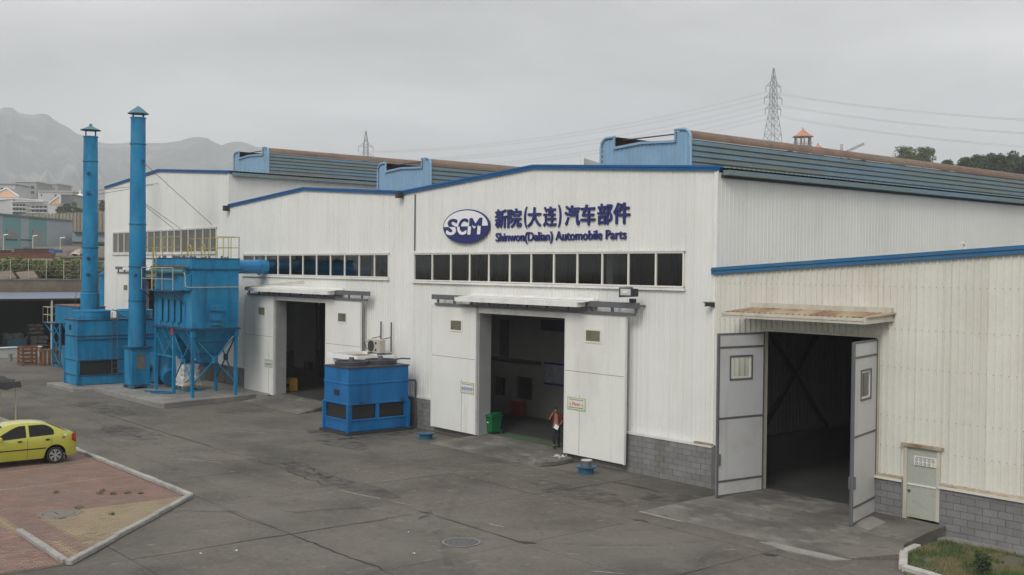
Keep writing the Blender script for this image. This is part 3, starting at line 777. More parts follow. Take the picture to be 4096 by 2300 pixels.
# hinged leaves
def leaf(hx, ang, wz, glassmat, handed):
    e = bpy.data.objects.new('door_leaf', None); COL.objects.link(e); e.parent = H4
    o = ORG[H4.name]
    e.location = (hx - o[0], -0.09 - o[1], 0.27 - o[2]); e.rotation_euler = (0, 0, ang)
    Wd, Hh = 1.93, 4.86
    w0, w1, v0, v1 = wz
    def b(nm, mt, *bx, **k):
        m = MB()
        for q in bx:
            m.box(*q)
        return m.build(nm, mt, e, local=True, **k)
    b('leaf_panel', DOORG, (0, w0, -.03, .03, 0, Hh), (w1, Wd, -.03, .03, 0, Hh), (w0, w1, -.03, .03, 0, v0), (w0, w1, -.03, .03, v1, Hh))
    b('leaf_frame', STEELG, (0, .05, -.045, .045, -.01, Hh + .01), (Wd - .05, Wd, -.045, .045, -.01, Hh + .01), (.05, Wd - .05, -.044, .044, Hh - .04, Hh + .01), (.05, Wd - .05, -.044, .044, -.01, .05),
      (.05, Wd - .05, -.042, .042, 4.42, 4.48), (.05, Wd - .05, -.042, .042, 2.30, 2.36), (.05, Wd - .05, -.042, .042, .42, .48))
    b('window_frame', STEELG, (w0 - .05, w1 + .05, -.046, .046, v0 - .05, v0), (w0 - .05, w1 + .05, -.046, .046, v1, v1 + .05), (w0 - .05, w0, -.045, .045, v0, v1), (w1, w1 + .05, -.045, .045, v0, v1))
    b('window_sash', FRAMEW, (w0, w1, -.02, .02, v0, v0 + .05), (w0, w1, -.02, .02, v1 - .05, v1), (w0, w0 + .05, -.02, .02, v0 + .05, v1 - .05), (w1 - .05, w1, -.02, .02, v0 + .05, v1 - .05))
    MB().poly([(w0 + .05, 0, v0 + .05), (w1 - .05, 0, v0 + .05), (w1 - .05, 0, v1 - .05), (w0 + .05, 0, v1 - .05)]).build('pane', glassmat, e, local=True)
    b('latch', STEELG, (Wd - .09, Wd - .03, -.09, .09, .95, 1.28))
    b('drop_bolt', STEELG, (Wd - .16, Wd - .13, -.07, -.046, -.24, .75))
    return e
# local x of a leaf runs from the hinge outward; angle measured from +x
leaf(1.94, rad(180 + 84.1), (.55, 1.42, 3.50, 4.15), glass('leaf_glass_clear', (0.75, 0.77, 0.75)), 1)
leaf(5.81, rad(360 - 75.4), (.55, 1.35, 3.30, 4.05), glass('leaf_glass', (0.5, 0.52, 0.5)), 1)
# wicket door in the block wall
MDOOR = mk('grey_green_door', (0.40, 0.41, 0.36), 0.5, var=.05, vs=.8, dirt=[((0.30, 0.22, 0.10), .7, (1, 1, 3.0), .55, .75)])
md = MB().box(6.83, 7.68, -.10, -.04, .36, 2.26).build('side_door', MDOOR, H4)
MB().box(6.72, 6.83, -.15, .08, .30, 2.28).box(7.68, 7.78, -.13, .08, .36, 2.28).build('door_frame', CANP, md)
MB().box(6.66, 7.84, -.20, -.02, 2.28, 2.36).build('door_hood', CREAM_RUST, md)
MB().box(6.84, 7.67, -.125, -.102, 1.24, 1.28).build('rail', WTRIM, md)
MB().box(6.86, 6.92, -.14, -.102, 1.05, 1.10).build('handle', STEELD, md)
# interior: floors, back wall, braces, columns
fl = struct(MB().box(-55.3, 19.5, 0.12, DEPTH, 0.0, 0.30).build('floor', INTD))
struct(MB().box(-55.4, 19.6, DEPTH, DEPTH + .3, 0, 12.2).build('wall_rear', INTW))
GREENF = mk('green_floor_paint', (0.07, 0.13, 0.06), 0.7, var=.2, vs=1.5, dirt=((0.09, 0.085, 0.08)), damt=.8, dscale=(1.6, 2.2, 1), dlo=.40, dhi=.62)
MB().box(-11.95, -7.0, .14, 1.0, 0.296, 0.305).build('painted_strip', GREENF, fl)
for y in (6, 12, 18, 24):
    for x in (-35.4, -26.5, -18.0, -0.25):
        m = MB().box(x - .15, x + .15, y - .02, y + .02, .3, 10).box(x - .15, x - .13, y - .12, y + .12, .3, 10).box(x + .13, x + .15, y - .12, y + .12, .3, 10)
        m.build('column', BEAMC, H1)
for a, b in (((0.0 + .12, 1.0, .4), (.12, 7.0, 6.6)), ((.12, 7.0, .4), (.12, 1.0, 6.6))):
    MB().bar(a, b, .12, .12).build('cross_brace', BEAMC, H4)
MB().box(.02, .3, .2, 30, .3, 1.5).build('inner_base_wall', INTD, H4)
clad(H4, 0.2, 40, lambda t: 6.8, 1.5, [], mk('inner_shade_dark', (.09, .09, .085), .7, var=.1), y=.04, axis='y', sgn=1, h=.02, W_=4, name='dark_shade_sheet')  # added dark sheets: the doorway's inner shade is put into their colour
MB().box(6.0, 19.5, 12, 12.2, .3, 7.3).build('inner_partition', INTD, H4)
for xx in (-5.9, -1.6, -22.0):
    MB().box(xx - .16, xx + .16, 1.0, 1.3, .3, 10).build('pale_column', mk('pale_column', (.45, .45, .44), .7), H1 if xx > -18 else H2)
# partition with dark doorways inside the sign hall
pm = MB()
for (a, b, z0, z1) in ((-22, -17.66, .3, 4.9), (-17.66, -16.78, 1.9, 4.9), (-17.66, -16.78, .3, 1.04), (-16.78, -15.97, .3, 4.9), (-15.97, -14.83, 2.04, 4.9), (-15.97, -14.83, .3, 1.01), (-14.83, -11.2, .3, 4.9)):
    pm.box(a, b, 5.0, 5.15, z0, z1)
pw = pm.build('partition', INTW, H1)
MB().box(-22, -14.24, 4.9, 4.99, 2.70, 2.85).build('partition_beam', BEAMC, pw)
MB().box(-13.9, -12.5, 4.95, 4.99, 1.95, 2.76).build('notice_board', mk('notice_board', (0.20, 0.21, 0.26), .6, var=.3, vs=2), pw)
for zz in (1.86, 2.77):
    MB().box(-13.95, -12.45, 4.93, 4.985, zz, zz + .08).build('board_rail', NAVY, pw)
MB().box(-14.23, -12.4, 4.93, 4.99, 4.26, 4.74).build('banner', mk('dark_banner', (0.03, 0.03, 0.07), .7), pw)
MB().box(-17.1, -16.55, 4.9, 4.985, 2.95, 4.6).build('dark_panel', BEAMC, pw)
REDC = mk('red_cabinet', (0.22, 0.02, 0.025), 0.45)
rc = MB().box(-15.78, -15.1, 4.5, 4.9, .306, .95).build('cabinet', REDC, bevel=.02)
tag(rc, 'dark red steel cabinet standing inside the open factory doorway', 'cabinet')
# partition seen through the middle door
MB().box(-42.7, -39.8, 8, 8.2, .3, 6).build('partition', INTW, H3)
MB().box(-40.8, -40.1, 7.7, 7.99, .306, .85).build('extinguisher_box', BEAMC, H3)
YBOX = mk('yellow_bollard', (0.45, 0.25, 0.02), .5)
# ramps
RAMP = mk('ramp_concrete', (0.14, 0.130, 0.111), 0.88, var=.15, vs=.7, fine=.12, bump=.3, bscale=40,
          dirt=[((0.06, 0.055, 0.047), .75, (.5, .8, 1), .44, .66), ((0.23, 0.22, 0.19), .75, (.9, 1.6, 1), .52, .68), ((.045, .04, .035), .6, (2.6, 3, 1), .58, .74), ((0.13, 0.085, 0.05), .5, (1, 1, 1), .6, .8)])
def ramp(pts_top, pts_bot, name='ramp'):
    a, b = pts_top, pts_bot    # a: two points at the sill, b: two at the foot
    return struct(MB().add([a[0], a[1], b[1], b[0], (a[0][0], a[0][1], -.03), (a[1][0], a[1][1], -.03), (b[1][0], b[1][1], -.03), (b[0][0], b[0][1], -.03)],
             [(0, 1, 2, 3), (0, 4, 5, 1), (1, 5, 6, 2), (2, 6, 7, 3), (3, 7, 4, 0)]).build(name, RAMP))
ramp(((-12.0, .13, .30), (-6.95, .13, .30)), ((-12.9, -2.15, .012), (-6.3, -2.05, .012)))
ramp(((-29.3, .13, .30), (-24.1, .13, .30)), ((-29.6, -2.2, .012), (-23.4, -2.2, .012)))
APR_ = [(1.9, .13), (5.85, .13), (5.85, -.14), (7.99, -.14), (8.12, -2.4), (8.5, -3.1), (7.6, -4.35), (0.95, -4.35)]
def zap(y):
    return .30 * min(1, max(0, (y + 4.35) / 3.4)) ** .8 + .008
m = MB()
rows = []
for k in range(15):
    y = -4.35 + 4.48 * k / 14
    xl = .95 + .95 * k / 14
    xr = lerp2 = (7.6 + .9 * (y + 4.35) / 1.25) if y < -3.1 else ((8.5 - .38 * (y + 3.1) / .7) if y < -2.4 else (8.12 - .13 * (y + 2.4) / 2.26))
    if y > -.14:
        xr = 5.85
    rows.append([(xl + (xr - xl) * j / 10, y, zap(y)) for j in range(11)])
m.grid(rows)
m.grid([[r[-1] for r in rows if r[-1][1] <= -.14], [(r[-1][0], r[-1][1], -.03) for r in rows if r[-1][1] <= -.14]])
m.grid([[r[0] for r in rows], [(r[0][0], r[0][1], -.03) for r in rows]])
m.grid([[(5.85, -.15, zap(-.15)), (7.99, -.15, zap(-.15))], [(5.85, -.125, zap(0)), (7.99, -.125, zap(0))]])
struct(m.build('ramp', RAMP, smooth=True))
PATCH = mk('pale_patch', (0.25, 0.24, 0.215), .9, var=.2, vs=2, fine=.15, dirt=((.15, .14, .12)), damt=.6, dscale=(1, 1, 1), dlo=.5, dhi=.7)
m = MB(); m.prism([(5.3, -4.55, 0), (6.2, -4.72, 0), (7.5, -4.6, 0), (7.75, -4.15, 0), (6.6, -4.28, 0), (5.6, -4.30, 0)], (0, 0, .026)); m.build('cement_patch', PATCH, yard)
m = MB(); m.prism([(0.9, -4.46, 0), (2.4, -4.42, 0), (2.6, -4.36, 0), (.93, -4.33, 0)], (0, 0, .014)); m.build('cement_patch', PATCH, yard)
m = MB(); m.add([(5.95, -1.5, zap(-1.5) + .006), (6.85, -2.0, zap(-2.0) + .006), (6.75, -1.0, zap(-1.0) + .006), (6.15, -.7, zap(-.7) + .006)], [(0, 1, 2, 3)]); m.build('cement_patch', PATCH, yard)
# broken block ramp beside the sign hall's leaf
struct(MB().prism([(-6.95, -.45, -.02), (-6.2, -.42, -.02), (-6.05, -1.35, -.02), (-6.25, -2.0, -.02), (-6.6, -1.95, -.02), (-6.9, -1.2, -.02)], (0, 0, .22)).build('broken_kerb', RAMP, bevel=.05))
# ------------------------------------------------------------------ company sign
def glyph(ch, offset=0.0, extrude=0.0):
    c = bpy.data.curves.new('glyph', 'FONT'); c.body = ch; c.size = 1; c.offset = offset; c.extrude = extrude; c.resolution_u = 4
    o = bpy.data.objects.new('glyph', c); COL.objects.link(o)
    me = bpy.data.meshes.new_from_object(o.evaluated_get(bpy.context.evaluated_depsgraph_get()))
    bpy.data.objects.remove(o); bpy.data.curves.remove(c)
    return me
def bold(me, d, dy=None):
    """thicken strokes with shifted copies, each a hair deeper than the last"""
    dy = d if dy is None else dy
    src = [(v.co.copy()) for v in me.vertices]; fs = [tuple(p.vertices) for p in me.polygons]
    vs, ff = [], []
    for k, (a, b) in enumerate(((0, 0), (d, 0), (-d, 0), (0, dy), (0, -dy), (d * .7, dy * .7), (-d * .7, -dy * .7), (d * .7, -dy * .7), (-d * .7, dy * .7))):
        o = len(vs); q = 1 - .02 * k
        vs += [(v.x + a, v.y + b, v.z * q) for v in src]; ff += [tuple(i + o for i in f) for f in fs]
    out = bpy.data.meshes.new('bold'); out.from_pydata(vs, [], ff)
    return out
def extent(me):
    xs = [v.co.x for v in me.vertices]; ys = [v.co.y for v in me.vertices]
    return min(xs), max(xs), min(ys), max(ys)
sg = thing('company_sign', 'navy raised lettering in two lines with an oval badge on white gable', 'sign', (-9.3, -0.06, 8.6))
OS = Vector(ORG[sg.name])
def letter(ch, x0, x1, z0, z1, off, name, y=-0.045, dep=0.04, mat=NAVY, parent=sg, box=None):
    me = bold(glyph(ch, 0, 0.5), off, off * (.55 if name == 'letter' else 1))
    a, b, c, d = box or extent(me)
    for v in me.vertices:
        X = x0 + (v.co.x - a) / (b - a) * (x1 - x0); Z = z0 + (v.co.y - c) / (d - c) * (z1 - z0)
        v.co = Vector((X, y - v.co.z * dep, Z)) - OS
    return put(name, me, mat, parent, tuple(OS))
for ch, a, b in (('新', -11.35, -10.62), ('院', -10.58, -9.72), ('大', -9.36, -8.56), ('连', -8.44, -7.70), ('汽', -7.24, -6.41), ('车', -6.38, -5.60), ('部', -5.50, -4.74), ('件', -4.70, -3.87)):
    letter(ch, a, b, 8.60, 9.36, 0.026, 'character')
for ch, a, b in (('(', -9.56, -9.38), (')', -7.60, -7.42)):
    letter(ch, a, b, 8.56, 9.40, 0.02, 'bracket')
TXT = 'Shinwon(Dalian) Automobile Parts'
def adv(s):
    return extent(glyph(s + '|'))[1]
base_adv = adv('')
tot = adv(TXT) - base_adv
sx = (-4.02 + 11.31) / tot
x = -11.31
for i, ch in enumerate(TXT):
    a0 = (adv(TXT[:i]) - base_adv) if i else 0.0
    if ch == ' ':
        continue
    me = bold(glyph(ch, 0, 0.5), 0.026, .014); e = extent(me)
    xx0 = -11.31 + sx * (a0 + e[0]); xx1 = -11.31 + sx * (a0 + e[1])
    zs = 0.36 / 0.75
    letter(ch, xx0, xx1, 8.08 + zs * e[2], 8.08 + zs * e[3], 0.026, 'letter')
CX, CZ, RX, RZ = -13.18, 8.72, 1.55, 0.70
def ellipse(rx, rz, n=56, a0=0, a1=2 * math.pi, full=True):
    k = n if full else n + 1
    return [(CX + rx * math.cos(a0 + (a1 - a0) * i / n), CZ + rz * math.sin(a0 + (a1 - a0) * i / n)) for i in range(k)]
bd = MB().prism([(x, -0.07, z) for x, z in ellipse(RX, RZ)], (0, -0.08, 0)).build('badge', NAVY, sg)
MB().prism([(x, -0.151, z) for x, z in ellipse(RX * .965, RZ * .93, 40, 0, math.pi, False)], (0, -0.006, 0)).build('badge_upper_half', SIGNW, bd)
for ch, a, b in (('S', -14.42, -13.72), ('C', -13.66, -13.0), ('M', -12.92, -12.08)):
    for half in (0, 1):
        me = bold(glyph(ch, 0, 0.5), 0.035, .02); e = extent(me)
        bm = bmesh.new(); bm.from_mesh(me)
        mid = (e[2] + e[3]) / 2
        bmesh.ops.bisect_plane(bm, geom=bm.verts[:] + bm.edges[:] + bm.faces[:], plane_co=(0, mid, 0), plane_no=(0, 1 if half else -1, 0), clear_outer=True)
        bm.to_mesh(me); bm.free()
        sh = 0.02 if half else 0.0
        for v in me.vertices:
            X = a + (v.co.x - e[0]) / (e[1] - e[0]) * (b - a); Z = 8.37 + (v.co.y - e[2]) / (e[3] - e[2]) * .68
            X += (Z - 8.7) * .10 + (-0.05 if half else 0.02)
            v.co = Vector((X, -0.168 - v.co.z * .02, Z)) - OS
        put('badge_letter', me, SIGNW if half else NAVY, bd, tuple(OS))
# ------------------------------------------------------------------ safety boards on the doors
BOARDW = mk('board_white', (0.66, 0.66, 0.62), .5, var=.03)
BGREEN = mk('board_green', (0.35, 0.45, 0.16), .5); BBLUE = mk('board_blue', (0.04, 0.09, 0.30), .5); BYEL = mk('board_yellow', (0.62, 0.48, 0.03), .5)
BRED = mk('board_red', (0.5, 0.12, 0.08), .5); BGREY = mk('board_print', (0.22, 0.22, 0.22), .6)
def board(label, x0, x1, z0, z1, y, kind, border=True, grp='safety notice boards on the doors'):
    t = thing('safety_sign', label, 'sign', ((x0 + x1) / 2, y, z0), grp)
    MB().box(x0, x1, y - .012, y, z0, z1).build('board', BGREEN if border else BOARDW, t)
    w, h = x1 - x0, z1 - z0
    if border:
        MB().box(x0 + .035, x1 - .035, y - .016, y - .0125, z0 + .035, z1 - .035).build('face', BOARDW, t)
    yb = y - .0165
    m = MB(); xx = x0 + .12 * w
    while xx < x1 - .12 * w:
        l = RND.uniform(.02, .06); m.box(xx, min(xx + l, x1 - .1 * w), yb - .002, yb, z1 - .22 * h, z1 - .14 * h); xx += l + .012
    m.build('heading', BGREY, t)
    def disc(cx, cz, r, mt, nm):
        MB().prism([(cx + r * math.cos(a * .393), yb, cz + r * math.sin(a * .393)) for a in range(16)], (0, -.003, 0)).build(nm, mt, t)
        MB().box(cx - r * .4, cx + r * .4, yb - .006, yb - .0031, cz - r * .5, cz + r * .1).build('figure', BOARDW, t)
        MB().prism([(cx + r * .3 * math.cos(a * .785), yb - .0031, cz + r * .4 + r * .3 * math.sin(a * .785)) for a in range(8)], (0, -.003, 0)).build('figure', BOARDW, t)
    if kind == 'five':
        for k in range(5):
            disc(x0 + w * (.16 + .17 * k), z0 + h * .42, .075 * w, BBLUE, 'pictogram')
            MB().box(x0 + w * (.11 + .17 * k), x0 + w * (.21 + .17 * k), yb - .002, yb, z0 + h * .16, z0 + h * .21).build('caption', BGREY, t)
    elif kind == 'warn':
        for cx in (x0 + w * .16, x0 + w * .84):
            MB().prism([(cx - .08 * w, yb, z0 + h * .34), (cx + .08 * w, yb, z0 + h * .34), (cx, yb, z0 + h * .64)], (0, -.003, 0)).build('warning_triangle', BYEL, t)
            MB().box(cx - .008, cx + .008, yb - .006, yb - .0031, z0 + h * .40, z0 + h * .53).build('exclamation', BGREY, t)
        m = MB(); xx = x0 + .28 * w
        while xx < x0 + .72 * w:
            m.box(xx, xx + .06, yb - .002, yb, z0 + h * .36 + RND.uniform(-.02, .02), z0 + h * .58 + RND.uniform(-.02, .02)); xx += .085
        m.build('red_print', BRED, t)
        m = MB(); xx = x0 + .08 * w
        while xx < x1 - .1 * w:
            l = RND.uniform(.02, .06); m.box(xx, xx + l, yb - .002, yb, z0 + h * .15, z0 + h * .24); xx += l + .014
        m.build('caption', BGREY, t)
    else:
        for r in range(2):
            for k in range(5):
                disc(x0 + w * (.13 + .185 * k), z0 + h * (.60 - .38 * r), .06 * w, BGREY if not (r == 1 and k == 4) else BYEL, 'pictogram')
    return t
board('white notice board with five blue symbols on leaf beside green bin', -13.06, -12.16, 1.90, 2.36, -.404, 'five')
board('white and green warning board with yellow triangles on leaf beside the walking person', -6.57, -5.62, 1.91, 2.37, -.404, 'warn')
board('notice board with five blue symbols on leaf behind the blue dust collector', -30.34, -29.46, 1.66, 2.07, -.404, 'five')
board('white notice with two rows of grey symbols on the grey side door', 7.03, 7.68, 1.80, 2.06, -.126, 'grid', False)
# ------------------------------------------------------------------ floodlight, camera, roof pipe
ft = thing('floodlight', 'black rectangular floodlight on the end of the sliding door track', 'floodlight', (-3.28, -.5, 5.88))
MB().box(-3.40, -3.18, -.52, -.40, 5.88, 6.02).build('mount', STEELD, ft)
m = MB(); m.prism([(-3.62, -.80, 6.06), (-2.98, -.80, 6.10), (-2.98, -.80, 6.42), (-3.62, -.80, 6.40)], (0, .02, 0)); m.prism([(-3.55, -.77, 6.09), (-3.05, -.77, 6.12), (-3.05, -.77, 6.38), (-3.55, -.77, 6.36)], (.08, .25, -.02))
m.build('housing', STEELD, ft)
MB().box(-3.54, -3.06, -.812, -.802, 6.14, 6.36).build('lens', mk('lamp_lens', (.55, .55, .52), .2), ft)
MB().box(-3.42, -3.2, -.83, -.814, 6.22, 6.28).build('tube', SIGNW, ft)
sc_ = thing('security_camera', 'dark security camera on the corner between white and cream halls', 'camera', (-.1, -.06, 5.9))
MB().box(-.16, -.04, -.12, -.052, 5.84, 5.98).build('bracket', STEELD, sc_)
MB().bar((-.1, -.10, 5.92), (-.22, -.34, 5.92), .11, .12).build('housing', STEELD, sc_)
MB().cyl((-.22, -.34, 5.92), (-.228, -.355, 5.92), .045, n=12).build('lens', SIGNW, sc_)
MB().bar((-.08, -.08, 6.0), (-.24, -.39, 5.995), .15, .015).build('sunshield', STEELD, sc_)
gp = MB().tube([(.4, 14.8, 6.9), (.4, 14.8, 8.05), (.4, 14.76, 8.16), (.4, 14.66, 8.22), (.4, 14.52, 8.2)], .05, 8).build('vent_pipe', WTRIM, smooth=True)
tag(gp, 'thin white hooked vent pipe rising from the cream hall roof', 'pipe')
# ------------------------------------------------------------------ bin, spools, small yard things
BING = mk('bin_green', (0.006, 0.12, 0.045), .4, var=.06)
bn = thing('wheelie_bin', 'green plastic wheelie bin standing in the open factory doorway', 'bin', (-11.85, .35, .306))
bx, by = -11.85, .35
MB().add([(bx - .21, by - .22, .36), (bx + .21, by - .22, .36), (bx + .21, by + .22, .36), (bx - .21, by + .22, .36), (bx - .27, by - .30, 1.0), (bx + .27, by - .30, 1.0), (bx + .27, by + .27, 1.0), (bx - .27, by + .27, 1.0)],
         [(3, 2, 1, 0), (4, 5, 6, 7), (0, 1, 5, 4), (1, 2, 6, 5), (2, 3, 7, 6), (3, 0, 4, 7)]).build('body', BING, bn, bevel=.03)
MB().box(bx - .30, bx + .30, by - .33, by + .30, 1.002, 1.06).prism([(bx - .27, by - .30, 1.06), (bx + .27, by - .30, 1.06), (bx + .25, by + .28, 1.12), (bx - .25, by + .28, 1.12)], (0, 0, .015)).build('lid', BING, bn, bevel=.02)
for s in (-.24, .24):
    MB().cyl((bx + s - .03, by + .24, .405), (bx + s + .03, by + .24, .405), .10, n=16).build('wheel', STEELD, bn)
MB().prism([(bx - .06, by - .266, .75), (bx + .06, by - .266, .75), (bx, by - .272, .86)], (0, -.006, 0)).build('emblem', SIGNW, bn)
SPB = mk('spool_blue', (0.02, 0.095, 0.16), .5, var=.15, vs=4)
def spool(x, y, label, full):
    t = thing('pipe_stub', label, 'pipe cap', (x, y, 0), 'round blue pipe stubs beside the wall')
    MB().lathe((x, y, 0), [(.30, 0), (.30, .02), (.27, .03), (.27, .20), (.36, .21), (.36, .25), (.0001, .26)], 28).build('flange', SPB, t, smooth=True)
    if full:
        MB().lathe((x, y, 0), [(.19, .25), (.19, .42), (.16, .44), (.0001, .445)], 24).build('stub', STEELG, t, smooth=True)
        MB().lathe((x + .02, y, 0), [(.20, .446), (.19, .47), (.0001, .475)], 18).build('cap', mk('paper_cap', (.5, .47, .42), .8, var=.2), t)
spool(-4.4, -1.5, 'blue pipe flange with grey stub and pale cap near block wall', True)
spool(-13.85, -1.55, 'low blue pipe flange with flat top beside the blue cooling unit', False)
RUB = mk('scrap_pale', (.5, .49, .46), .8, var=.3, vs=8)
m = MB()
for k in range(26):
    a, b = -6.42 + RND.uniform(-.22, .22), -.95 + RND.uniform(-.14, .14); s = RND.uniform(.02, .06)
    m.bar((a, b, .21), (a + RND.uniform(-.1, .1), b + RND.uniform(-.1, .1), .25 + RND.uniform(0, .05)), s, s * .6)
o = m.build('rubble', RUB); o['kind'] = 'stuff'; o['label'] = 'small pile of pale rubble beside the doorway ramp'; o['category'] = 'rubble'
YB = thing('striped_barrier', 'yellow barrier block inside the dark middle doorway', 'barrier', (-30.0, 1.0, .3))
MB().box(-30.25, -29.75, .75, 1.25, .31, 1.0).build('block', YBOX, YB, bevel=.03)
MB().box(-30.25, -29.75, .742, .748, .55, .72).build('stripe', STEELD, YB)
# leaf litter and paper scraps in the yard
LITT = mk('litter_orange', (.45, .2, .03), .7); LITW = mk('litter_white', (.6, .6, .58), .7)
for x, y, mt, lb in ((5.25, -4.15, LITT, 'orange litter scrap on the pale apron before cream hall'), (7.95, -6.9, LITT, 'orange litter scrap lying at the bottom edge of yard'),
                     (-1.95, -15.6, LITW, 'curled white paper scrap on the yard slabs near island'), (-2.2, -16.4, LITW, 'tiny white scrap closest to the island kerb corner'), (-1.0, -11.2, LITW, 'tiny white scrap on slabs before the manhole'), (0.9, -12.3, LITW, 'tiny white scrap on slabs nearest the bottom edge')):
    m = MB()
    for k in range(5):
        a = RND.uniform(0, 6.28); r = .10 if mt is LITT else .05
        m.add([(x, y, .02), (x + r * math.cos(a), y + r * math.sin(a), .03), (x + r * math.cos(a + 1), y + r * math.sin(a + 1), .045)], [(0, 1, 2)])
    tag(m.build('litter', mt), lb, 'litter')
# ------------------------------------------------------------------ pads and blue plant
p1 = struct(MB().prism([(-42.3, -7.95, -.02), (-38.45, -7.75, -.02), (-38.0, -6.6, -.02), (-38.0, -1.4, -.02), (-42.3, -1.4, -.02)], (0, 0, .23)).build('plinth', CONC, bevel=.03))
p2 = struct(MB().prism([(-37.95, -6.75, -.02), (-29.35, -6.6, -.02), (-29.05, -6.4, -.02), (-30.1, -1.0, -.02), (-29.6, -.5, -.02), (-30.2, -.17, -.02), (-37.95, -.17, -.02)], (0, 0, .30)).build('plinth', CONC, bevel=.03))
# ---- blue box cooling tower near the middle door
def box_tower(t, x0, x1, y0, y1, z0, z1, bands, mat, win_x, win_y, wz, plate, seamv=()):
    """sheet-steel tower: panels between bands, louvred openings low down on two faces"""
    zz = [z0, *bands, z1]
    w0, w1 = wz
    body = MB()
    for a, b in zip(zz, zz[1:]):
        if abs(a - w0) < .02:
            continue
        body.box(x0, x1, y0, y1, a + .012, b - .012)
    body.build('body', mat, t, bevel=.01)
    for z in bands:
        MB().box(x0 - .03, x1 + .03, y0 - .03, y1 + .03, z - .035, z + .035).build('band', EQD if mat is EQB else mat, t, bevel=.008)
    MB().box(x0 - .035, x1 + .035, y0 - .035, y1 + .035, z1 - .03, z1 + .02).build('top_rim', STEELD, t)
    MB().box(x0 + .06, x1 - .06, y0 + .06, y1 - .06, w0, w1).build('mesh_screen', BLACKM, t)
    for px, py in ((x0, y0), (x1, y0), (x0, y1), (x1, y1)):
        MB().box(px - .06, px + .06, py - .06, py + .06, z0, w1 + .04).build('corner_post', mat, t)
    for a, b in win_x:      # posts on the y0 face between openings
        MB().box(a, b, y0 - .012, y0 + .04, w0, w1).build('mullion', mat, t)
    for a, b in win_y:
        MB().box(x1 - .04, x1 + .012, a, b, w0, w1).build('mullion', mat, t)
    if plate:
        a, b, c, d = plate
        MB().box(a, b, y0 - .02, y0 - .005, c, d).build('name_plate', mk('name_plate', (.02, .02, .05), .4, var=.3, vs=10), t)
    for s in seamv:
        MB().box(s[0], s[0] + .02, y0 - .012, y0 + .01, s[1], s[2]).build('seam', EQD, t)
ct = thing('cooling_tower', 'bright blue box cooling unit with two dark fan rings beside white hut', 'cooling tower', (-17.37, -2.27, 0))
box_tower(ct, -18.36, -16.4, -3.70, -.70, .12, 2.80, [.60, 1.28, 2.13], EQB2, [(-18.36, -18.22), (-16.55, -16.4)], [(-3.70, -3.52), (-2.36, -2.18), (-.92, -.70)], (.60, 1.28), (-17.55, -17.1, 1.60, 1.84))
MB().box(-18.5, -16.25, -3.85, -.55, .0, .115).build('base_frame', STEELD, ct)
for yy in (-2.95, -1.5):
    f = MB().lathe((-17.4, yy, 2.82), [(.70, 0), (.70, .16), (.66, .20), (.62, .16), (.62, .02), (.0001, .02)], 32).build('fan_ring', STEELD, ct, smooth=True)
    m = MB()
    for k in range(8):
        a = k * math.pi / 4; m.bar((-17.4 + .1 * math.cos(a), yy + .1 * math.sin(a), 3.0), (-17.4 + .66 * math.cos(a), yy + .66 * math.sin(a), 3.0), .015, .015)
    for r in (.25, .45):
        m.tube([(-17.4 + r * math.cos(k * .3927), yy + r * math.sin(k * .3927), 3.0) for k in range(17)], .01, 5)
    m.build('fan_guard', STEELD, f)
    MB().cyl((-17.4, yy, 2.85), (-17.4, yy, 3.16), .11, n=14).build('fan_motor', STEELG, f)
MB().tube([(-16.36, -.75, 2.15), (-16.05, -.6, 2.17), (-16.0, -.6, 2.1), (-16.0, -.6, .1)], .045, 8).build('pipe', STEELD, ct, smooth=True)
MB().tube([(-17.9, -.75, 2.9), (-16.9, -.7, 3.05), (-16.5, -.55, 3.05)], .03, 8).build('pipe', STEELD, ct, smooth=True)
for yy in (-3.05, -1.05):
    MB().bar((-16.38, yy - .1, 1.34), (-16.33, yy + .1, 1.36), .04, .05).build('clip', EQD, ct)
STAIN = mk('oil_stain', (.035, .032, .029), .6, var=.3, vs=2)
_n, _l = STAIN.node_tree.nodes, STAIN.node_tree.links
_o = [n for n in _n if n.type == 'OUTPUT_MATERIAL'][0]; _b = _n['Principled BSDF']
_t = _n.new('ShaderNodeTexNoise'); _t.inputs['Scale'].default_value = 2.2; _t.inputs['Detail'].default_value = 6
_l.new([n for n in _n if n.type == 'NEW_GEOMETRY'][0].outputs['Position'], _t.inputs['Vector'])
_m = _n.new('ShaderNodeMapRange'); _m.inputs['From Min'].default_value = .40; _m.inputs['From Max'].default_value = .75; _m.inputs['To Max'].default_value = .55
_l.new(_t.outputs['Fac'], _m.inputs['Value']); _l.new(_m.outputs[0], _b.inputs['Alpha'])
def stain(x, y, rx, ry, n=26, z=.0095):
    pts = []
    for k in range(n):
        a = 2 * math.pi * k / n; r = 1 + .35 * noise.noise(Vector((math.cos(a) * 1.5 + x, math.sin(a) * 1.5 + y, 3)))
        pts.append((x + rx * r * math.cos(a), y + ry * r * math.sin(a), z))
    MB().poly(pts).build('oil_stain', STAIN, yard)
def tyre_mark(pts, w=.2):
    m = MB(); P_ = []
    for (a, b, c) in pts:
        for k in range(25):
            t = k / 24; a_, b_, c_ = Vector((*a, 0)), Vector((*b, 0)), Vector((*c, 0))
            P_.append(a_ * (1 - t) ** 2 + b_ * 2 * t * (1 - t) + c_ * t * t)
    rows = []
    for k, p in enumerate(P_):
        d = (P_[min(k + 1, len(P_) - 1)] - P_[max(k - 1, 0)]).normalized(); s_ = Vector((-d.y, d.x, 0)) * w / 2
        rows.append([Vector((p.x, p.y, .0085)) - s_, Vector((p.x, p.y, .0085)) + s_])
    m.grid(rows).build('tyre_mark', TYREM, yard)
TYREM = STAIN.copy(); TYREM.name = 'tyre_mark'
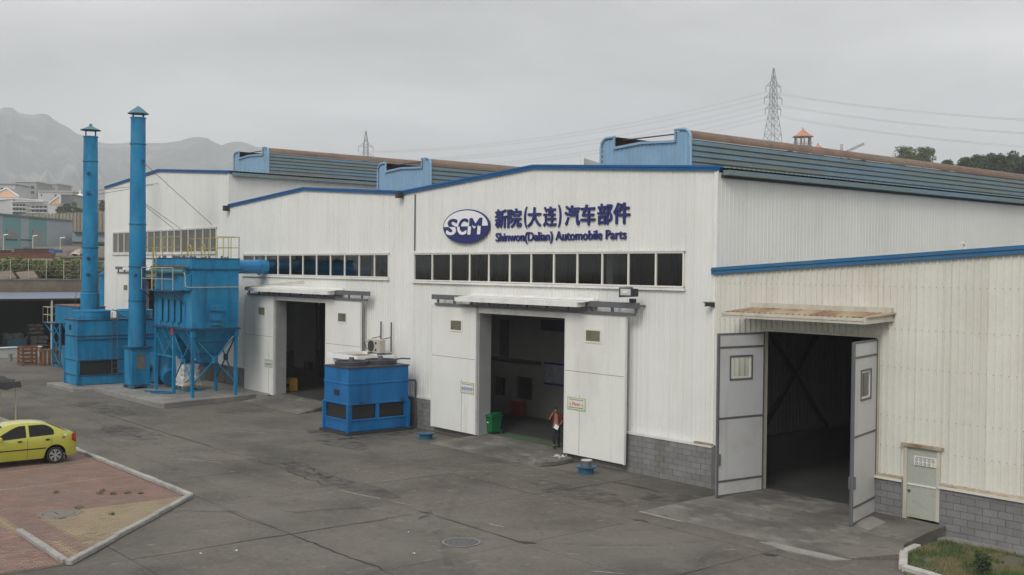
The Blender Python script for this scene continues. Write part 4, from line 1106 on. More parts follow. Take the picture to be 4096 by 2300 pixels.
[n for n in TYREM.node_tree.nodes if n.type == 'MAP_RANGE' and abs(n.inputs['To Max'].default_value - .55) < 1e-4][0].inputs['To Max'].default_value = .2
for dx in (0, 1.5):
    tyre_mark([((-9.6 + dx, -2.4), (-9 + dx, -8), (-18, -10.5 - dx))]); tyre_mark([((-8.6 + dx, -2.6), (-6 + dx, -9), (4 + dx, -12.5 - dx))]); tyre_mark([((3.0 + dx, -4.6), (2.5 + dx, -8.5 - dx), (-6, -11.2 - dx))])
    tyre_mark([((-27.5 + dx, -2.5), (-27 + dx, -9), (-36, -10.5 - dx))]); tyre_mark([((-38, -10.2 - dx), (-24, -10.8 - dx), (-9, -11.0 - dx))])
    tyre_mark([((4.6 + dx, -4.6), (6 + dx, -9), (10 + dx, -14))])
stain(-15.7, -2.6, .75, 1.9, z=.0095); stain(-17.0, -4.2, 1.9, .55, z=.0105); stain(-14.6, -5.0, 1.6, .7, z=.0115); stain(-7.2, -9.0, 2.4, .5, z=.0095); stain(-2.2, -4.0, 2.2, .8, z=.0095); stain(-30.5, -8.6, 3.2, .8, z=.0095); stain(-22.5, -10.6, 2.6, .9, z=.0095); stain(0.4, -2.6, 1.4, .5, z=.0095); stain(-10.4, -8.9, 1.8, .5, z=.0105)
# white cabin behind it with the air conditioner on top
CABW = mk('cabin_white', (.66, .66, .66), .5, var=.03)
hb = thing('guard_cabin', 'small white flat-roofed cabin half hidden behind the blue cooling unit', 'cabin', (-19.55, -1.05, 0))
MB().box(-20.6, -18.5, -1.95, -.22, .05, 2.9).build('wall', CABW, hb)
MB().box(-20.85, -18.25, -2.15, -2.05, 2.9, 3.1).box(-20.85, -18.25, -.3, -.2, 2.9, 3.1).box(-20.85, -20.75, -2.05, -.3, 2.9, 3.1).box(-18.35, -18.25, -2.05, -.3, 2.9, 3.1).build('parapet', SIGNW, hb)
MB().box(-20.75, -18.35, -2.05, -.3, 2.9, 2.98).build('roof', mk('dirty_roof', (.25, .2, .14), .9, var=.3, vs=2), hb)
for xx in (-20.4, -19.5, -18.6):
    MB().box(xx, xx + .06, -1.985, -1.95, .05, 2.9).build('corner_post', SIGNW, hb)
ac = thing('air_conditioner', 'beige air conditioner outdoor unit on the white cabin roof', 'air conditioner', (-18.75, -.75, 3.1))
MB().box(-19.25, -18.25, -1.0, -.68, 3.18, 3.78).build('casing', mk('ac_beige', (.45, .42, .36), .5, var=.06), ac, bevel=.02)
f = MB().lathe((0, 0, 0), [(.25, 0), (.25, .02), (.22, .02), (.05, .012), (.0001, .012)], 28)
f.xform(Matrix.Translation((-18.95, -1.005, 3.48)) @ Matrix.Rotation(rad(90), 4, 'X')); f.build('fan_grille', STEELD, ac, smooth=True)
for zz in (3.32, 3.62):
    MB().box(-18.62, -18.50, -1.012, -1.002, zz - .05, zz + .05).build('vent_slot', STEELD, ac)
for xx in (-19.15, -18.35):
    MB().box(xx - .03, xx + .03, -1.05, -.3, 3.105, 3.175).build('foot', STEELG, ac)
for xx in (-19.45, -18.6):
    MB().bar((xx, -.16, 3.2), (xx, -.16, 4.53), .06, .04).bar((xx, -.16, 3.85), (xx - .02, -.62, 3.78), .035, .035).build('support_arm', STEELG, ac)
MB().tube([(-19.26, -.85, 3.3), (-19.45, -.95, 3.35), (-19.5, -1.0, 3.6), (-19.4, -.9, 3.65)], .02, 6).build('hose', STEELD, ac)
# ---- left cooling tower with two fan stacks
lt = thing('cooling_tower', 'tall blue cooling tower with two round fan stacks beside the chimneys', 'cooling tower', (-40.6, -4.5, .2))
box_tower(lt, -41.75, -39.63, -7.10, -2.4, .22, 3.86, [.76, 1.60, 2.96], EQB, [(-41.75, -39.63)], [(-7.1, -6.95), (-4.8, -2.4)], (.76, 1.60), (-41.05, -40.7, 3.28, 3.56), [(-40.75, 1.75, 2.92)])
MB().box(-41.76, -39.62, -7.113, -7.103, .80, 1.58).build('front_sheet', EQB, lt)
MB().box(-39.66, -39.60, -7.12, -2.38, 2.72, 2.80).build('stiffener', EQD, lt)
for k, yy in enumerate((-5.95, -3.5)):
    f = MB().lathe((-40.68, yy, 3.88), [(1.0, 0), (1.0, .14), (1.02, .15), (1.02, .19), (1.0, .2), (1.0, .42), (1.04, .46), (1.0, .50), (.95, .46), (.95, .05), (.0001, .05)], 40).build('fan_stack', EQB, lt, smooth=True)
    m = MB()
    for j in range(6):
        a = j * math.pi / 3; m.bar((-40.68 + .1 * math.cos(a), yy + .1 * math.sin(a), 4.2), (-40.68 + .92 * math.cos(a), yy + .92 * math.sin(a), 4.25), .22, .02)
    m.build('fan_blade', STEELD, f)
    MB().cyl((-40.68, yy, 3.95), (-40.68, yy, 4.3), .13, n=12).build('motor', STEELD, f)
ld = MB().bar((-39.52, -5.22, .6), (-39.52, -5.22, 4.3), .03).bar((-39.52, -4.90, .6), (-39.52, -4.90, 4.3), .03).build('ladder', STEELG, lt)
for k in range(11):
    MB().bar((-39.52, -5.22, .8 + .3 * k), (-39.52, -4.90, .8 + .3 * k), .02).build('rung', STEELG, ld)
MB().tube([(-40.2, -4.98, 4.4), (-39.9, -4.85, 4.35), (-39.7, -4.7, 4.1), (-39.5, -4.4, 4.0)], .03, 6).build('cable', STEELD, lt)
# ---- chimneys
def chimney(t, c, z0, z1, r0, r1, joints, cap, capz, finial=False):
    prof = [(r0, z0)]
    for z in joints:
        r = r0 + (r1 - r0) * (z - z0) / (z1 - z0)
        prof += [(r, z - .03), (r + .035, z - .025), (r + .035, z + .025), (r, z + .03)]
    prof += [(r1, z1), (r1 + .03, z1), (r1 + .03, z1 - .06), (r1 - .02, z1 - .06), (r1 - .02, z1 - 1.5)]
    MB().lathe((c[0], c[1], 0), prof, 36).build('stack', EQB, t, smooth=True)
    for z in joints:
        r = r0 + (r1 - r0) * (z - z0) / (z1 - z0)
        MB().lathe((c[0], c[1], 0), [(r + .037, z - .012), (r + .045, z), (r + .037, z + .012)], 32).build('joint_line', EQD, t)
    m = MB()
    for k in range(4):
        a = k * math.pi / 2 + .5
        MB().bar((c[0] + (r1 - .02) * math.cos(a), c[1] + (r1 - .02) * math.sin(a), z1 - .3), (c[0] + (r1 - .02) * math.cos(a), c[1] + (r1 - .02) * math.sin(a), capz + .03), .05, .05).build('cap_strut', EQD, t)
    MB().lathe((c[0], c[1], 0), [(cap, capz - .03), (cap, capz), (cap * .45, capz + .24), (.0001, capz + .42)] if not finial else [(cap, capz - .02), (cap, capz), (cap * .5, capz + .14), (.10, capz + .24), (.08, capz + .36), (.0001, capz + .4)], 28).build('rain_cap', mk('cap_blue', (.05, .16, .22), .5, var=.15), t, smooth=True)
    MB().lathe((c[0], c[1], 0), [(cap - .01, capz - .025), (.0001, capz + .05)], 28).build('cap_underside', STEELD, t)
C2 = (-36.3, -5.0)
c2 = thing('chimney', 'taller blue steel chimney on a square pedestal beside the dust collector', 'chimney', (C2[0], C2[1], .28))
MB().box(-36.85, -35.75, -5.5, -4.5, .42, 2.45).build('pedestal', EQB, c2, bevel=.015)
MB().prism([(-36.95, -5.6, 2.45), (-35.65, -5.6, 2.45), (-35.65, -4.4, 2.45), (-36.95, -4.4, 2.45)], (0, 0, .10)).build('pedestal_cap', EQD, c2)
for px, py in ((-36.8, -5.45), (-35.8, -5.45), (-36.8, -4.55), (-35.8, -4.55)):
    MB().box(px - .09, px + .09, py - .09, py + .09, .28, .45).build('foot', EQB, c2)
MB().box(-36.88, -35.72, -5.53, -4.47, .42, .50).build('foot_band', EQD, c2)
MB().box(-35.74, -35.735, -5.22, -4.78, 1.35, 2.15).build('hatch', mk('hatch_rust', (.13, .12, .10), .7, var=.3, vs=2), c2)
chimney(c2, C2, 2.5, 15.0, .475, .385, [5.05, 6.9, 9.2, 13.55], .55, 15.22)
m = MB()
for zz, a in ((6.35, -.6), (6.3, 2.0), (12.55, .3)):
    MB().box(C2[0] + .43 * math.cos(a) - .06, C2[0] + .43 * math.cos(a) + .06, C2[1] + .43 * math.sin(a) - .06, C2[1] + .43 * math.sin(a) + .06, zz, zz + .14).build('lug', EQD, c2)

C1 = (-44.72, -4.7)
c1 = thing('chimney', 'slightly shorter tapered blue steel chimney with raised cap behind cooling tower', 'chimney', (C1[0], C1[1], 0))
MB().lathe((C1[0], C1[1], 0), [(.545, 0), (.545, 5.22), (.51, 5.25), (.49, 5.30)], 36).build('sleeve', EQB, c1, smooth=True)
chimney(c1, C1, 5.2, 14.72, .475, .405, [5.35, 8.0, 13.2], .60, 15.1, True)
m = MB()
for zz in (7.3, 6.3, 12.4, 11.2):
    MB().box(C1[0] + .32, C1[0] + .52, C1[1] - .35, C1[1] - .2, zz, zz + .15).build('lug', EQD, c1)

WIRE = mk('guy_wire', (.12, .12, .12), .6)
for a, b in (((C2[0] + .5, C2[1], 12.62), (-37.6, -.10, 9.35)), ((C2[0] + .3, C2[1] + .3, 10.2), (-43.2, -.1, 9.25)), ((C2[0] + .35, C2[1] + .3, 10.3), (-42.2, -.1, 9.25))):
    MB().tube([a, b], .016, 5).build('guy_wire', WIRE, c2)
for a, b in (((C1[0] + .45, C1[1], 11.4), (-47.5, 4.0, 12.9)), ((C1[0] + .45, C1[1] + .2, 11.2), (-48.5, 3.0, 12.8)), ((C1[0] - .5, C1[1], 11.5), (-46.1, -5.2, 4))):
    MB().tube([a, b], .016, 5).build('guy_wire', WIRE, c1)
# ---- dust collector
X0, X1, Y0, Y1, ZP = -35.0, -30.08, -4.58, -2.04, .28
dc = thing('dust_collector', 'large blue bag filter on braced legs with hoppers and yellow rails', 'dust collector', ((X0 + X1) / 2, (Y0 + Y1) / 2, ZP))
MB().box(X0, X1, Y0, Y1, 3.80, 6.80).build('casing', EQB, dc, bevel=.01)
MB().box(X0 - .04, X1 + .04, Y0 - .04, Y1 + .04, 6.82, 7.34).build('upper_casing', EQB, dc, bevel=.01)
MB().box(X0 - .06, X1 + .06, Y0 - .06, Y1 + .06, 6.78, 6.82).build('flange', EQD, dc)
MB().box(X0 - .07, X1 + .07, Y0 - .07, Y1 + .07, 7.34, 7.38).build('top_plate', EQD, dc)
MB().box(X0 - .08, X1 + .08, Y0 - .08, Y1 + .08, 3.70, 3.80).build('support_ring', EQD, dc)
for yy in (-3.95, -3.30, -2.66):
    MB().box(X1, X1 + .035, yy - .03, yy + .03, 3.82, 6.76).build('stiffener', EQB, dc)
for xx in (-34.6, -34.1, -33.3, -32.5, -31.7, -30.9):
    MB().box(xx - .03, xx + .03, Y0 - .035, Y0, 3.82, 5.2).build('stiffener', EQB, dc)
for xx in (-33.95, -33.15, -32.35, -31.55):
    MB().box(xx - .19, xx + .19, Y0 - .10, Y0 - .036, 4.05, 5.2).build('access_panel', EQB, dc, bevel=.02)
    MB().box(xx + .19, xx + .225, Y0 - .07, Y0 - .036, 4.05, 5.2).build('panel_edge', EQD, dc)
MB().box(-31.3, X1 - .02, Y0 - .22, Y0 - .036, 5.72, 6.55).build('valve_box', EQB, dc)
MB().box(X1 + .036, X1 + .10, -3.62, -3.0, 3.92, 4.95).build('inspection_door', EQB, dc, bevel=.02)
for zz in (4.18, 4.68):
    MB().box(X1 + .10, X1 + .17, -3.70, -2.92, zz, zz + .10).build('door_clamp', EQB, dc)
# compressed-air header with pulse valves
hd = MB().cyl((-34.7, Y0 - .30, 6.66), (-30.35, Y0 - .30, 6.66), .13, n=14).build('air_header', mk('header_teal', (.03, .17, .22), .45), dc, smooth=True)
for k in range(22):
    xx = -34.6 + k * .198
    MB().cyl((xx, Y0 - .3, 6.80), (xx, Y0 - .3, 6.95), .06, n=8).build('pulse_valve', mk('valve_brown', (.10, .08, .06), .6), hd)
    MB().bar((xx, Y0 - .3, 6.92), (xx, Y0 - .04, 6.96), .045, .045).build('pulse_pipe', mk('valve_grey', (.2, .2, .2), .5), hd)
MB().tube([(-30.35, Y0 - .3, 6.62), (-30.2, Y0 - .32, 6.5), (-30.15, Y0 - .32, 5.95), (-30.1, Y0 - .25, 5.9), (X1 + .08, Y0 - .1, 5.88), (X1 + .08, -2.0, 5.9), (-29.9, -.1, 6.05), (-26.8, -.1, 6.25)], .022, 6).build('air_line', PALE, dc)
# walkway on the front with pale rail
MB().box(-35.1, -30.9, Y0 - .72, Y0 - .04, 5.64, 5.70).build('walkway', EQD, dc)
for xx in (-34.9, -31.0):
    MB().bar((xx, Y0 - .68, 5.64), (xx + .0, Y0 - .02, 5.0), .05).build('walkway_brace', EQD, dc)
def railing(parent, pts, h, mat, mids=(.5,), posts=4):
    r = MB()
    for a, b in zip(pts, pts[1:]):
        a, b = Vector(a), Vector(b)
        r.cyl(a + Vector((0, 0, h)), b + Vector((0, 0, h)), .022, n=6)
        for q in mids:
            r.cyl(a + Vector((0, 0, h * q)), b + Vector((0, 0, h * q)), .018, n=6)
    ro = r.build('railing', mat, parent)
    for a, b in zip(pts, pts[1:]):
        a, b = Vector(a), Vector(b)
        for k in range(posts + 1):
            c = a + (b - a) * k / posts
            MB().cyl(c, c + Vector((0, 0, h)), .022, n=6).build('rail_post', mat, ro)
    return ro
railing(dc, [(-35.06, Y0 - .66, 5.70), (-30.9, Y0 - .66, 5.70)], 1.16, PALE, posts=3)
railing(dc, [(X1, Y1, 7.38), (X0 - 1.6, Y1, 7.38)], 1.10, YEL, posts=7)
railing(dc, [(X0 - 2.6, Y0, 7.38), (X1 - 1.3, Y0, 7.38), ], 1.10, YEL, posts=5)
railing(dc, [(X1, Y1, 7.38), (X1, Y0 + 1.35, 7.38)], 1.10, YEL, posts=2)
MB().box(X0 - 1.75, X0 - .08, Y0, Y1, 7.30, 7.36).build('side_walkway', EQD, dc)
lad = MB().bar((-33.95, Y0 - .5, 5.72), (-33.95, Y0 - .5, 7.9), .035).bar((-33.5, Y0 - .5, 5.72), (-33.5, Y0 - .5, 7.9), .035).build('ladder', YEL, dc)
for k in range(7):
    MB().bar((-33.95, Y0 - .5, 5.95 + .28 * k), (-33.5, Y0 - .5, 5.95 + .28 * k), .022).build('rung', YEL, lad)
m = MB()
for xx, yy in ((-31.85, -3.2), (-33.6, -3.2)):
    m.tube([(xx - .2, yy, 7.38), (xx - .2, yy, 7.95), (xx - .1, yy, 8.08), (xx + .1, yy, 8.08), (xx + .2, yy, 7.95), (xx + .2, yy, 7.38)], .025, 6)
m.build('hoop', YEL, dc)
m = MB()
for k in range(30):
    xx, yy = RND.uniform(X0 + .2, X1 - .2), RND.choice((Y0 + .15, Y0 + .4, Y1 - .3, -3.3)); m.cyl((xx, yy, 7.38), (xx, yy, 7.38 + RND.uniform(.06, .14)), .06, n=6)
m.build('roof_fittings', STEELG, dc, kind='stuff')
# hoppers
XC = (X0 + X1) / 2
for a, b in ((X0, XC), (XC, X1)):
    cx, cy = (a + b) / 2, (Y0 + Y1) / 2
    o1, o2 = .28, .28
    hp = MB().add([(a + .05, Y0 + .05, 3.70), (b - .02, Y0 + .05, 3.70), (b - .02, Y1 - .05, 3.70), (a + .05, Y1 - .05, 3.70), (cx - o1, cy - o2, 1.95), (cx + o1, cy - o2, 1.95), (cx + o1, cy + o2, 1.95), (cx - o1, cy + o2, 1.95)],
             [(0, 1, 5, 4), (1, 2, 6, 5), (2, 3, 7, 6), (3, 0, 4, 7), (4, 5, 6, 7)]).build('hopper', EQB, dc)
    MB().box(cx - .2, cx + .2, cy - .2, cy + .2, 1.72, 1.95).build('outlet', EQD, hp)
    for zz, f in ((3.05, .37), (2.45, .72)):
        e = 1 - f
        hx0, hx1 = a + .05 + (cx - o1 - a - .05) * f, b - .02 + (cx + o1 - b + .02) * f
        hy0, hy1 = Y0 + .05 + (cy - o2 - Y0 - .05) * f, Y1 - .05 + (cy + o2 - Y1 + .05) * f
        MB().box(hx0 - .02, hx1 + .02, hy0 - .02, hy1 + .02, zz - .02, zz + .02).build('hopper_band', EQD, hp)
    for k in range(1, 4):
        q = k / 4
        MB().bar((b - .005, Y0 + .05 + (Y1 - Y0 - .1) * q, 3.68), (cx + o1 + .01, cy - o2 + 2 * o2 * q, 1.97), .03, .03).bar((a + (b - a) * q, Y0 + .04, 3.68), (cx - o1 + 2 * o1 * q, cy - o2 - .01, 1.97), .03, .03).build('hopper_rib', EQB, hp)
# legs and braces
LEGX = (X0 + .1, XC, X1 - .1)
for xx in LEGX:
    for yy in (Y0 + .1, Y1 - .1):
        MB().box(xx - .075, xx + .075, yy - .075, yy + .075, ZP, 3.70).build('leg', EQB, dc)
        MB().box(xx - .14, xx + .14, yy - .10, yy + .10, 3.36, 3.69).build('gusset', EQB, dc)
def xbrace(p, q, z0, z1, mat=EQB):
    p, q = Vector(p), Vector(q)
    c = (p + q) / 2
    zm = z0 + (z1 - z0) * .5
    for e in (p, q):
        for z in (z0, z1):
            MB().bar((e.x, e.y, z), (c.x, c.y, zm), .055, .055).build('brace', mat, dc)
    MB().box(c.x - .09, c.x + .09, c.y - .09, c.y + .09, zm - .16, zm + .16).build('brace_plate', mat, dc)
ylf, ylb = Y0 + .1, Y1 - .1
xbrace((LEGX[1], ylf, 0), (LEGX[2], ylf, 0), .95, 3.4)
xbrace((LEGX[2], ylf, 0), (LEGX[2], ylb, 0), .95, 3.4)
xbrace((LEGX[2], ylb, 0), (LEGX[1], ylb, 0), .95, 3.4, EQD)
mx = (LEGX[0] + LEGX[1]) / 2
for xx in (LEGX[0], LEGX[1]):
    MB().bar((xx, ylf, 3.4), (mx, ylf, 2.25), .055).build('brace', EQB, dc)
MB().bar((LEGX[0], ylf, 2.2), (LEGX[1], ylf, 2.2), .08).build('brace', EQB, dc)
MB().box(LEGX[1] - .15, LEGX[1] + .15, ylf - .125, ylf - .105, 3.36, 3.68).build('warning_plate', mk('red_plate', (.42, .03, .03), .5), dc)
# outlet duct into the hall
DB = mk('duct_blue', (.015, .20, .42), .35, var=.06)
du = thing('duct', 'fat blue round duct running from dust collector through the window band', 'duct', (-30.9, 0, 6.5))
MB().tube([(-31.0, -2.0, 6.95), (-31.0, .9, 6.95), (-30.85, 1.35, 6.95), (-30.5, 1.7, 6.95), (-30.0, 1.8, 6.93), (-19.0, 1.8, 6.85)], .37, 24).build('duct_run', DB, du, smooth=True)
for yy in (-1.9, -.45):
    MB().lathe((0, 0, 0), [(.37, -.03), (.42, -.03), (.42, .03), (.37, .03)], 28).xform(Matrix.Translation((-31.0, yy, 6.95)) @ Matrix.Rotation(rad(90), 4, 'X')).build('duct_flange', DB, du, smooth=True)
# inlet elbow duct between chimney and collector
dv = thing('duct', 'vertical blue elbow duct between the chimney and dust collector legs', 'duct', (-36.6, -3.6, .3))
MB().tube([(-35.0, -3.3, 5.2), (-35.6, -3.3, 5.25), (-36.1, -3.3, 5.1), (-36.3, -3.3, 4.7), (-36.3, -3.3, 1.7), (-36.25, -3.3, 1.15), (-35.95, -3.35, .82), (-35.5, -3.4, .75)], [.5, .5, .48, .46, .46, .46, .46, .46], 22).build('duct_run', EQB, dv, smooth=True)
for zz in (4.55, 2.0):
    MB().lathe((-36.3, -3.3, zz), [(.46, -.03), (.51, -.03), (.51, .03), (.46, .03)], 24).build('duct_flange', EQD, dv)
fn = thing('blower_fan', 'blue centrifugal blower casing behind the chimney pedestal', 'fan', (-38.6, -3.2, .28))
MB().cyl((-38.1, -3.5, 1.2), (-38.1, -2.8, 1.2), .85, n=32).build('scroll', EQB, fn, smooth=True)
MB().box(-38.5, -37.2, -3.45, -2.85, .28, .75).build('base', EQD, fn)
MB().cyl((-38.1, -4.3, 1.2), (-38.1, -3.5, 1.2), .22, n=14).build('motor', mk('motor_teal', (.04, .12, .13), .5), fn, smooth=True)
pd = thing('duct', 'slim blue vertical pipe with bent top at the tall hall corner', 'duct', (-57.0, .75, 0))
MB().tube([(-57.2, .6, 0.2), (-57.2, .6, 6.35), (-57.1, .7, 6.75), (-56.75, .95, 7.05), (-56.4, 1.2, 7.2), (-55.4, 1.9, 7.25)], .42, 20).build('duct_run', EQB, pd, smooth=True)
MB().lathe((-57.2, .6, 6.2), [(.42, -.03), (.46, -.03), (.46, .03), (.42, .03)], 24).build('duct_flange', EQD, pd)
# big bag on pallet under the hopper, loose beams
PSLOT = (-34.2, -2.6)
bp = thing('wooden_pallet', 'pale wooden pallet under the silver bulk bag', 'pallet', (-33.6, -3.2, .42))
for k in range(5):
    MB().box(-34.3, -33.1, -3.75 + .26 * k, -3.62 + .26 * k, .53, .56).build('deck_board', WOODP, bp)
for xx in (-34.25, -33.75, -33.2):
    MB().box(xx - .05, xx + .05, -3.75, -2.58, .44, .53).build('bearer', WOODP, bp)
jk = MB().box(-34.5, -32.9, -3.6, -3.4, .30, .42).box(-34.5, -32.9, -2.95, -2.75, .30, .42).box(-34.5, -34.3, -3.6, -2.75, .30, .42).build('pallet_jack', EQB)
tag(jk, 'low blue fork frame carrying the pallet under the dust collector', 'pallet jack')
m = MB(); rows = []
for zi in range(14):
    z = .57 + .085 * zi; f = zi / 13
    row = []
    for k in range(33):
        a = 2 * math.pi * k / 32
        sq = 1 / max(abs(math.cos(a)), abs(math.sin(a))) ** .75
        r = (.55 - .10 * f) * sq * (1 + .26 * noise.noise(Vector((math.cos(a) * 2, math.sin(a) * 2, z * 2.5))) + .16 * noise.noise(Vector((math.cos(a) * 6, math.sin(a) * 6, z * 7))))
        row.append((-33.7 + r * math.cos(a), -3.18 + r * math.sin(a), z + .05 * noise.noise(Vector((a, z * 3, 2)))))
    rows.append(row)
m.grid(rows); m.poly([q for q in rows[-1][:-1]])
tag(m.build('bulk_bag', mk('silver_bag', (.58, .57, .55), .4, metal=.1, var=.1, vs=3), smooth=False), 'crumpled silver bulk bag on a pallet beneath the dust collector', 'bag')
for k, (a, b, lb) in enumerate((((-34.3, -5.35, .34), (-33.0, -4.35, .34), 'blue steel beam on the pad, the one nearer the chimney'), ((-33.3, -5.4, .34), (-32.5, -4.6, .34), 'short blue steel beam lying on pad nearer the yard'))):
    m = MB().bar(a, b, .14, .02).bar(Vector(a) + Vector((0, 0, -.05)), Vector(b) + Vector((0, 0, -.05)), .02, .10)
    tag(m.build('steel_beam', EQB), lb, 'beam', 'loose beams on the pad')
# small blue filter on a frame at the far left with railed platform
sf = thing('dust_collector', 'small blue filter box on a lattice frame at hall corner', 'dust collector', (-53, -3.2, 0))
MB().box(-54.6, -49.8, -3.7, -2.0, 3.0, 4.2).build('casing', EQB, sf, bevel=.02)
MB().box(-54.65, -49.75, -3.75, -1.95, 4.2, 4.25).build('lid', mk('rusty_lid', (.15, .09, .06), .8), sf)
for xx, yy in ((-55.2, -3.65), (-53.7, -3.65), (-55.2, -2.2), (-53.7, -2.2)):
    MB().box(xx - .06, xx + .06, yy - .06, yy + .06, 0, 3.0).build('leg', EQB, sf)
for z0 in (.1, 1.0, 2.0):
    MB().bar((-55.2, -3.65, z0), (-53.7, -3.65, z0 + .9), .05).bar((-53.7, -3.65, z0), (-55.2, -3.65, z0 + .9), .05).build('brace', EQB, sf)
MB().bar((-55.2, -3.65, .08), (-53.7, -3.65, .08), .08).build('foot_beam', EQB, sf)
MB().box(-53.4, -52.0, -3.6, -2.4, .1, 1.5).build('bin', EQB, sf)
MB().add([(-53.6, -3.6, 3.0), (-51.6, -3.6, 3.0), (-51.6, -2.1, 3.0), (-53.6, -2.1, 3.0), (-52.9, -3.1, 1.7), (-52.5, -3.1, 1.7), (-52.5, -2.7, 1.7), (-52.9, -2.7, 1.7)], [(0, 1, 5, 4), (1, 2, 6, 5), (2, 3, 7, 6), (3, 0, 4, 7), (4, 5, 6, 7)]).build('hopper', EQB, sf)
MB().box(-56.7, -54.6, -3.9, -2.6, 2.9, 2.96).build('platform', EQD, sf)
MB().bar((-56.6, -3.8, 2.9), (-55.2, -3.65, 2.2), .06).build('platform_brace', EQB, sf)
railing(sf, [(-54.6, -3.88, 2.96), (-56.65, -3.88, 2.96), (-56.65, -2.65, 2.96)], 1.05, PALE, posts=2)
# ------------------------------------------------------------------ wooden crates, low wall, shed
def crate(x, y, w, d, h, label, upright):
    t = thing('wooden_crate', label, 'crate', (x, y, 0), 'brown slatted crates by the shed')
    for px in (x - w / 2 + .06, x + w / 2 - .06):
        for py in (y - d / 2 + .06, y + d / 2 - .06):
            MB().box(px - .06, px + .06, py - .06, py + .06, 0, h).build('post', WOOD, t)
    if not upright:
        for k in range(5):
            z = .06 + (h - .16) * k / 4
            for py in (y - d / 2 - .02, y + d / 2):
                MB().box(x - w / 2, x + w / 2, py, py + .02, z, z + .12).build('slat', WOOD, t)
            for px in (x - w / 2 - .02, x + w / 2):
                MB().box(px, px + .02, y - d / 2, y + d / 2, z, z + .12).build('slat', WOOD, t)
    else:
        for k in range(4):
            xx = x - w / 2 + (w - .14) * k / 3
            for py in (y - d / 2 - .02, y + d / 2):
                MB().box(xx, xx + .14, py, py + .02, 0.02, h).build('slat', WOOD, t)
            yy = y - d / 2 + (d - .14) * k / 3
            for px in (x - w / 2 - .02, x + w / 2):
                MB().box(px, px + .02, yy, yy + .14, 0.02, h).build('slat', WOOD, t)
            MB().box(xx, xx + .14, y - d / 2, y + d / 2, h, h + .02).build('slat', WOOD, t)
        for z in (.08, h - .12):
            MB().box(x - w / 2, x + w / 2, y - d / 2 - .045, y - d / 2 - .021, z, z + .1).build('rail', WOOD, t)
crate(-56.85, -4.85, 1.15, 1.0, 1.28, 'taller brown wooden crate with level slats beside low white wall', False)
crate(-55.95, -3.65, 1.0, 1.0, 1.05, 'lower brown wooden crate with upright slats beside blue frame', True)
lw = MB().prism([(-64.3, -14, 0), (-64.0, -14, 0), (-63.5, -2.0, 0), (-63.8, -2.0, 0)], (0, 0, .72)).build('low_wall', mk('whitewashed', (.42, .42, .42), .85, var=.12, vs=1.2))
tag(lw, 'low whitewashed wall in front of the dark open shed', 'wall')
lwc = MB().prism([(-64.4, -14, .72), (-63.9, -14, .72), (-63.4, -1.9, .72), (-63.9, -1.9, .72)], (0, 0, .06)).build('coping', mk('white_coping', (.66, .66, .66), .8), lw)
st = MB().cyl((-60.9, -4.85, 0), (-60.9, -4.85, .5), .13, n=12).build('bollard', mk('grey_post', (.16, .16, .165), .8))
tag(st, 'short grey post standing before the low white wall', 'bollard')
sh = thing('open_shed', 'open shed with pale corrugated roof and dark interior', 'shed', (-74, 2, 0))
rr = []
yv = -30.0
ra, rb = [], []
while yv < 12:
    for dy, h in ((0, 0), (.10, .035), (.2, 0)):
        ra.append((-70.3, yv + dy, 4.14 + h)); rb.append((-79.6, yv + dy, 4.44 + h))
    yv += .2
MB().grid([ra, rb]).build('roof', mk('pale_blue_roof', (.13, .155, .21), .55, var=.08, vs=.6, dirt=GRIME, damt=.2, dscale=(1, 1, 1)), sh)
MB().box(-70.45, -70.36, -30, 12, 4.0, 4.10).build('eave_beam', STEELD, sh)
for yy in (-23, -15, -7, .91, 8.8):
    MB().cyl((-70.45, yy, 0), (-70.45, yy, 4.05), .09, n=12).build('post', mk('shed_post', (.42, .42, .40), .6), sh)
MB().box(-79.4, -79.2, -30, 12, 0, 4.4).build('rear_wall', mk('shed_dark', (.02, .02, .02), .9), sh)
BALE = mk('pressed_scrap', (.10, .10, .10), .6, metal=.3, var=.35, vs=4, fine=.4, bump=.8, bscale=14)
def proj_on_x(u, v, x):
    d = FW + RT * ((u - 2048) / 4408.66) - UP * ((v - 1150) / 4408.66)
    t = (x - CAMP.x) / d.x
    return CAMP + d * t
bi = 0
for (u0, u1, v0, v1) in ((118, 137, 1296, 1308), (138, 174, 1296, 1308), (117, 153, 1309, 1323), (156, 176, 1309, 1323), (121, 175, 1325, 1338), (122, 150, 1343, 1386), (152, 193, 1343, 1360), (151, 172, 1361, 1374), (173, 190, 1361, 1374), (153, 190, 1375, 1388)):
    a, b = proj_on_x(u0, v1, -72.5), proj_on_x(u1, v0, -72.5)
    m = MB().box(-73.4, -72.5, a.y, b.y, a.z + .01, b.z)
    bi += 1
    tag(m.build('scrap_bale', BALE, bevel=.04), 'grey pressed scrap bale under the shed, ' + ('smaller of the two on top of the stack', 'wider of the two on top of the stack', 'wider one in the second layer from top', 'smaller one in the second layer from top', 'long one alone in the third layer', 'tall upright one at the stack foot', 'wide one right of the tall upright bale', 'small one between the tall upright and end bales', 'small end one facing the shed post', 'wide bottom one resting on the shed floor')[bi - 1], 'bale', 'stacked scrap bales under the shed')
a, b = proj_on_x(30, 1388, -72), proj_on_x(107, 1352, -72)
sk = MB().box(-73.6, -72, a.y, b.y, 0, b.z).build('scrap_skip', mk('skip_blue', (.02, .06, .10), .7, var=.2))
tag(sk, 'faded blue steel skip heaped with scrap under the shed', 'skip')
m = MB()
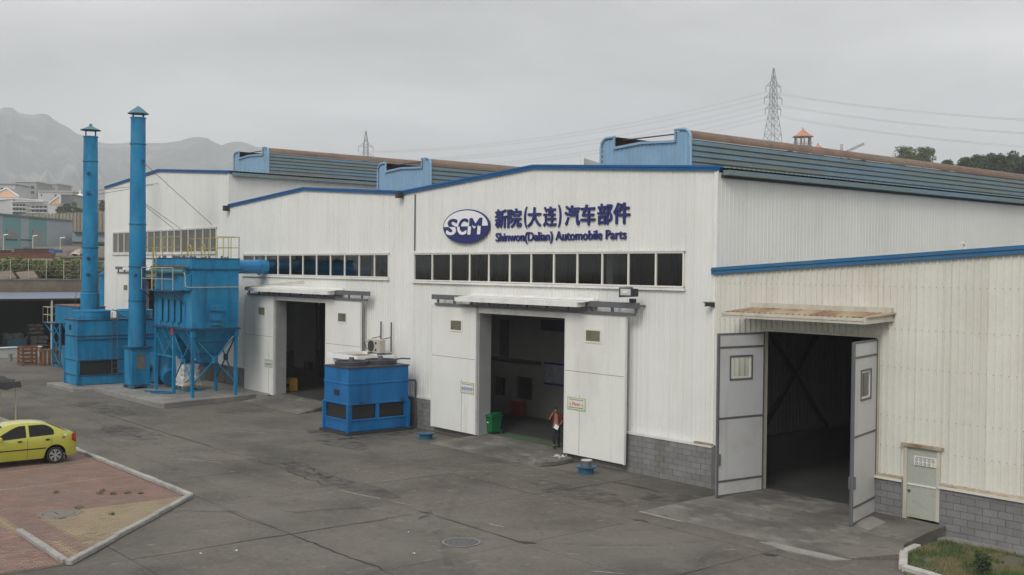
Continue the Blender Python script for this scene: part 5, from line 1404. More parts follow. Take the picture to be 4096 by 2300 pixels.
for k in range(120):
    y = RND.uniform(a.y, b.y); x = RND.uniform(-73.4, -72.1); s = RND.uniform(.05, .2)
    m.bar((x, y, b.z - .05), (x + RND.uniform(-.2, .2), y + RND.uniform(-.2, .2), b.z + RND.uniform(.02, .42)), s, s * .5)
o = m.build('scrap_heap', BALE, sk, kind='stuff')
# dark canopy at the left edge
aw = thing('canopy_stand', 'dark tarpaulin canopy on thin poles at the left edge behind car', 'canopy', (-28.2, -14.2, 0))
TARP = mk('dark_tarp', (.018, .016, .016), .75, var=.2, vs=3)
rows = []
for i in range(9):
    t = i / 8
    yy = -15.2 + 1.9 * t
    rows.append([(-31.2 + 3.05 * k / 12, yy, 1.86 + .06 * math.sin(k * .9) - .10 * abs(2 * t - 1) ** 2 - (.10 if k == 12 else 0)) for k in range(13)])
MB().grid(rows).build('cover', TARP, aw, smooth=True)
rows = [[(-31.2 + 3.05 * k / 12, -15.22, 1.76 - .02), (-31.2 + 3.05 * k / 12, -15.24, 1.60 - .08 * abs(math.sin(k * 1.3)))] for k in range(13)]
MB().grid(rows).build('valance', TARP, aw)
rows = [[(-28.13, -15.2 + 1.9 * k / 6, 1.80), (-27.98, -15.2 + 1.9 * k / 6, 1.52 - .06 * math.sin(k * 2))] for k in range(7)]
MB().grid(rows).build('valance', TARP, aw)
for xx, yy in ((-28.5, -15.1), (-28.5, -13.4), (-31, -15.1), (-31, -13.4)):
    MB().cyl((xx, yy, 0), (xx, yy, 1.8), .03, n=8).build('pole', PALE, aw)
MB().bar((-28.5, -15.1, 1.72), (-28.15, -14.6, 1.76), .04).bar((-31, -15.1, 1.72), (-28.5, -15.1, 1.72), .04).bar((-31, -13.4, 1.72), (-28.15, -13.6, 1.76), .04).build('roof_bar', PALE, aw)
# ------------------------------------------------------------------ car
CARP = mk('lime_paint', (0.44, 0.425, 0.055), .25, metal=.15, var=.02, fine=.02, coat=.6)
CARG = mk('car_glass', (.006, .006, .007), .12, var=.1, spec=.3)
CART = mk('tyre_rubber', (.018, .018, .018), .85, var=.1)
CARA = mk('alloy', (.55, .55, .56), .3, metal=.7)
CARK = mk('black_plastic', (.015, .015, .015), .5)
TAILR = mk('tail_red', (.35, .008, .012), .15, coat=.5)
car = thing('parked_car', 'lime yellow sedan parked tail to the kerb on red paving', 'car', (-17.46, -16.5, .03))
YT, XCEN, L_ = -14.60, -17.46, 4.1
def lerp(pts, t):
    for (a, va), (b, vb) in zip(pts, pts[1:]):
        if t <= b:
            q = max(0, (t - a) / (b - a)); q = q * q * (3 - 2 * q) if False else q
            return va + (vb - va) * q
    return pts[-1][1]
def smooth(pts, t, r=.09):
    return sum(lerp(pts, t + r * k / 4) for k in range(-4, 5)) / 9
TOP = [(0, .98), (.06, 1.06), (.36, 1.12), (.92, 1.42), (1.25, 1.475), (1.7, 1.495), (2.1, 1.475), (2.4, 1.42), (3.05, 1.0), (3.5, .92), (3.9, .78), (4.1, .60)]
BELT = [(0, .94), (.6, .98), (1.6, .95), (2.6, .90), (3.1, .88), (4.1, .60)]
PLAN = [(0, .66), (.10, .74), (.35, .79), (.9, .80), (3.2, .80), (3.7, .76), (3.95, .66), (4.1, .52)]
WH = (.74, 3.12)
RW = .29
def zlow(l):
    z = .22 if .5 < l < 3.6 else .26
    for c in WH:
        d = abs(l - c)
        if d < .37:
            z = max(z, .30 + math.sqrt(.37 ** 2 - d * d))
    return z
def halfw(l, z):
    w = smooth(PLAN, l, .06); bz = smooth(BELT, l)
    if z <= bz:
        q = (z - .62) / .42
        return w * (1 - .055 * q * q)
    wb = w * (1 - .055 * ((bz - .62) / .42) ** 2)
    return wb - (z - bz) * .33 - .06 * ((z - bz) / .5) ** 3
def P(l, z, s, off=0):
    return Vector((XCEN + s * (halfw(l, z) + off), YT - l, z + .03))
def ztop(l):
    return smooth(TOP, l, .05) - .035
LS = sorted(set([round(.041 * k, 3) for k in range(101)] + [c + s * .37 for c in WH for s in (-1, 1)]))
m = MB()
for s in (-1, 1):
    rows = []
    for l in LS:
        a, b = zlow(l), ztop(l)
        rows.append([P(l, a + (b - a) * k / 16, s) for k in range(17)])
    m.grid(rows)
rows = []
for l in LS:
    b = ztop(l); w = halfw(l, b)
    rows.append([Vector((XCEN + w * (k / 6 - 1), YT - l, b + .03 + .035 * (1 - (k / 6 - 1) ** 2))) for k in range(13)])
m.grid(rows)
for l in (LS[0], LS[-1]):
    a, b = zlow(l), ztop(l)
    ring = [P(l, a + (b - a) * k / 16, -1) for k in range(17)] + [P(l, a + (b - a) * k / 16, 1) for k in range(16, -1, -1)]
    m.poly(ring)
m.poly([(XCEN - .7, YT - .3, .26), (XCEN + .7, YT - .3, .26), (XCEN + .7, YT - 3.8, .26), (XCEN - .7, YT - 3.8, .26)])
bmx = bmesh.new(); me = m.mesh('body', ORG[car.name]); bmx.from_mesh(me); bmesh.ops.remove_doubles(bmx, verts=bmx.verts[:], dist=.002); bmesh.ops.recalc_face_normals(bmx, faces=bmx.faces[:]); bmx.to_mesh(me); bmx.free()
put('body', me, CARP, car, ORG[car.name], True)
def side_patch(name, mat, poly_l, zlo, zhi, off=.006, parent=car, n=14, kz=6):
    for s in (-1, 1):
        rows = []
        for i in range(n + 1):
            l = poly_l[0] + (poly_l[1] - poly_l[0]) * i / n
            a, b = zlo(l), zhi(l)
            rows.append([P(l, a + (b - a) * k / kz, s, off) for k in range(kz + 1)])
        MB().grid(rows).build(name, mat, parent, smooth=True)
def arch(l):
    return min(ztop(l) - .06, 1.40)
side_patch('rear_door_window', CARG, (.78, 1.60), lambda l: smooth(BELT, l) + .04, lambda l: min(1.375, .99 + .40 * math.sqrt(max(0, 1 - ((1.25 - min(l, 1.25)) / .52) ** 2))))
side_patch('front_door_window', CARG, (1.70, 2.72), lambda l: smooth(BELT, l) + .04, lambda l: max(smooth(BELT, l) + .045, min(1.375, 1.385 - max(0, l - 1.85) ** 1.35 * .49)))
def top_patch(name, mat, l0, l1, f, off=.006, n=12):
    rows = []
    for i in range(n + 1):
        l = l0 + (l1 - l0) * i / n; b = ztop(l); w = halfw(l, b) * f
        W0 = halfw(l, b)
        rows.append([Vector((XCEN + w * (k / 6 - 1), YT - l + (off if l < 1.5 else -off), b + .03 + off + .035 * (1 - (w * (k / 6 - 1) / W0) ** 2))) for k in range(13)])
    MB().grid(rows).build(name, mat, car, smooth=True)
top_patch('rear_window', CARG, .40, .90, .90); top_patch('windscreen', CARG, 2.42, 3.02, .92)
side_patch('side_moulding', CARK, (1.05, 2.75), lambda l: .56, lambda l: .595, .012, n=8, kz=1)
for l in (1.66, .86, 2.78):
    side_patch('door_seam', CARK, (l, l + .012), lambda q: max(.30, zlow(q) + .03), lambda q: .93, .003, n=1, kz=5)
for s in (-1, 1):
    for l in (1.0, 1.92):
        c = P(l, .86, s, .012)
        MB().add([c + Vector((0, .085 * math.cos(k * .5236), .032 * math.sin(k * .5236))) for k in range(12)], [tuple(range(12))]).build('door_handle', CARK, car)
        MB().bar(c + Vector((s * .02, -.07, 0)), c + Vector((s * .02, .07, .004)), .02, .022).build('handle_grip', CARK, car)
    c = P(2.55, .98, s, .09)
    MB().lathe((0, 0, 0), [(.02, -.09), (.075, -.06), (.085, 0), (.075, .06), (.02, .09)], 14, True).xform(Matrix.Translation(c) @ Matrix.Scale(.7, 4, (0, 1, 0))).build('wing_mirror', CARP, car, smooth=True)
    # lamps
    rows = [[P(l, .68 + (.40 - .25 * (l / .22)) * k / 5 + .10 * (l / .22), s, .008) for k in range(6)] for l in (.0, .04, .09, .14, .18)]
    MB().grid(rows).build('tail_light', TAILR, car, smooth=True)
    m = MB(); q0, q1 = P(0, .70, s, .0), P(0, 1.0, s, .0)
    m.add([(q0.x, YT + .008, q0.z), (q0.x - s * .14, YT + .008, q0.z + .03), (q1.x - s * .10, YT + .008, q1.z - .06), (q1.x, YT + .008, q1.z - .03)], [(0, 1, 2, 3)])
    m.build('tail_light', TAILR, car)
    rows = [[P(l, .62 + .14 * k / 3, s, .008) for k in range(4)] for l in (3.72, 3.82, 3.92, 4.02)]
    MB().grid(rows).build('headlight', SIGNW, car)
    MB().box(XCEN + s * .62 - .07, XCEN + s * .62 + .07, YT - .335, YT - .32, .12, .34).build('mud_flap', CARK, car)
    for c in WH:
        wx = XCEN + s * .70; wy = YT - c; wz = RW + .03
        rot = Matrix.Translation((wx, wy, wz)) @ Matrix.Rotation(rad(90 * s), 4, 'Y')
        ty = MB().lathe((0, 0, 0), [(.20, -.09), (.27, -.09), (RW, -.06), (RW, .06), (.275, .088), (.205, .09), (.20, .05)], 36).xform(rot).build('tyre', CART, car, smooth=True)
        rm = MB().lathe((0, 0, 0), [(.205, .085), (.19, .088), (.185, .05), (.18, -.05)], 32)
        for k in range(6):
            a = k * math.pi / 3
            for da in (-.16, .16):
                rm.bar((.03 * math.cos(a), .03 * math.sin(a), .075), (.19 * math.cos(a + da), .19 * math.sin(a + da), .078), .035, .02)
        rm.lathe((0, 0, 0), [(.055, .06), (.055, .088), (.0001, .092)], 16)
        rm.xform(rot).build('rim', CARA, ty)
        MB().lathe((0, 0, 0), [(.19, .0), (.0001, .0)], 24).xform(rot).build('brake_disc', CARK, ty)
        # arch liner
        pts = [(YT - c + .375 * math.cos(a), .33 + .375 * math.sin(a)) for a in [math.pi * k / 14 for k in range(15)]]
        MB().grid([[(XCEN + s * .775, y, z) for y, z in pts], [(XCEN + s * .35, y, z) for y, z in pts]]).poly([(XCEN + s * .35, y, z) for y, z in pts]).build('wheel_arch', CARK, car)
MB().tube([(XCEN + .1, YT - 1.0, 1.50), (XCEN + .1, YT - .74, 1.58)], .005, 5).build('aerial', CARK, car)
MB().box(XCEN - .5, XCEN + .5, YT - .06, YT + .015, .45, .60).build('rear_bumper_strip', CARK, car)
MB().box(XCEN - .22, XCEN + .22, YT + .012, YT + .02, .72, .84).build('number_plate', BBLUE, car)
fc = P(.46, .86, 1, .004)
MB().add([fc + Vector((0, .085 * math.cos(k * .5236), .085 * math.sin(k * .5236))) for k in range(12)], [tuple(range(12))]).build('fuel_flap', CARP, car)
for dy, dz, mt in ((.05, .12, SIGNW), (-.02, .03, BBLUE)):
    c = P(.44 - dy, .86 + dz, 1, .008)
    MB().add([c + Vector((0, .05 * math.cos(k * .785), .035 * math.sin(k * .785))) for k in range(8)], [tuple(range(8))]).build('sticker', mt, car)
# ------------------------------------------------------------------ person
SKIN = mk('skin', (.30, .165, .11), .55, var=.05); HAIR = mk('hair', (.012, .010, .009), .6); SHIRT = mk('red_shirt', (.16, .010, .012), .8, var=.15, vs=6, dirt=((.05, .01, .012)), damt=.6, dscale=(5, 5, 3))
TROU = mk('dark_trousers', (.014, .014, .018), .85, var=.2, vs=5); SHOE = mk('shoe', (.03, .03, .03), .6)
pr = thing('person', 'person in open red shirt and dark trousers walking out holding white paper', 'person', (-7.74, .10, .306), rz=rad(38))
pr.scale = (.92, .92, .92)
def skin_mesh(name, chain, radii, edges, mat, sub=2, root=0, parent=pr):
    me = bpy.data.meshes.new(name); me.from_pydata(chain, edges, [])
    o = bpy.data.objects.new(name, me); COL.objects.link(o)
    sk = o.modifiers.new('skin', 'SKIN'); sk.use_smooth_shade = True
    ly = me.skin_vertices[0].data if me.skin_vertices else None
    if ly is None:
        me.skin_vertices.new() if hasattr(me.skin_vertices, 'new') else None
        ly = me.skin_vertices[0].data
    for i, r in enumerate(radii):
        ly[i].radius = r if isinstance(r, tuple) else (r, r)
        ly[i].use_root = (i == root)
    ss = o.modifiers.new('sub', 'SUBSURF'); ss.levels = sub; ss.render_levels = sub
    out = bpy.data.meshes.new_from_object(o.evaluated_get(bpy.context.evaluated_depsgraph_get()))
    bpy.data.objects.remove(o)
    out.name = name
    r = put(name, out, mat, parent, (0, 0, 0), True)
    return r
# local frame: faces -y, x to the figure's left in picture right; feet at z=0
V_ = [(0, 0, .84), (0, .01, .98), (0, .02, 1.12), (0, .01, 1.26), (0, -.01, 1.36), (0, -.035, 1.42), (0, -.06, 1.50), (0, -.065, 1.58),      # pelvis..head
      (.09, 0, .80), (.11, -.06, .46), (.10, .10, .09), (.10, -.04, .035),                 # one leg
      (-.09, 0, .80), (-.08, -.14, .47), (-.03, -.16, .09), (-.03, -.29, .035),              # other leg
      (.17, .0, 1.32), (.25, .03, 1.06), (.19, -.17, .95),                              # arm with paper
      (-.17, .0, 1.32), (-.27, -.06, 1.10), (-.13, -.20, 1.36)]                            # raised arm
R_ = [(.13, .10), (.125, .09), (.13, .095), (.14, .095), (.09, .07), .052, (.070, .085), (.062, .075), .075, .056, .036, .035, .075, .056, .036, .035,
      .055, .038, .028, .055, .038, .028]
E_ = [(0, 1), (1, 2), (2, 3), (3, 4), (4, 5), (5, 6), (6, 7), (0, 8), (8, 9), (9, 10), (10, 11), (0, 12), (12, 13), (13, 14), (14, 15), (3, 16), (16, 17), (17, 18), (3, 19), (19, 20), (20, 21)]
# hands: palm and five short finger chains each, part of the same surface
def hand(iw, d, side, curl):
    w = Vector(V_[iw]); d = Vector(d).normalized(); s = Vector(side).normalized(); c = Vector(curl).normalized()
    p = len(V_); V_.append(tuple(w + d * .05)); R_.append((.030, .018)); E_.append((iw, p))
    for k, (o, ln) in enumerate(((-.028, .055), (-.010, .065), (.010, .062), (.026, .050))):
        a = len(V_); V_.append(tuple(w + d * .095 + s * o)); R_.append(.0085); E_.append((p, a))
        V_.append(tuple(w + d * (.095 + ln * .5) + s * o + c * ln * .35)); R_.append(.008); E_.append((a, a + 1))
        V_.append(tuple(w + d * (.095 + ln * .7) + s * o + c * ln * .85)); R_.append(.007); E_.append((a + 1, a + 2))
    a = len(V_); V_.append(tuple(w + d * .05 - s * .04 + c * .015)); R_.append(.010); E_.append((p, a))
    V_.append(tuple(w + d * .085 - s * .052 + c * .03)); R_.append(.008); E_.append((a, a + 1))
hand(18, (-.5, -.7, .0), (0, 0, 1), (-.6, .4, 0))
hand(21, (.35, .15, .75), (.3, .9, 0), (.6, .2, .2))
body = skin_mesh('body', V_, R_, E_, SKIN)
# trousers
skin_mesh('trousers', [(0, 0, .90), (0, 0, .84), (.09, 0, .76), (.11, -.055, .46), (.10, .09, .10), (-.09, 0, .76), (-.08, -.135, .47), (-.03, -.15, .10)],
          [(.155, .12), (.16, .125), .098, .078, .062, .098, .078, .062], [(0, 1), (1, 2), (2, 3), (3, 4), (1, 5), (5, 6), (6, 7)], TROU, 2, 1)
for nm, a, b in (('shoe', (.10, .12, .045), (.10, -.09, .04)), ('shoe', (-.03, -.13, .045), (-.03, -.34, .04))):
    MB().tube([a, (Vector(a) + Vector(b)) / 2 + Vector((0, 0, .01)), b], [.05, .052, .04], 10).build(nm, SHOE, pr, local=True, smooth=True)
# open shirt: shell round the torso with a gap in front, short sleeves
rows = []
for z, rx, ry, gap in ((.86, .185, .145, .95), (1.0, .175, .135, .75), (1.14, .178, .135, .60), (1.26, .185, .13, .50), (1.36, .16, .11, .42), (1.41, .09, .08, .35)):
    rows.append([(rx * math.sin(a), .012 - ry * math.cos(a), z) for a in [gap + (2 * math.pi - 2 * gap) * k / 22 for k in range(23)]])
MB().grid(rows).build('shirt', SHIRT, pr, local=True, smooth=True)
for pts in ([(.13, 0, 1.34), (.19, .005, 1.29), (.232, .022, 1.12)], [(-.13, 0, 1.34), (-.19, -.012, 1.29), (-.245, -.045, 1.15)]):
    MB().tube(pts, [.075, .07, .062], 12).build('sleeve', SHIRT, pr, local=True, smooth=True)
# hair, face details
hm = MB(); rows = []
for i in range(8):
    ph = math.pi * .52 * i / 7
    rows.append([(.080 * math.sin(ph) * math.sin(a), -.055 + .098 * math.sin(ph) * math.cos(a) * (.86 if math.cos(a) < 0 else 1), 1.555 + .098 * math.cos(ph) + (.03 if math.cos(a) < -.3 and i > 5 else 0)) for a in [2 * math.pi * k / 18 for k in range(19)]])
hm.grid(rows).build('hair', HAIR, pr, local=True, smooth=True)
MB().tube([(0, -.138, 1.565), (0, -.158, 1.525), (0, -.14, 1.515)], [.008, .014, .01], 8).build('nose', SKIN, pr, local=True, smooth=True)
for s in (-.028, .028):
    MB().box(s - .013, s + .013, -.146, -.138, 1.556, 1.566).build('eye', HAIR, pr, local=True)
    MB().box(s - .017, s + .017, -.148, -.138, 1.578, 1.584).build('eyebrow', HAIR, pr, local=True)
    MB().lathe((s * 2.75, -.06, 1.54), [(.004, -.028), (.012, -.01), (.012, .012), (.004, .028)], 8, True).build('ear', SKIN, pr, local=True, smooth=True)
MB().box(-.024, .024, -.146, -.136, 1.484, 1.492).build('mouth', mk('lips', (.25, .09, .07), .5), pr, local=True)
pm = Matrix.Translation((-7.74, .10, .306)) @ Matrix.Rotation(rad(38), 4, 'Z') @ Matrix.Scale(.92, 4)
q = MB().add([(.02, -.27, .99), (.16, -.25, .90), (.11, -.28, .74), (-.05, -.29, .83)], [(0, 1, 2, 3)]); q.add([(.02, -.272, .993), (.16, -.252, .903), (.11, -.282, .743), (-.05, -.292, .833)], [(3, 2, 1, 0)])
q.xform(pm); tag(q.build('paper_sheet', mk('paper', (.82, .82, .82), .7, var=.01)), 'white sheet of paper held in the hand of walking person', 'paper')
# ------------------------------------------------------------------ vegetation helpers
LEAFD = mk('leaf_dark', (.045, .075, .025), .7, var=.35, vs=.8, fine=.3); LEAFM = mk('leaf_mid', (.075, .105, .032), .7, var=.35, vs=1.0, fine=.3)
LEAFY = mk('leaf_yellowgreen', (.13, .16, .045), .75, var=.35, vs=1.0, fine=.3); BARK = mk('bark', (.07, .055, .04), .9, var=.2)
def leafblob(m, c, r, n, s, squash=1.0, hollow=.35):
    c = Vector(c)
    for _ in range(n):
        d = Vector((RND.gauss(0, 1), RND.gauss(0, 1), RND.gauss(0, 1))).normalized()
        q = c + Vector((d.x * r, d.y * r, d.z * r * squash)) * (hollow + (1 - hollow) * RND.random() ** .6)
        a = Vector((RND.gauss(0, 1), RND.gauss(0, 1), RND.gauss(0, 1))).normalized(); b = a.cross(Vector((RND.gauss(0, 1), RND.gauss(0, 1), RND.gauss(0, 1)))).normalized()
        w = s * RND.uniform(.6, 1.4)
        m.add([q - a * w * .5, q + b * w * .35, q + a * w * .5, q - b * w * .35], [(0, 1, 2, 3)])
def tree(name, label, base, h, rad_, n_blob, n_leaf, s, mat, group=None, spread=1.0, low=.35, cat='tree'):
    t = thing(name, label, cat, base, group)
    b = Vector(base)
    m = MB().tube([b, b + Vector((.03 * h, .01 * h, h * .3)), b + Vector((.01 * h, .02 * h, h * .75))], [h * .035, h * .026, h * .01], 8)
    cr = MB()
    for k in range(n_blob):
        a = RND.uniform(0, 6.28); rr = rad_ * spread * math.sqrt(RND.random()) * .8; z = h * (low + (.95 - low) * RND.random())
        f = 1 - .55 * abs((z / h - low) / (1 - low) - .4)
        c = b + Vector((rr * math.cos(a) * f, rr * math.sin(a) * f, z))
        m.tube([b + Vector((0, 0, h * RND.uniform(.25, .5))), c], [h * .012, h * .004], 5)
        leafblob(cr, c, rad_ * RND.uniform(.28, .46), n_leaf, s, .75)
    m.build('trunk', BARK, t); cr.build('crown', mat, t)
    return t
# ------------------------------------------------------------------ grass bed at the lower right
bed = struct(MB().prism([(8.35, -2.95, 0), (8.15, -.6, 0), (12.5, -.6, 0), (18, -.6, 0), (18, -4.6, 0), (9.6, -4.6, 0), (9.1, -4.1, 0)], (0, 0, .05)).build('planting_bed', EARTH))
struct(MB().box(8.02, 18, -.62, -.14, -.02, .06).build('footing_strip', CONC))
for p, q, n in (((8.2, -1.9), (8.32, -2.75), 1), ((8.35, -2.8), (9.05, -4.0), 2), ((9.1, -4.05), (14, -4.75), 6)):
    P_, Q_ = Vector((*p, 0)), Vector((*q, 0)); d = (Q_ - P_) / n; tt = d.normalized(); ss = Vector((-tt.y, tt.x, 0)) * .10
    for k in range(n):
        a, b = P_ + d * k + tt * .006, P_ + d * (k + 1) - tt * .006
        MB().prism([a - ss, b - ss, b + ss, a + ss], (0, 0, .16 + RND.uniform(-.015, .015))).build('kerb_stone', mk('white_kerb', (.42, .40, .37), .9, var=.15, vs=3, rnd=.1, dirt=((.15, .13, .1)), damt=.5, dscale=(2, 2, 2)), bed, bevel=.02)
def grass(name, pts_fn, n, h, mats):
    for mi, mt in enumerate(mats):
        m = MB()
        for _ in range(n):
            x, y = pts_fn()
            if noise.noise(Vector((x * 1.3, y * 1.3, mi * 5))) < -.05:
                continue
            a = RND.uniform(0, 6.28); hh = h * RND.uniform(.4, 1.2); w = .008
            m.add([(x - w * math.cos(a), y - w * math.sin(a), .05), (x + w * math.cos(a), y + w * math.sin(a), .05), (x + RND.uniform(-.06, .06), y + RND.uniform(-.06, .06), .05 + hh)], [(0, 1, 2)])
        o = m.build(name, mt); o['kind'] = 'stuff'; o['label'] = ('short green grass in the corner bed', 'dry yellowish grass among the green in corner bed')[mi]; o['category'] = 'grass'
def bedpt():
    while True:
        x, y = RND.uniform(8.2, 14), RND.uniform(-4.5, -.62)
        if y > -2.9 or (x - 8.35) > (-2.9 - y) * .62:
            if not (y < -4.05 and x > 9.1 and y < -4.05 - (x - 9.1) * .14 + .05) and not (x < 8.3 and y > -1.5 and RND.random() < .8):
                return x, y
grass('grass', bedpt, 14000, .12, [mk('grass_green', (.075, .115, .025), .8, var=.35, vs=3), mk('grass_dry', (.20, .17, .07), .85, var=.3, vs=3)])
bs = thing('shrub', 'small dark round clipped shrub in the grass bed', 'shrub', (10.62, -3.3, .05))
m = MB()
for k in range(15):
    a = k * 2.4; rr = .17 * math.sqrt(RND.random())
    leafblob(m, (10.62 + rr * math.cos(a), -3.3 + rr * math.sin(a), .30 + .26 * RND.random()), RND.uniform(.09, .15), 170, .045, 1.0, .3)
m.build('crown', LEAFD, bs)
MB().cyl((10.62, -3.3, .05), (10.62, -3.3, .4), .03, .02, n=8).build('stem', BARK, bs)
# ------------------------------------------------------------------ terrace beyond the shed
RETW = mk('retaining_wall', (.19, .155, .115), .95, var=.2, vs=.9, fine=.15, bump=.5, bscale=6, dirt=[((.09, .075, .055), .6, (.8, .8, .5), .48, .72), ((.28, .25, .2), .5, (1, 1, 3), .58, .75)])
rw = MB().box(-81, -80, -60, 14, 0, 5.5).build('retaining_wall', RETW)
tag(rw, 'long brown stone retaining wall rising behind the open shed', 'wall')
MB().box(-81, -79.94, -60, 14, 5.5, 5.62).build('coping', mk('grey_coping', (.16, .16, .16), .9, var=.2), rw)
fe = thing('wire_fence', 'yellowish post and wire fence on top of the retaining wall', 'fence', (-80.5, -5, 5.62))
for k in range(-20, 10):
    y = .42 + 1.53 * k
    MB().cyl((-80.5, y, 5.6), (-80.5, y, 7.45), .03, n=6).build('post', PALE, fe)
m = MB()
for z in (5.95, 6.4, 6.9, 7.35):
    m.cyl((-80.5, -30, z), (-80.5, 14, z), .006, n=5)
m.build('wire', PALE, fe)
# hillside behind: one sheet rising from the terrace, kept below the hall roofs where halls stand in front
def hill_h(u, d):
    left = [(90, 5.3), (112, 5.8), (126, 7.3), (150, 8.4), (200, 9.9), (260, 13), (350, 22), (600, 40), (1200, 60), (2200, 60)]
    right = [(90, 1), (112, 2), (150, 9), (200, 20), (235, 26.5), (260, 28.5), (350, 37), (500, 49), (700, 56), (1200, 60), (2200, 60)]
    q = min(1, max(0, (u - 600) / 900))
    return lerp(left, d) * (1 - q) + lerp(right, d) * q
def hill_at(u, d):
    p = at(u, 1150, d)
    return Vector((p.x, p.y, hill_h(u, d)))
rows = []
for i in range(34):
    d = 100 * (2200 / 100) ** (i / 33)
    row = []
    for j in range(61):
        u = -2600 + 9200 * j / 60
        p = hill_at(u, d)
        dd = d
        if p.x > -81.2 and p.y < 60:      # never over the yard or halls
            p.z = -.5
        else:
            p.z += .006 * d * noise.noise(Vector((p.x * .012, p.y * .012, 0))) * (0 if d < 140 else 1)
        row.append(p)
    rows.append(row)
struct(MB().grid(rows).build('hillside', EARTH, smooth=True))
struct(MB().box(-140, -80.6, -70, 45, 4.0, 5.5).build('terrace', mk('terrace_earth', (.11, .09, .06), .95, var=.3, vs=.3, dirt=[((.06, .075, .03), .7, (.2, .2, .2), .45, .6)])))
# undergrowth on the terrace
for nm, mt, n, hgt, lb in (('undergrowth', mk('leaf_olive', (.082, .088, .036), .8, var=.4, vs=.9, fine=.3), 130, 1.0, 'low green scrub covering the terrace behind the wire fence'), ('undergrowth', LEAFY, 80, .8, 'yellow green weeds topping the terrace scrub behind the fence')):
    m = MB()
    for k in range(n):
        y = -14 + 27 * RND.random(); x = -82.4 - 8 * RND.random() - (2 if mt is LEAFY else 0)
        if mt is not LEAFY and -5 < y < 3.2 and x > -85:
            x -= 3
        z = 5.55 + (0.25 if mt is LEAFY else 0) - .12 * (x + 82)
        leafblob(m, (x, y, z + hgt * .3), hgt * RND.uniform(.5, .9), 150, .26, .85)
    o = m.build(nm, mt); o['kind'] = 'stuff'; o['label'] = lb; o['category'] = 'undergrowth'
PLY = mk('old_board', (.19, .15, .11), .9, var=.3, vs=1.5)
for a, lb in (((-81.6, -.3, 5.55), 'weathered brown board leaning on the terrace, the larger one'), ((-81.6, 1.6, 5.55), 'weathered brown board on the terrace beside the taller posts')):
    a = Vector(a)
    o = MB().prism([a, a + Vector((.1, 1.5, .1)), a + Vector((-.7, 1.3, .75)), a + Vector((-.8, -.2, .6))], (0, 0, .06)).build('board', PLY)
    tag(o, lb, 'board', 'boards lying on the terrace')
# rusty steel bundles
RST = mk('rusty_steel', (.13, .045, .03), .85, var=.35, vs=1.5, fine=.3, dirt=[((.2, .11, .08), .6, (.1, 1, 6), .5, .65)])
RSD = mk('dark_rust', (.06, .028, .024), .9, var=.4, vs=1, fine=.3)
def bundle(label, u0, u1, v0, v1, d, rows_, cols, mat):
    t = thing('steel_bundle', label, 'steel', at((u0 + u1) / 2, v1, d), 'rusty steel stock on the terrace')
    a0, a1 = at(u0, v1, d), at(u1, v1, d); hgt = (v1 - v0) / 4408.66 * d
    away = Vector((FW.x, FW.y, 0)).normalized()
    for r in range(rows_):
        for c in range(cols):
            z = hgt * (r + .5) / rows_
            j = RND.uniform(-.3, .3)
            dirv = (a1 - a0).normalized()
            MB().bar(a0 + Vector((0, 0, z)) + away * c * .5 - dirv * max(0, j), a1 + Vector((0, 0, z)) + away * c * .5 + dirv * j, .45, hgt / rows_ * .86).build('bar', mat, t)
bundle('long red rusty steel bars stacked in level layers behind the weeds', -60, 214, 1011, 1034, 128, 5, 2, RST)
bundle('dark rusty scrap stack between the red bars and grey warehouse', 60, 200, 994, 1012, 140, 3, 2, RSD)
bundle('short dark rusty stack at the far left above the red bars', -60, 40, 1000, 1012, 138, 3, 2, RSD)
bundle('dark steel stock beside the blue chimney above the scrub', 250, 420, 1030, 1044, 126, 3, 2, RSD)
def fbox(m, u0, u1, v0, v1, d, depth, d2=None):
    """real box: its front face spans the picture rectangle at distance d (d2 at its right edge), depth metres deep"""
    d2 = d2 or d
    a, b = at(u0, v1, d), at(u1, v1, d2); h = (v1 - v0) / 4408.66 * d
    b.z = a.z
    ax = (b - a).normalized(); n = Vector((-ax.y, ax.x, 0))
    if n.dot(FW) < 0:
        n = -n
    up = Vector((0, 0, h))
    return m.add([a, b, b + n * depth, a + n * depth, a + up, b + up, b + n * depth + up, a + n * depth + up],
                 [(3, 2, 1, 0), (4, 5, 6, 7), (0, 1, 5, 4), (1, 2, 6, 5), (2, 3, 7, 6), (3, 0, 4, 7)])
o = fbox(MB(), 195, 218, 998, 1010, 135, 2.5).build('container', mk('container_blue', (.04, .12, .35), .5)); tag(o, 'small bright blue container above the red steel bars', 'container')
for (u0, u1, v0, v1, lb) in ((248, 290, 996, 1034, 'dark brown tarpaulin heap left of the pale heap'), (290, 332, 992, 1030, 'pale patched tarpaulin heap next to blue chimney')):
    m = MB(); a, b = at(u0, v1, 132), at(u1, v1, 132); h = (v1 - v0) / 4408.66 * 132
    rows = []
    for i in range(9):
        t = i / 8; rows.append([a + (b - a) * t + Vector((FW.x, FW.y, 0)) * (k - 1) * 1.2 + Vector((0, 0, h * math.sin(math.pi * (.12 + .76 * k / 4)) * (.7 + .3 * math.sin(math.pi * t)))) for k in range(5)])
    m.grid(rows); tag(m.build('tarp_heap', mk('tarp_' + ('brown' if u0 == 248 else 'pale'), (.12, .09, .075) if u0 == 248 else (.33, .29, .24), .9, var=.35, vs=1.2)), lb, 'heap', 'covered heaps on the terrace')
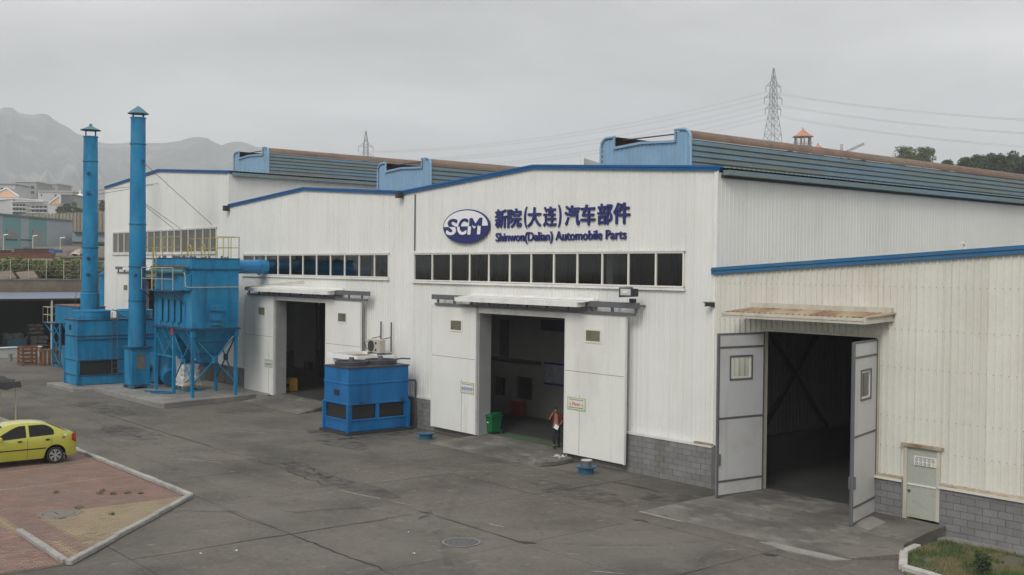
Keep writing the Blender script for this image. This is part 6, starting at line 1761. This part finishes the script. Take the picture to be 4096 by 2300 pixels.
# ------------------------------------------------------------------ warehouse with green and grey stripes
WG = mk('warehouse_green', (.13, .30, .30), .6, var=.05, vs=.2); WS = mk('warehouse_grey', (.31, .34, .37), .6, var=.05, vs=.2); WD = mk('warehouse_door', (.22, .24, .23), .6, var=.1, vs=.3)
wh = thing('warehouse', 'long warehouse striped green and grey beyond the weedy terrace', 'building', at(140, 1000, 190))
A, B = at(-160, 1000, 178), at(288, 1000, 208)
za, zb = 9.0, 9.0
ta, tb = at(-160, 842, 178).z, at(288, 883, 208).z
def wpt(t, f):
    p = A + (B - A) * t
    return Vector((p.x, p.y, 9.0 + ((ta + (tb - ta) * t) - 9.0) * f))
ax = Vector((B.x - A.x, B.y - A.y, 0)).normalized(); nn = Vector((-ax.y, ax.x, 0)); nn = nn if nn.dot(FW) > 0 else -nn
def tu(u):
    lo, hi = 0, 1
    for _ in range(40):
        mdl = (lo + hi) / 2; p = A + (B - A) * mdl - CAMP
        if 2048 + p.dot(RT) / p.dot(FW) * 4408.66 < u:
            lo = mdl
        else:
            hi = mdl
    return lo
edges = [-160, -80, 10, 84, 114, 187, 288]
for k, (u0, u1) in enumerate(zip(edges, edges[1:])):
    a, b = tu(u0), tu(u1)
    MB().add([wpt(a, 0), wpt(b, 0), wpt(b, 1), wpt(a, 1), wpt(a, 0) + nn * .3, wpt(b, 0) + nn * .3, wpt(b, 1) + nn * .3, wpt(a, 1) + nn * .3], [(0, 1, 2, 3), (4, 5, 6, 7), (0, 1, 5, 4), (3, 2, 6, 7), (0, 3, 7, 4), (1, 2, 6, 5)]).build('wall_panel', WG if k in (0, 2, 4) else WS, wh)
MB().add([wpt(0, 1), wpt(1, 1), wpt(1, 1) + nn * 18, wpt(0, 1) + nn * 18], [(0, 1, 2, 3)]).build('roof', WS, wh)
MB().add([wpt(1, 0), wpt(1, 1), wpt(1, 1) + nn * 18, wpt(1, 0) + nn * 18], [(0, 1, 2, 3)]).build('end_wall', WS, wh)
MB().bar(wpt(0, 1) - nn * .1, wpt(1, 1) - nn * .1, .3, .3).build('eave_trim', mk('warehouse_trim', (.12, .16, .17), .6), wh)
def wrect(nm, u0, u1, v0, v1, mt, off=.12):
    a, b = tu(u0), tu(u1)
    pa, pb = A + (B - A) * a, A + (B - A) * b
    def zof(p, v):
        d = (p - CAMP).dot(FW); return at(2048, v, d).z + (at((u0 + u1) / 2, v, d).z - at(2048, v, d).z)
    z0, z1 = zof(pa, v1), zof(pa, v0)
    MB().prism([Vector((pa.x, pa.y, z0)) - nn * off, Vector((pb.x, pb.y, z0)) - nn * off, Vector((pb.x, pb.y, z1)) - nn * off, Vector((pa.x, pa.y, z1)) - nn * off], nn * (off - .02)).build(nm, mt, wh)
wrect('door', 26, 70, 916, 958, WD); wrect('door', 129, 171, 919, 994, WD); wrect('window_slit', 20, 68, 955, 959, STEELD); wrect('window_slit', 84, 125, 957, 961, STEELD)
o = fbox(MB(), -60, 95, 986, 994, 165, 3).build('lean_to', mk('lean_to_grey', (.12, .17, .18), .6)); tag(o, 'low grey lean-to roof before the striped warehouse wall', 'roof')
wb = thing('warehouse', 'grey blue shed building partly hidden by the left chimney', 'building', at(355, 995, 200))
fbox(MB(), 290, 470, 926, 975, 205, 12).build('wall', mk('shed_greyblue', (.25, .31, .34), .6, var=.1, vs=.3), wb)
fbox(MB(), 288, 470, 922, 928, 204, 13).build('roof', mk('shed_roof', (.13, .16, .17), .6), wb)
fbox(MB(), 288, 470, 966, 976, 203.5, .5).build('shutter', STEELD, wb); fbox(MB(), 288, 470, 985, 993, 203, .5).build('shutter', STEELD, wb)
# light poles along the terrace road
for u, v0, v1 in ((14, 940, 1006), (131, 944, 994), (241, 952, 1030)):
    a, b = at(u, v1 + 22, 150), at(u, v0, 150); b.x, b.y = a.x, a.y
    t = thing('lamp_post', {14: 'slim pale lamp post at the left picture edge before the warehouse', 131: 'slim pale lamp post before the second warehouse door', 241: 'slim pale lamp post nearest the left chimney before the warehouse'}[u], 'lamp post', a, 'pale lamp posts along the terrace')
    MB().cyl(a, b, .10, .07, n=8).build('pole', PALE, t); MB().bar(b, b + RT * .6 + Vector((0, 0, .1)), .18, .12).build('lamp_head', SIGNW, t)
# concrete revetment
cw = thing('revetment_wall', 'ribbed beige concrete revetment wall below the apartment blocks', 'wall', at(300, 900, 270))
REV = mk('revetment', (.30, .265, .21), .9, var=.15, vs=.15, dirt=[((.16, .13, .10), .6, (.5, .5, .05), .48, .7)])
a, b = at(60, 860, 290), at(520, 848, 258)
ax2 = Vector((b.x - a.x, b.y - a.y, 0)).normalized(); n2 = Vector((-ax2.y, ax2.x, 0)); n2 = n2 if n2.dot(FW) > 0 else -n2
L2 = Vector((b.x - a.x, b.y - a.y, 0)).length
zt2 = at(400, 850, 268).z
MB().prism([Vector((a.x, a.y, 9)), Vector((b.x, b.y, 9)), Vector((b.x, b.y, zt2)), Vector((a.x, a.y, zt2))], n2 * 2).build('wall_face', REV, cw)
for k in range(int(L2 / 1.6)):
    p = Vector((a.x, a.y, 0)) + ax2 * (1.6 * k + .8)
    MB().prism([p - ax2 * .22 + Vector((0, 0, 9)), p + ax2 * .22 + Vector((0, 0, 9)), p + ax2 * .22 + Vector((0, 0, zt2 + .2)), p - ax2 * .22 + Vector((0, 0, zt2 + .2))], n2 * -.35).build('rib', REV, cw)
# ------------------------------------------------------------------ apartment blocks on the slope
APG = mk('apartment_grey', (.46, .46, .455), .8, var=.06, vs=.1); APW = mk('apartment_white', (.74, .74, .72), .7, var=.05); APP = mk('apartment_peach', (.62, .40, .26), .8, var=.06); APD = mk('apartment_window', (.06, .065, .08), .3, var=.3, vs=.3); APR = mk('apartment_roof', (.20, .20, .21), .8, var=.1, vs=.1)
APC = mk('apartment_concrete', (.30, .295, .285), .85, var=.1, vs=.1)
def block(label, u0, u1, v0, v1, d, depth, mat, wins, d2=None, gable=None, roofmat=None, bal=False):
    t = thing('apartment_block', label, 'building', at((u0 + u1) / 2, v1, d), 'apartment blocks on the slope')
    fbox(MB(), u0, u1, v0, v1 + 40, d, depth, d2).build('wall', mat, t)
    dd2 = d2 or d
    def face(uu0, uu1, vv0, vv1, mt, nm, proud):
        t0, t1 = (uu0 - u0) / (u1 - u0), (uu1 - u0) / (u1 - u0)
        da, db = d + (dd2 - d) * t0, d + (dd2 - d) * t1
        w = fbox(MB(), uu0, uu1, vv0, vv1, da - proud, proud + .05, db - proud).build(nm, mt, t)
        return w
    for (uu0, uu1, vv0, vv1) in wins:
        w = face(uu0, uu1, vv0, vv1, APD, 'window', .15)
        if bal:
            face(uu0 - 1, uu1 + 1, vv1 - 3, vv1 + 1, APW, 'balcony', .9)
    if gable:
        (g0, gp, g1, gv, gt) = gable
        p0, p1, p2 = at(g0, gv, d - .3), at(gp, gt, d - .3), at(g1, gv, d - .3)
        aw_ = Vector((FW.x, FW.y, 0)) * 10
        MB().prism([p0, p2, p1], aw_ * .03).build('gable', APP, t)
        e_ = Vector((0, 0, .35))
        for qa, qb in ((p0, p1), (p1, p2)):
            MB().add([qa + e_, qb + e_, qb + aw_ + e_, qa + aw_ + e_], [(0, 1, 2, 3)]).build('roof_slope', APR, t)
            MB().bar(qa + e_, qb + e_, .4, .3).build('verge', APW, t)
    if roofmat:
        fbox(MB(), u0 - 2, u1 + 2, v0 - 4, v0, d - .5, depth + 1, d2).build('roof', roofmat, t)
    return t
rw_ = RND
block('unfinished grey concrete block highest on the slope at left', 62, 146, 728, 800, 420, 14, APC, [(103, 108, 742, 775), (124, 137, 743, 757), (124, 137, 764, 776), (66, 70, 745, 756)], roofmat=APG)
block('unfinished grey block with stepped roof right of the highest one', 146, 230, 735, 790, 440, 14, APC, [(160, 171, 747, 759), (176, 182, 745, 755), (204, 209, 748, 758), (214, 218, 750, 760)], roofmat=APG)
block('grey wall block with white trim at the far left behind gable', -40, 60, 738, 800, 400, 12, APG, [(2, 12, 750, 758)], roofmat=APR)
block('long plain grey block behind the peach gabled apartments', 152, 290, 766, 800, 380, 12, APG, [(163, 168, 776, 785), (218, 225, 778, 786)], roofmat=APG)
block('apartment block with peach gable at the left picture edge', -40, 76, 788, 860, 330, 14, APG, [(23, 36, 792 + 15 * k, 801 + 15 * k) for k in range(5)], gable=(-40, 26, 76, 789, 757), bal=False)
W3 = [(52 + 13 * i, 62 + 13 * i, 816 + 17 * k, 828 + 17 * k) for i in range(4) for k in range(3)] + [(126 + 16 * i, 139 + 16 * i, 823 + 16 * k, 835 + 16 * k) for i in range(4) for k in range(2)] + [(113, 118, 808 + 17 * k, 816 + 17 * k) for k in range(3)] + [(52 + 14 * i, 60 + 14 * i, 798, 806) for i in range(9)]
block('long balcony apartment block with grey roof beside peach gable end', 49, 196, 796, 862, 322, 12, APG, W3, d2=330, roofmat=APW, bal=True)
t = block('apartment end wall with peach gable beside the conifers', 192, 240, 812, 862, 318, 12, APG, [], gable=(196, 240, 241, 818, 785))
block('tall grey lift tower right of the peach gable end', 241, 288, 780, 850, 335, 9, APC, [(248, 253, 785, 830), (277, 282, 785, 806)], roofmat=APR)
block('small peach house behind conifers near the left chimney', 290, 340, 805, 850, 345, 10, APP, [(300, 306, 815, 822)], roofmat=APR)
block('pale peach house between left chimney and the tall hall', 392, 425, 822, 850, 345, 10, APP, [(400, 405, 830, 838)], roofmat=APR)
# white tent
tn = thing('tent_canopy', 'white pointed tent canopy on the slope near the left chimney', 'tent', at(320, 800, 360))
c = at(320, 770, 360); zb_ = at(320, 800, 360).z
rows = []
for i in range(9):
    f = i / 8; r = 7.0 * (1 - f) ** 1.7 + .05
    rows.append([Vector((c.x + r * math.cos(2 * math.pi * k / 16), c.y + r * math.sin(2 * math.pi * k / 16), zb_ + (c.z - zb_) * f)) for k in range(17)])
MB().grid(rows).build('membrane', mk('tent_white', (.75, .74, .66), .7, var=.05), tn, smooth=True)
MB().cyl(Vector((c.x, c.y, zb_ - 4)), c + Vector((0, 0, .8)), .15, n=8).build('mast', SIGNW, tn)
# trees on the slope
for u, v0, v1, d, r, mt, lb in ((232, 826, 858, 300, 1.5, LEAFD, 'dark conifer left of the pair before the lift tower'), (258, 818, 858, 298, 1.6, LEAFD, 'dark conifer between the two others before lift tower'), (283, 806, 858, 302, 1.9, LEAFD, 'tallest dark conifer near the left chimney on slope'),
                                (303, 826, 858, 296, 1.5, LEAFM, 'rounded green tree right of the conifers'), (322, 832, 858, 298, 1.3, LEAFM, 'small green tree nearest the left chimney on slope'), (415, 805, 852, 300, 2.4, LEAFM, 'olive tree between the left chimney and tall hall')):
    b = at(u, v1 + 8, d); h = (v1 + 8 - v0) / 4408.66 * d
    tree('slope_tree', lb, b, h, r, 12, 120, .32, mt, 'trees on the slope', low=.2)
# ------------------------------------------------------------------ things above the hall roofs on the right
PYS = mk('pylon_steel', (.13, .135, .14), .6)
def pylon(label, u, vt, d, scale, vis):
    top = at(u, vt, d); H = 52 * scale; b = Vector((top.x, top.y, top.z - H))
    t = thing('power_pylon', label, 'pylon', b, 'power pylons on the ridge')
    arm_dir = (RT * .9 + FW * .35); arm_dir.z = 0; arm_dir.normalize(); oth = Vector((-arm_dir.y, arm_dir.x, 0))
    def wid(f):
        return scale * (lerp([(0, 4.2), (.45, 2.6), (.62, 1.35), (.86, 1.1), (1, .12)], f))
    fr = [0, .12, .24, .34, .42, .50, .56, .62, .68, .74, .80, .86, .93, 1]
    def cor(f, a, c_):
        return b + Vector((0, 0, H * f)) + arm_dir * (a * wid(f)) + oth * (c_ * wid(f))
    lat = MB()
    for a, c_ in ((-1, -1), (1, -1), (1, 1), (-1, 1)):
        for f0, f1 in zip(fr, fr[1:]):
            lat.bar(cor(f0, a, c_), cor(f1, a, c_), .16 * scale)
    for f0, f1 in zip(fr, fr[1:]):
        for (a, c_), (a2, c2_) in (((-1, -1), (1, -1)), ((1, -1), (1, 1)), ((1, 1), (-1, 1)), ((-1, 1), (-1, -1))):
            lat.bar(cor(f0, a, c_), cor(f1, a2, c2_), .09 * scale); lat.bar(cor(f0, a2, c2_), cor(f1, a, c_), .09 * scale)
            lat.bar(cor(f1, a, c_), cor(f1, a2, c2_), .09 * scale)
    lat.build('lattice', PYS, t)
    tips = []
    for f, w in ((.845, 4.0), (.745, 4.7), (.65, 4.2)):
        for s in (-1, 1):
            tip = b + Vector((0, 0, H * (f - .008))) + arm_dir * s * w * scale
            m = MB()
            for c_ in (-1, 1):
                m.bar(cor(f, s, c_), tip, .10 * scale).bar(cor(f + .035, s, c_), tip, .10 * scale)
            m.build('cross_arm', PYS, t)
            MB().cyl(tip, tip - Vector((0, 0, 2.6 * scale)), .13 * scale, n=6).build('insulator', PYS, t)
            tips.append(tip - Vector((0, 0, 2.6 * scale)))
    return t, tips
PA, TA = pylon('tall lattice pylon above the sign hall roof, the larger of two', 3095, 272, 500, 1.0, 0)
PB, TB = pylon('distant lattice pylon above the middle roof vents, smaller of two', 1464, 524, 560, .95, 0)
CAB = mk('cable_grey', (.17, .17, .175), .6)
def sag(p, q, s, n=14):
    return [p + (q - p) * (k / n) - Vector((0, 0, 4 * s * (k / n) * (1 - k / n))) for k in range(n + 1)]
for i, (p, q) in enumerate(zip(TA, TB)):
    for dz in (0, .45):
        MB().tube(sag(p - Vector((0, 0, dz)), q - Vector((0, 0, dz)), 6), .022, 4).build('cable', CAB, PA)
for i, p in enumerate(TA):
    q = at(4800, (500, 500, 560, 560, 622, 622)[i], 330 - 12 * (i % 2)); 
    for dz in (0, .45):
        MB().tube(sag(p - Vector((0, 0, dz)), q - Vector((0, 0, dz)), 3), .018, 4).build('cable', CAB, PA)
# pavilions with orange roofs
PAVR = mk('orange_tile', (.46, .19, .11), .8, var=.1); PAVG = mk('pavilion_grey', (.25, .24, .23), .8, var=.1)
def pavilion(label, u, vt, ve, vb, w, d):
    c = at(u, ve, d); zt = at(u, vt, d).z; zb = at(u, vb, d).z; r = w / 4408.66 * d / 2
    t = thing('pavilion', label, 'pavilion', Vector((c.x, c.y, zb)), 'orange roofed pavilions on the hill')
    n = 6
    rg = [Vector((c.x + r * math.cos(math.pi * 2 * k / n + .3), c.y + r * math.sin(math.pi * 2 * k / n + .3), c.z)) for k in range(n)]
    ap = Vector((c.x, c.y, zt)); m = MB(); rr = [[ap] * (n + 1), [Vector(((p.x + c.x) / 2, (p.y + c.y) / 2, c.z + (zt - c.z) * .42)) for p in rg + rg[:1]], rg + rg[:1]]
    m.grid(rr); m.poly(rg); m.build('roof', PAVR, t)
    MB().lathe((c.x, c.y, zt - .1), [(.2, 0), (.25, .25), (.0001, .6)], 10).build('finial', PAVG, t)
    for p in rg:
        q = c + (p - c) * .68; MB().cyl(Vector((q.x, q.y, zb)), Vector((q.x, q.y, c.z)), .28, n=8).build('pillar', PAVG, t)
    MB().lathe((c.x, c.y, zb), [(r * .8, 0), (r * .8, -.6), (.0001, -.6)], 12).lathe((c.x, c.y, zb), [(r * .8, 0), (.0001, 0)], 12).build('deck', PAVG, t)
    for k in range(n):
        p, q = c + (rg[k] - c) * .85, c + (rg[(k + 1) % n] - c) * .85
        MB().bar(Vector((p.x, p.y, zb + 1.0)), Vector((q.x, q.y, zb + 1.0)), .12).bar(Vector((p.x, p.y, zb + .5)), Vector((q.x, q.y, zb + .5)), .1).build('railing', PAVG, t)
    MB().cyl(Vector((c.x, c.y, zb - 14)), Vector((c.x, c.y, zb)), r * .5, n=12).build('tower_base', PAVG, t)
pavilion('orange roofed lookout pavilion beside the tall pylon', 3211, 515, 548, 582, 92, 380)
pavilion('small orange pavilion roof just showing over the roof vent', 3272, 577, 597, 625, 60, 372)
# odd things over the roof line
o = MB().bar(at(3390, 605, 330), at(3455, 575, 330), 1.0, .8).build('inclined_beam', mk('pale_steel', (.35, .35, .35), .6)); tag(o, 'pale inclined conveyor beam showing over the roof vent', 'beam')
MB().bar(at(3396, 602, 331), at(3396, 780, 331), .6, .6).build('prop', PYS, o)
o = MB().cyl(at(3366, 780, 332), at(3366, 577, 332), .45, n=10).build('post', mk('pale_post', (.42, .42, .41), .6)); tag(o, 'short pale post beside the inclined conveyor beam', 'post')
gb = thing('distant_building', 'grey gabled building peeping over the sign hall roof', 'building', at(2360, 680, 150))
fbox(MB(), 2324, 2335, 612, 700, 150, 1).build('pier', APW, gb)
p0, p1 = at(2335, 632, 150.5), at(2400, 652, 152)
MB().prism([p0, p1, Vector((p1.x, p1.y, p1.z - 4)), Vector((p0.x, p0.y, p0.z - 4))], Vector((FW.x, FW.y, 0)) * 6).build('wall', APG, gb)
# trees at the right
tr = [(3615, 588, 660, 235, 3.0, LEAFM, 'leafy tree with spreading twigs over the roof vent at right'), (3690, 590, 655, 232, 2.8, LEAFM, 'second leafy tree, right beside the spreading one'), (3790, 640, 672, 240, 1.6, LEAFD, 'low dark bush between the leafy trees and grove')]
for u, v0, v1, d, r, mt, lb in tr:
    b = at(u, v1 + 25, d); h = (v1 + 25 - v0) / 4408.66 * d
    tree('ridge_tree', lb, b, h, r, 26, 90, .32, mt, 'trees over the roof at right', low=.3)
for k, u in enumerate((3870, 3915, 3970, 4025, 4080, 4145, 4220, 3895, 4000, 4110)):
    v0 = (640, 625, 618, 628, 612, 600, 600, 650, 648, 645)[k]; d = 225 - 6 * (k % 3)
    b = at(u, 760, d); h = (760 - v0) / 4408.66 * d
    tree('grove_tree', ('dark feathery tree of the dense grove at the right edge'), b, h, 2.9, 26, 240, .34, LEAFD, 'dense grove at the right edge', low=.35)
# ------------------------------------------------------------------ mountains
MTN = mk('mountain_scrub', (.055, .065, .05), .95, var=.4, vs=.006, fine=.35, dirt=[((.30, .29, .26), .8, (.008, .008, .012), .52, .64), ((.02, .03, .018), .7, (.012, .012, .012), .48, .62), ((.25, .24, .22), .7, (.03, .03, .03), .58, .68)])
prof = [(-900, 470), (-500, 400), (-250, 440), (0, 418), (31, 416), (57, 422), (83, 438), (124, 446), (161, 433), (181, 436), (218, 467), (270, 495), (301, 518), (332, 534), (404, 560), (482, 561), (519, 555), (586, 557), (659, 560), (726, 547), (773, 534), (809, 532), (840, 542), (876, 568), (902, 557), (931, 552), (978, 555), (1020, 571), (1070, 583), (1130, 596), (1200, 625), (1350, 680), (1700, 760), (2600, 860), (4300, 930), (5200, 960)]
rows = []
NR = 22
for j in range(220):
    u = -900 + 6100 * j / 219
    v = lerp(prof, u)
    D = 2900 + 150 * math.sin(u * .003)
    top = at(u, v, D); col = []
    for i in range(NR + 1):
        f = i / NR
        if f <= .8:
            g = f / .8; d = 1500 + (D - 1500) * g
            q = at(u, 1150, d); zz = 40 + (top.z - 40) * (g ** 1.35)
            ridge = abs(noise.noise(Vector((u * .010 + g * 1.2, g * 2.0, 3)))) * 2 - .5 + .5 * noise.noise(Vector((u * .03, g * 6, 7)))
            zz += ridge * (top.z - 40) * .16 * math.sin(math.pi * g)
        else:
            g = (f - .8) / .2; d = D + 350 * g
            q = at(u, 1150, d); zz = top.z - (top.z - 20) * g
        col.append(Vector((q.x, q.y, zz)))
    rows.append(col)
struct(MB().grid(rows).build('mountains', MTN, smooth=True))
# ------------------------------------------------------------------ haze
hz = MB().box(-3700, 3700, -3700, 3700, -1.2, 560).build('haze', None)
hm_ = bpy.data.materials.new('haze_air'); hm_.use_nodes = True
N, L = hm_.node_tree.nodes, hm_.node_tree.links
N.clear()
ho = N.new('ShaderNodeOutputMaterial'); hv = N.new('ShaderNodeVolumePrincipled')
hv.inputs['Color'].default_value = (.87, .90, .94, 1); hv.inputs['Density'].default_value = .00042; hv.inputs['Anisotropy'].default_value = .2
L.new(hv.outputs[0], ho.inputs['Volume'])
hz.data.materials.append(hm_)
hz['kind'] = 'stuff'
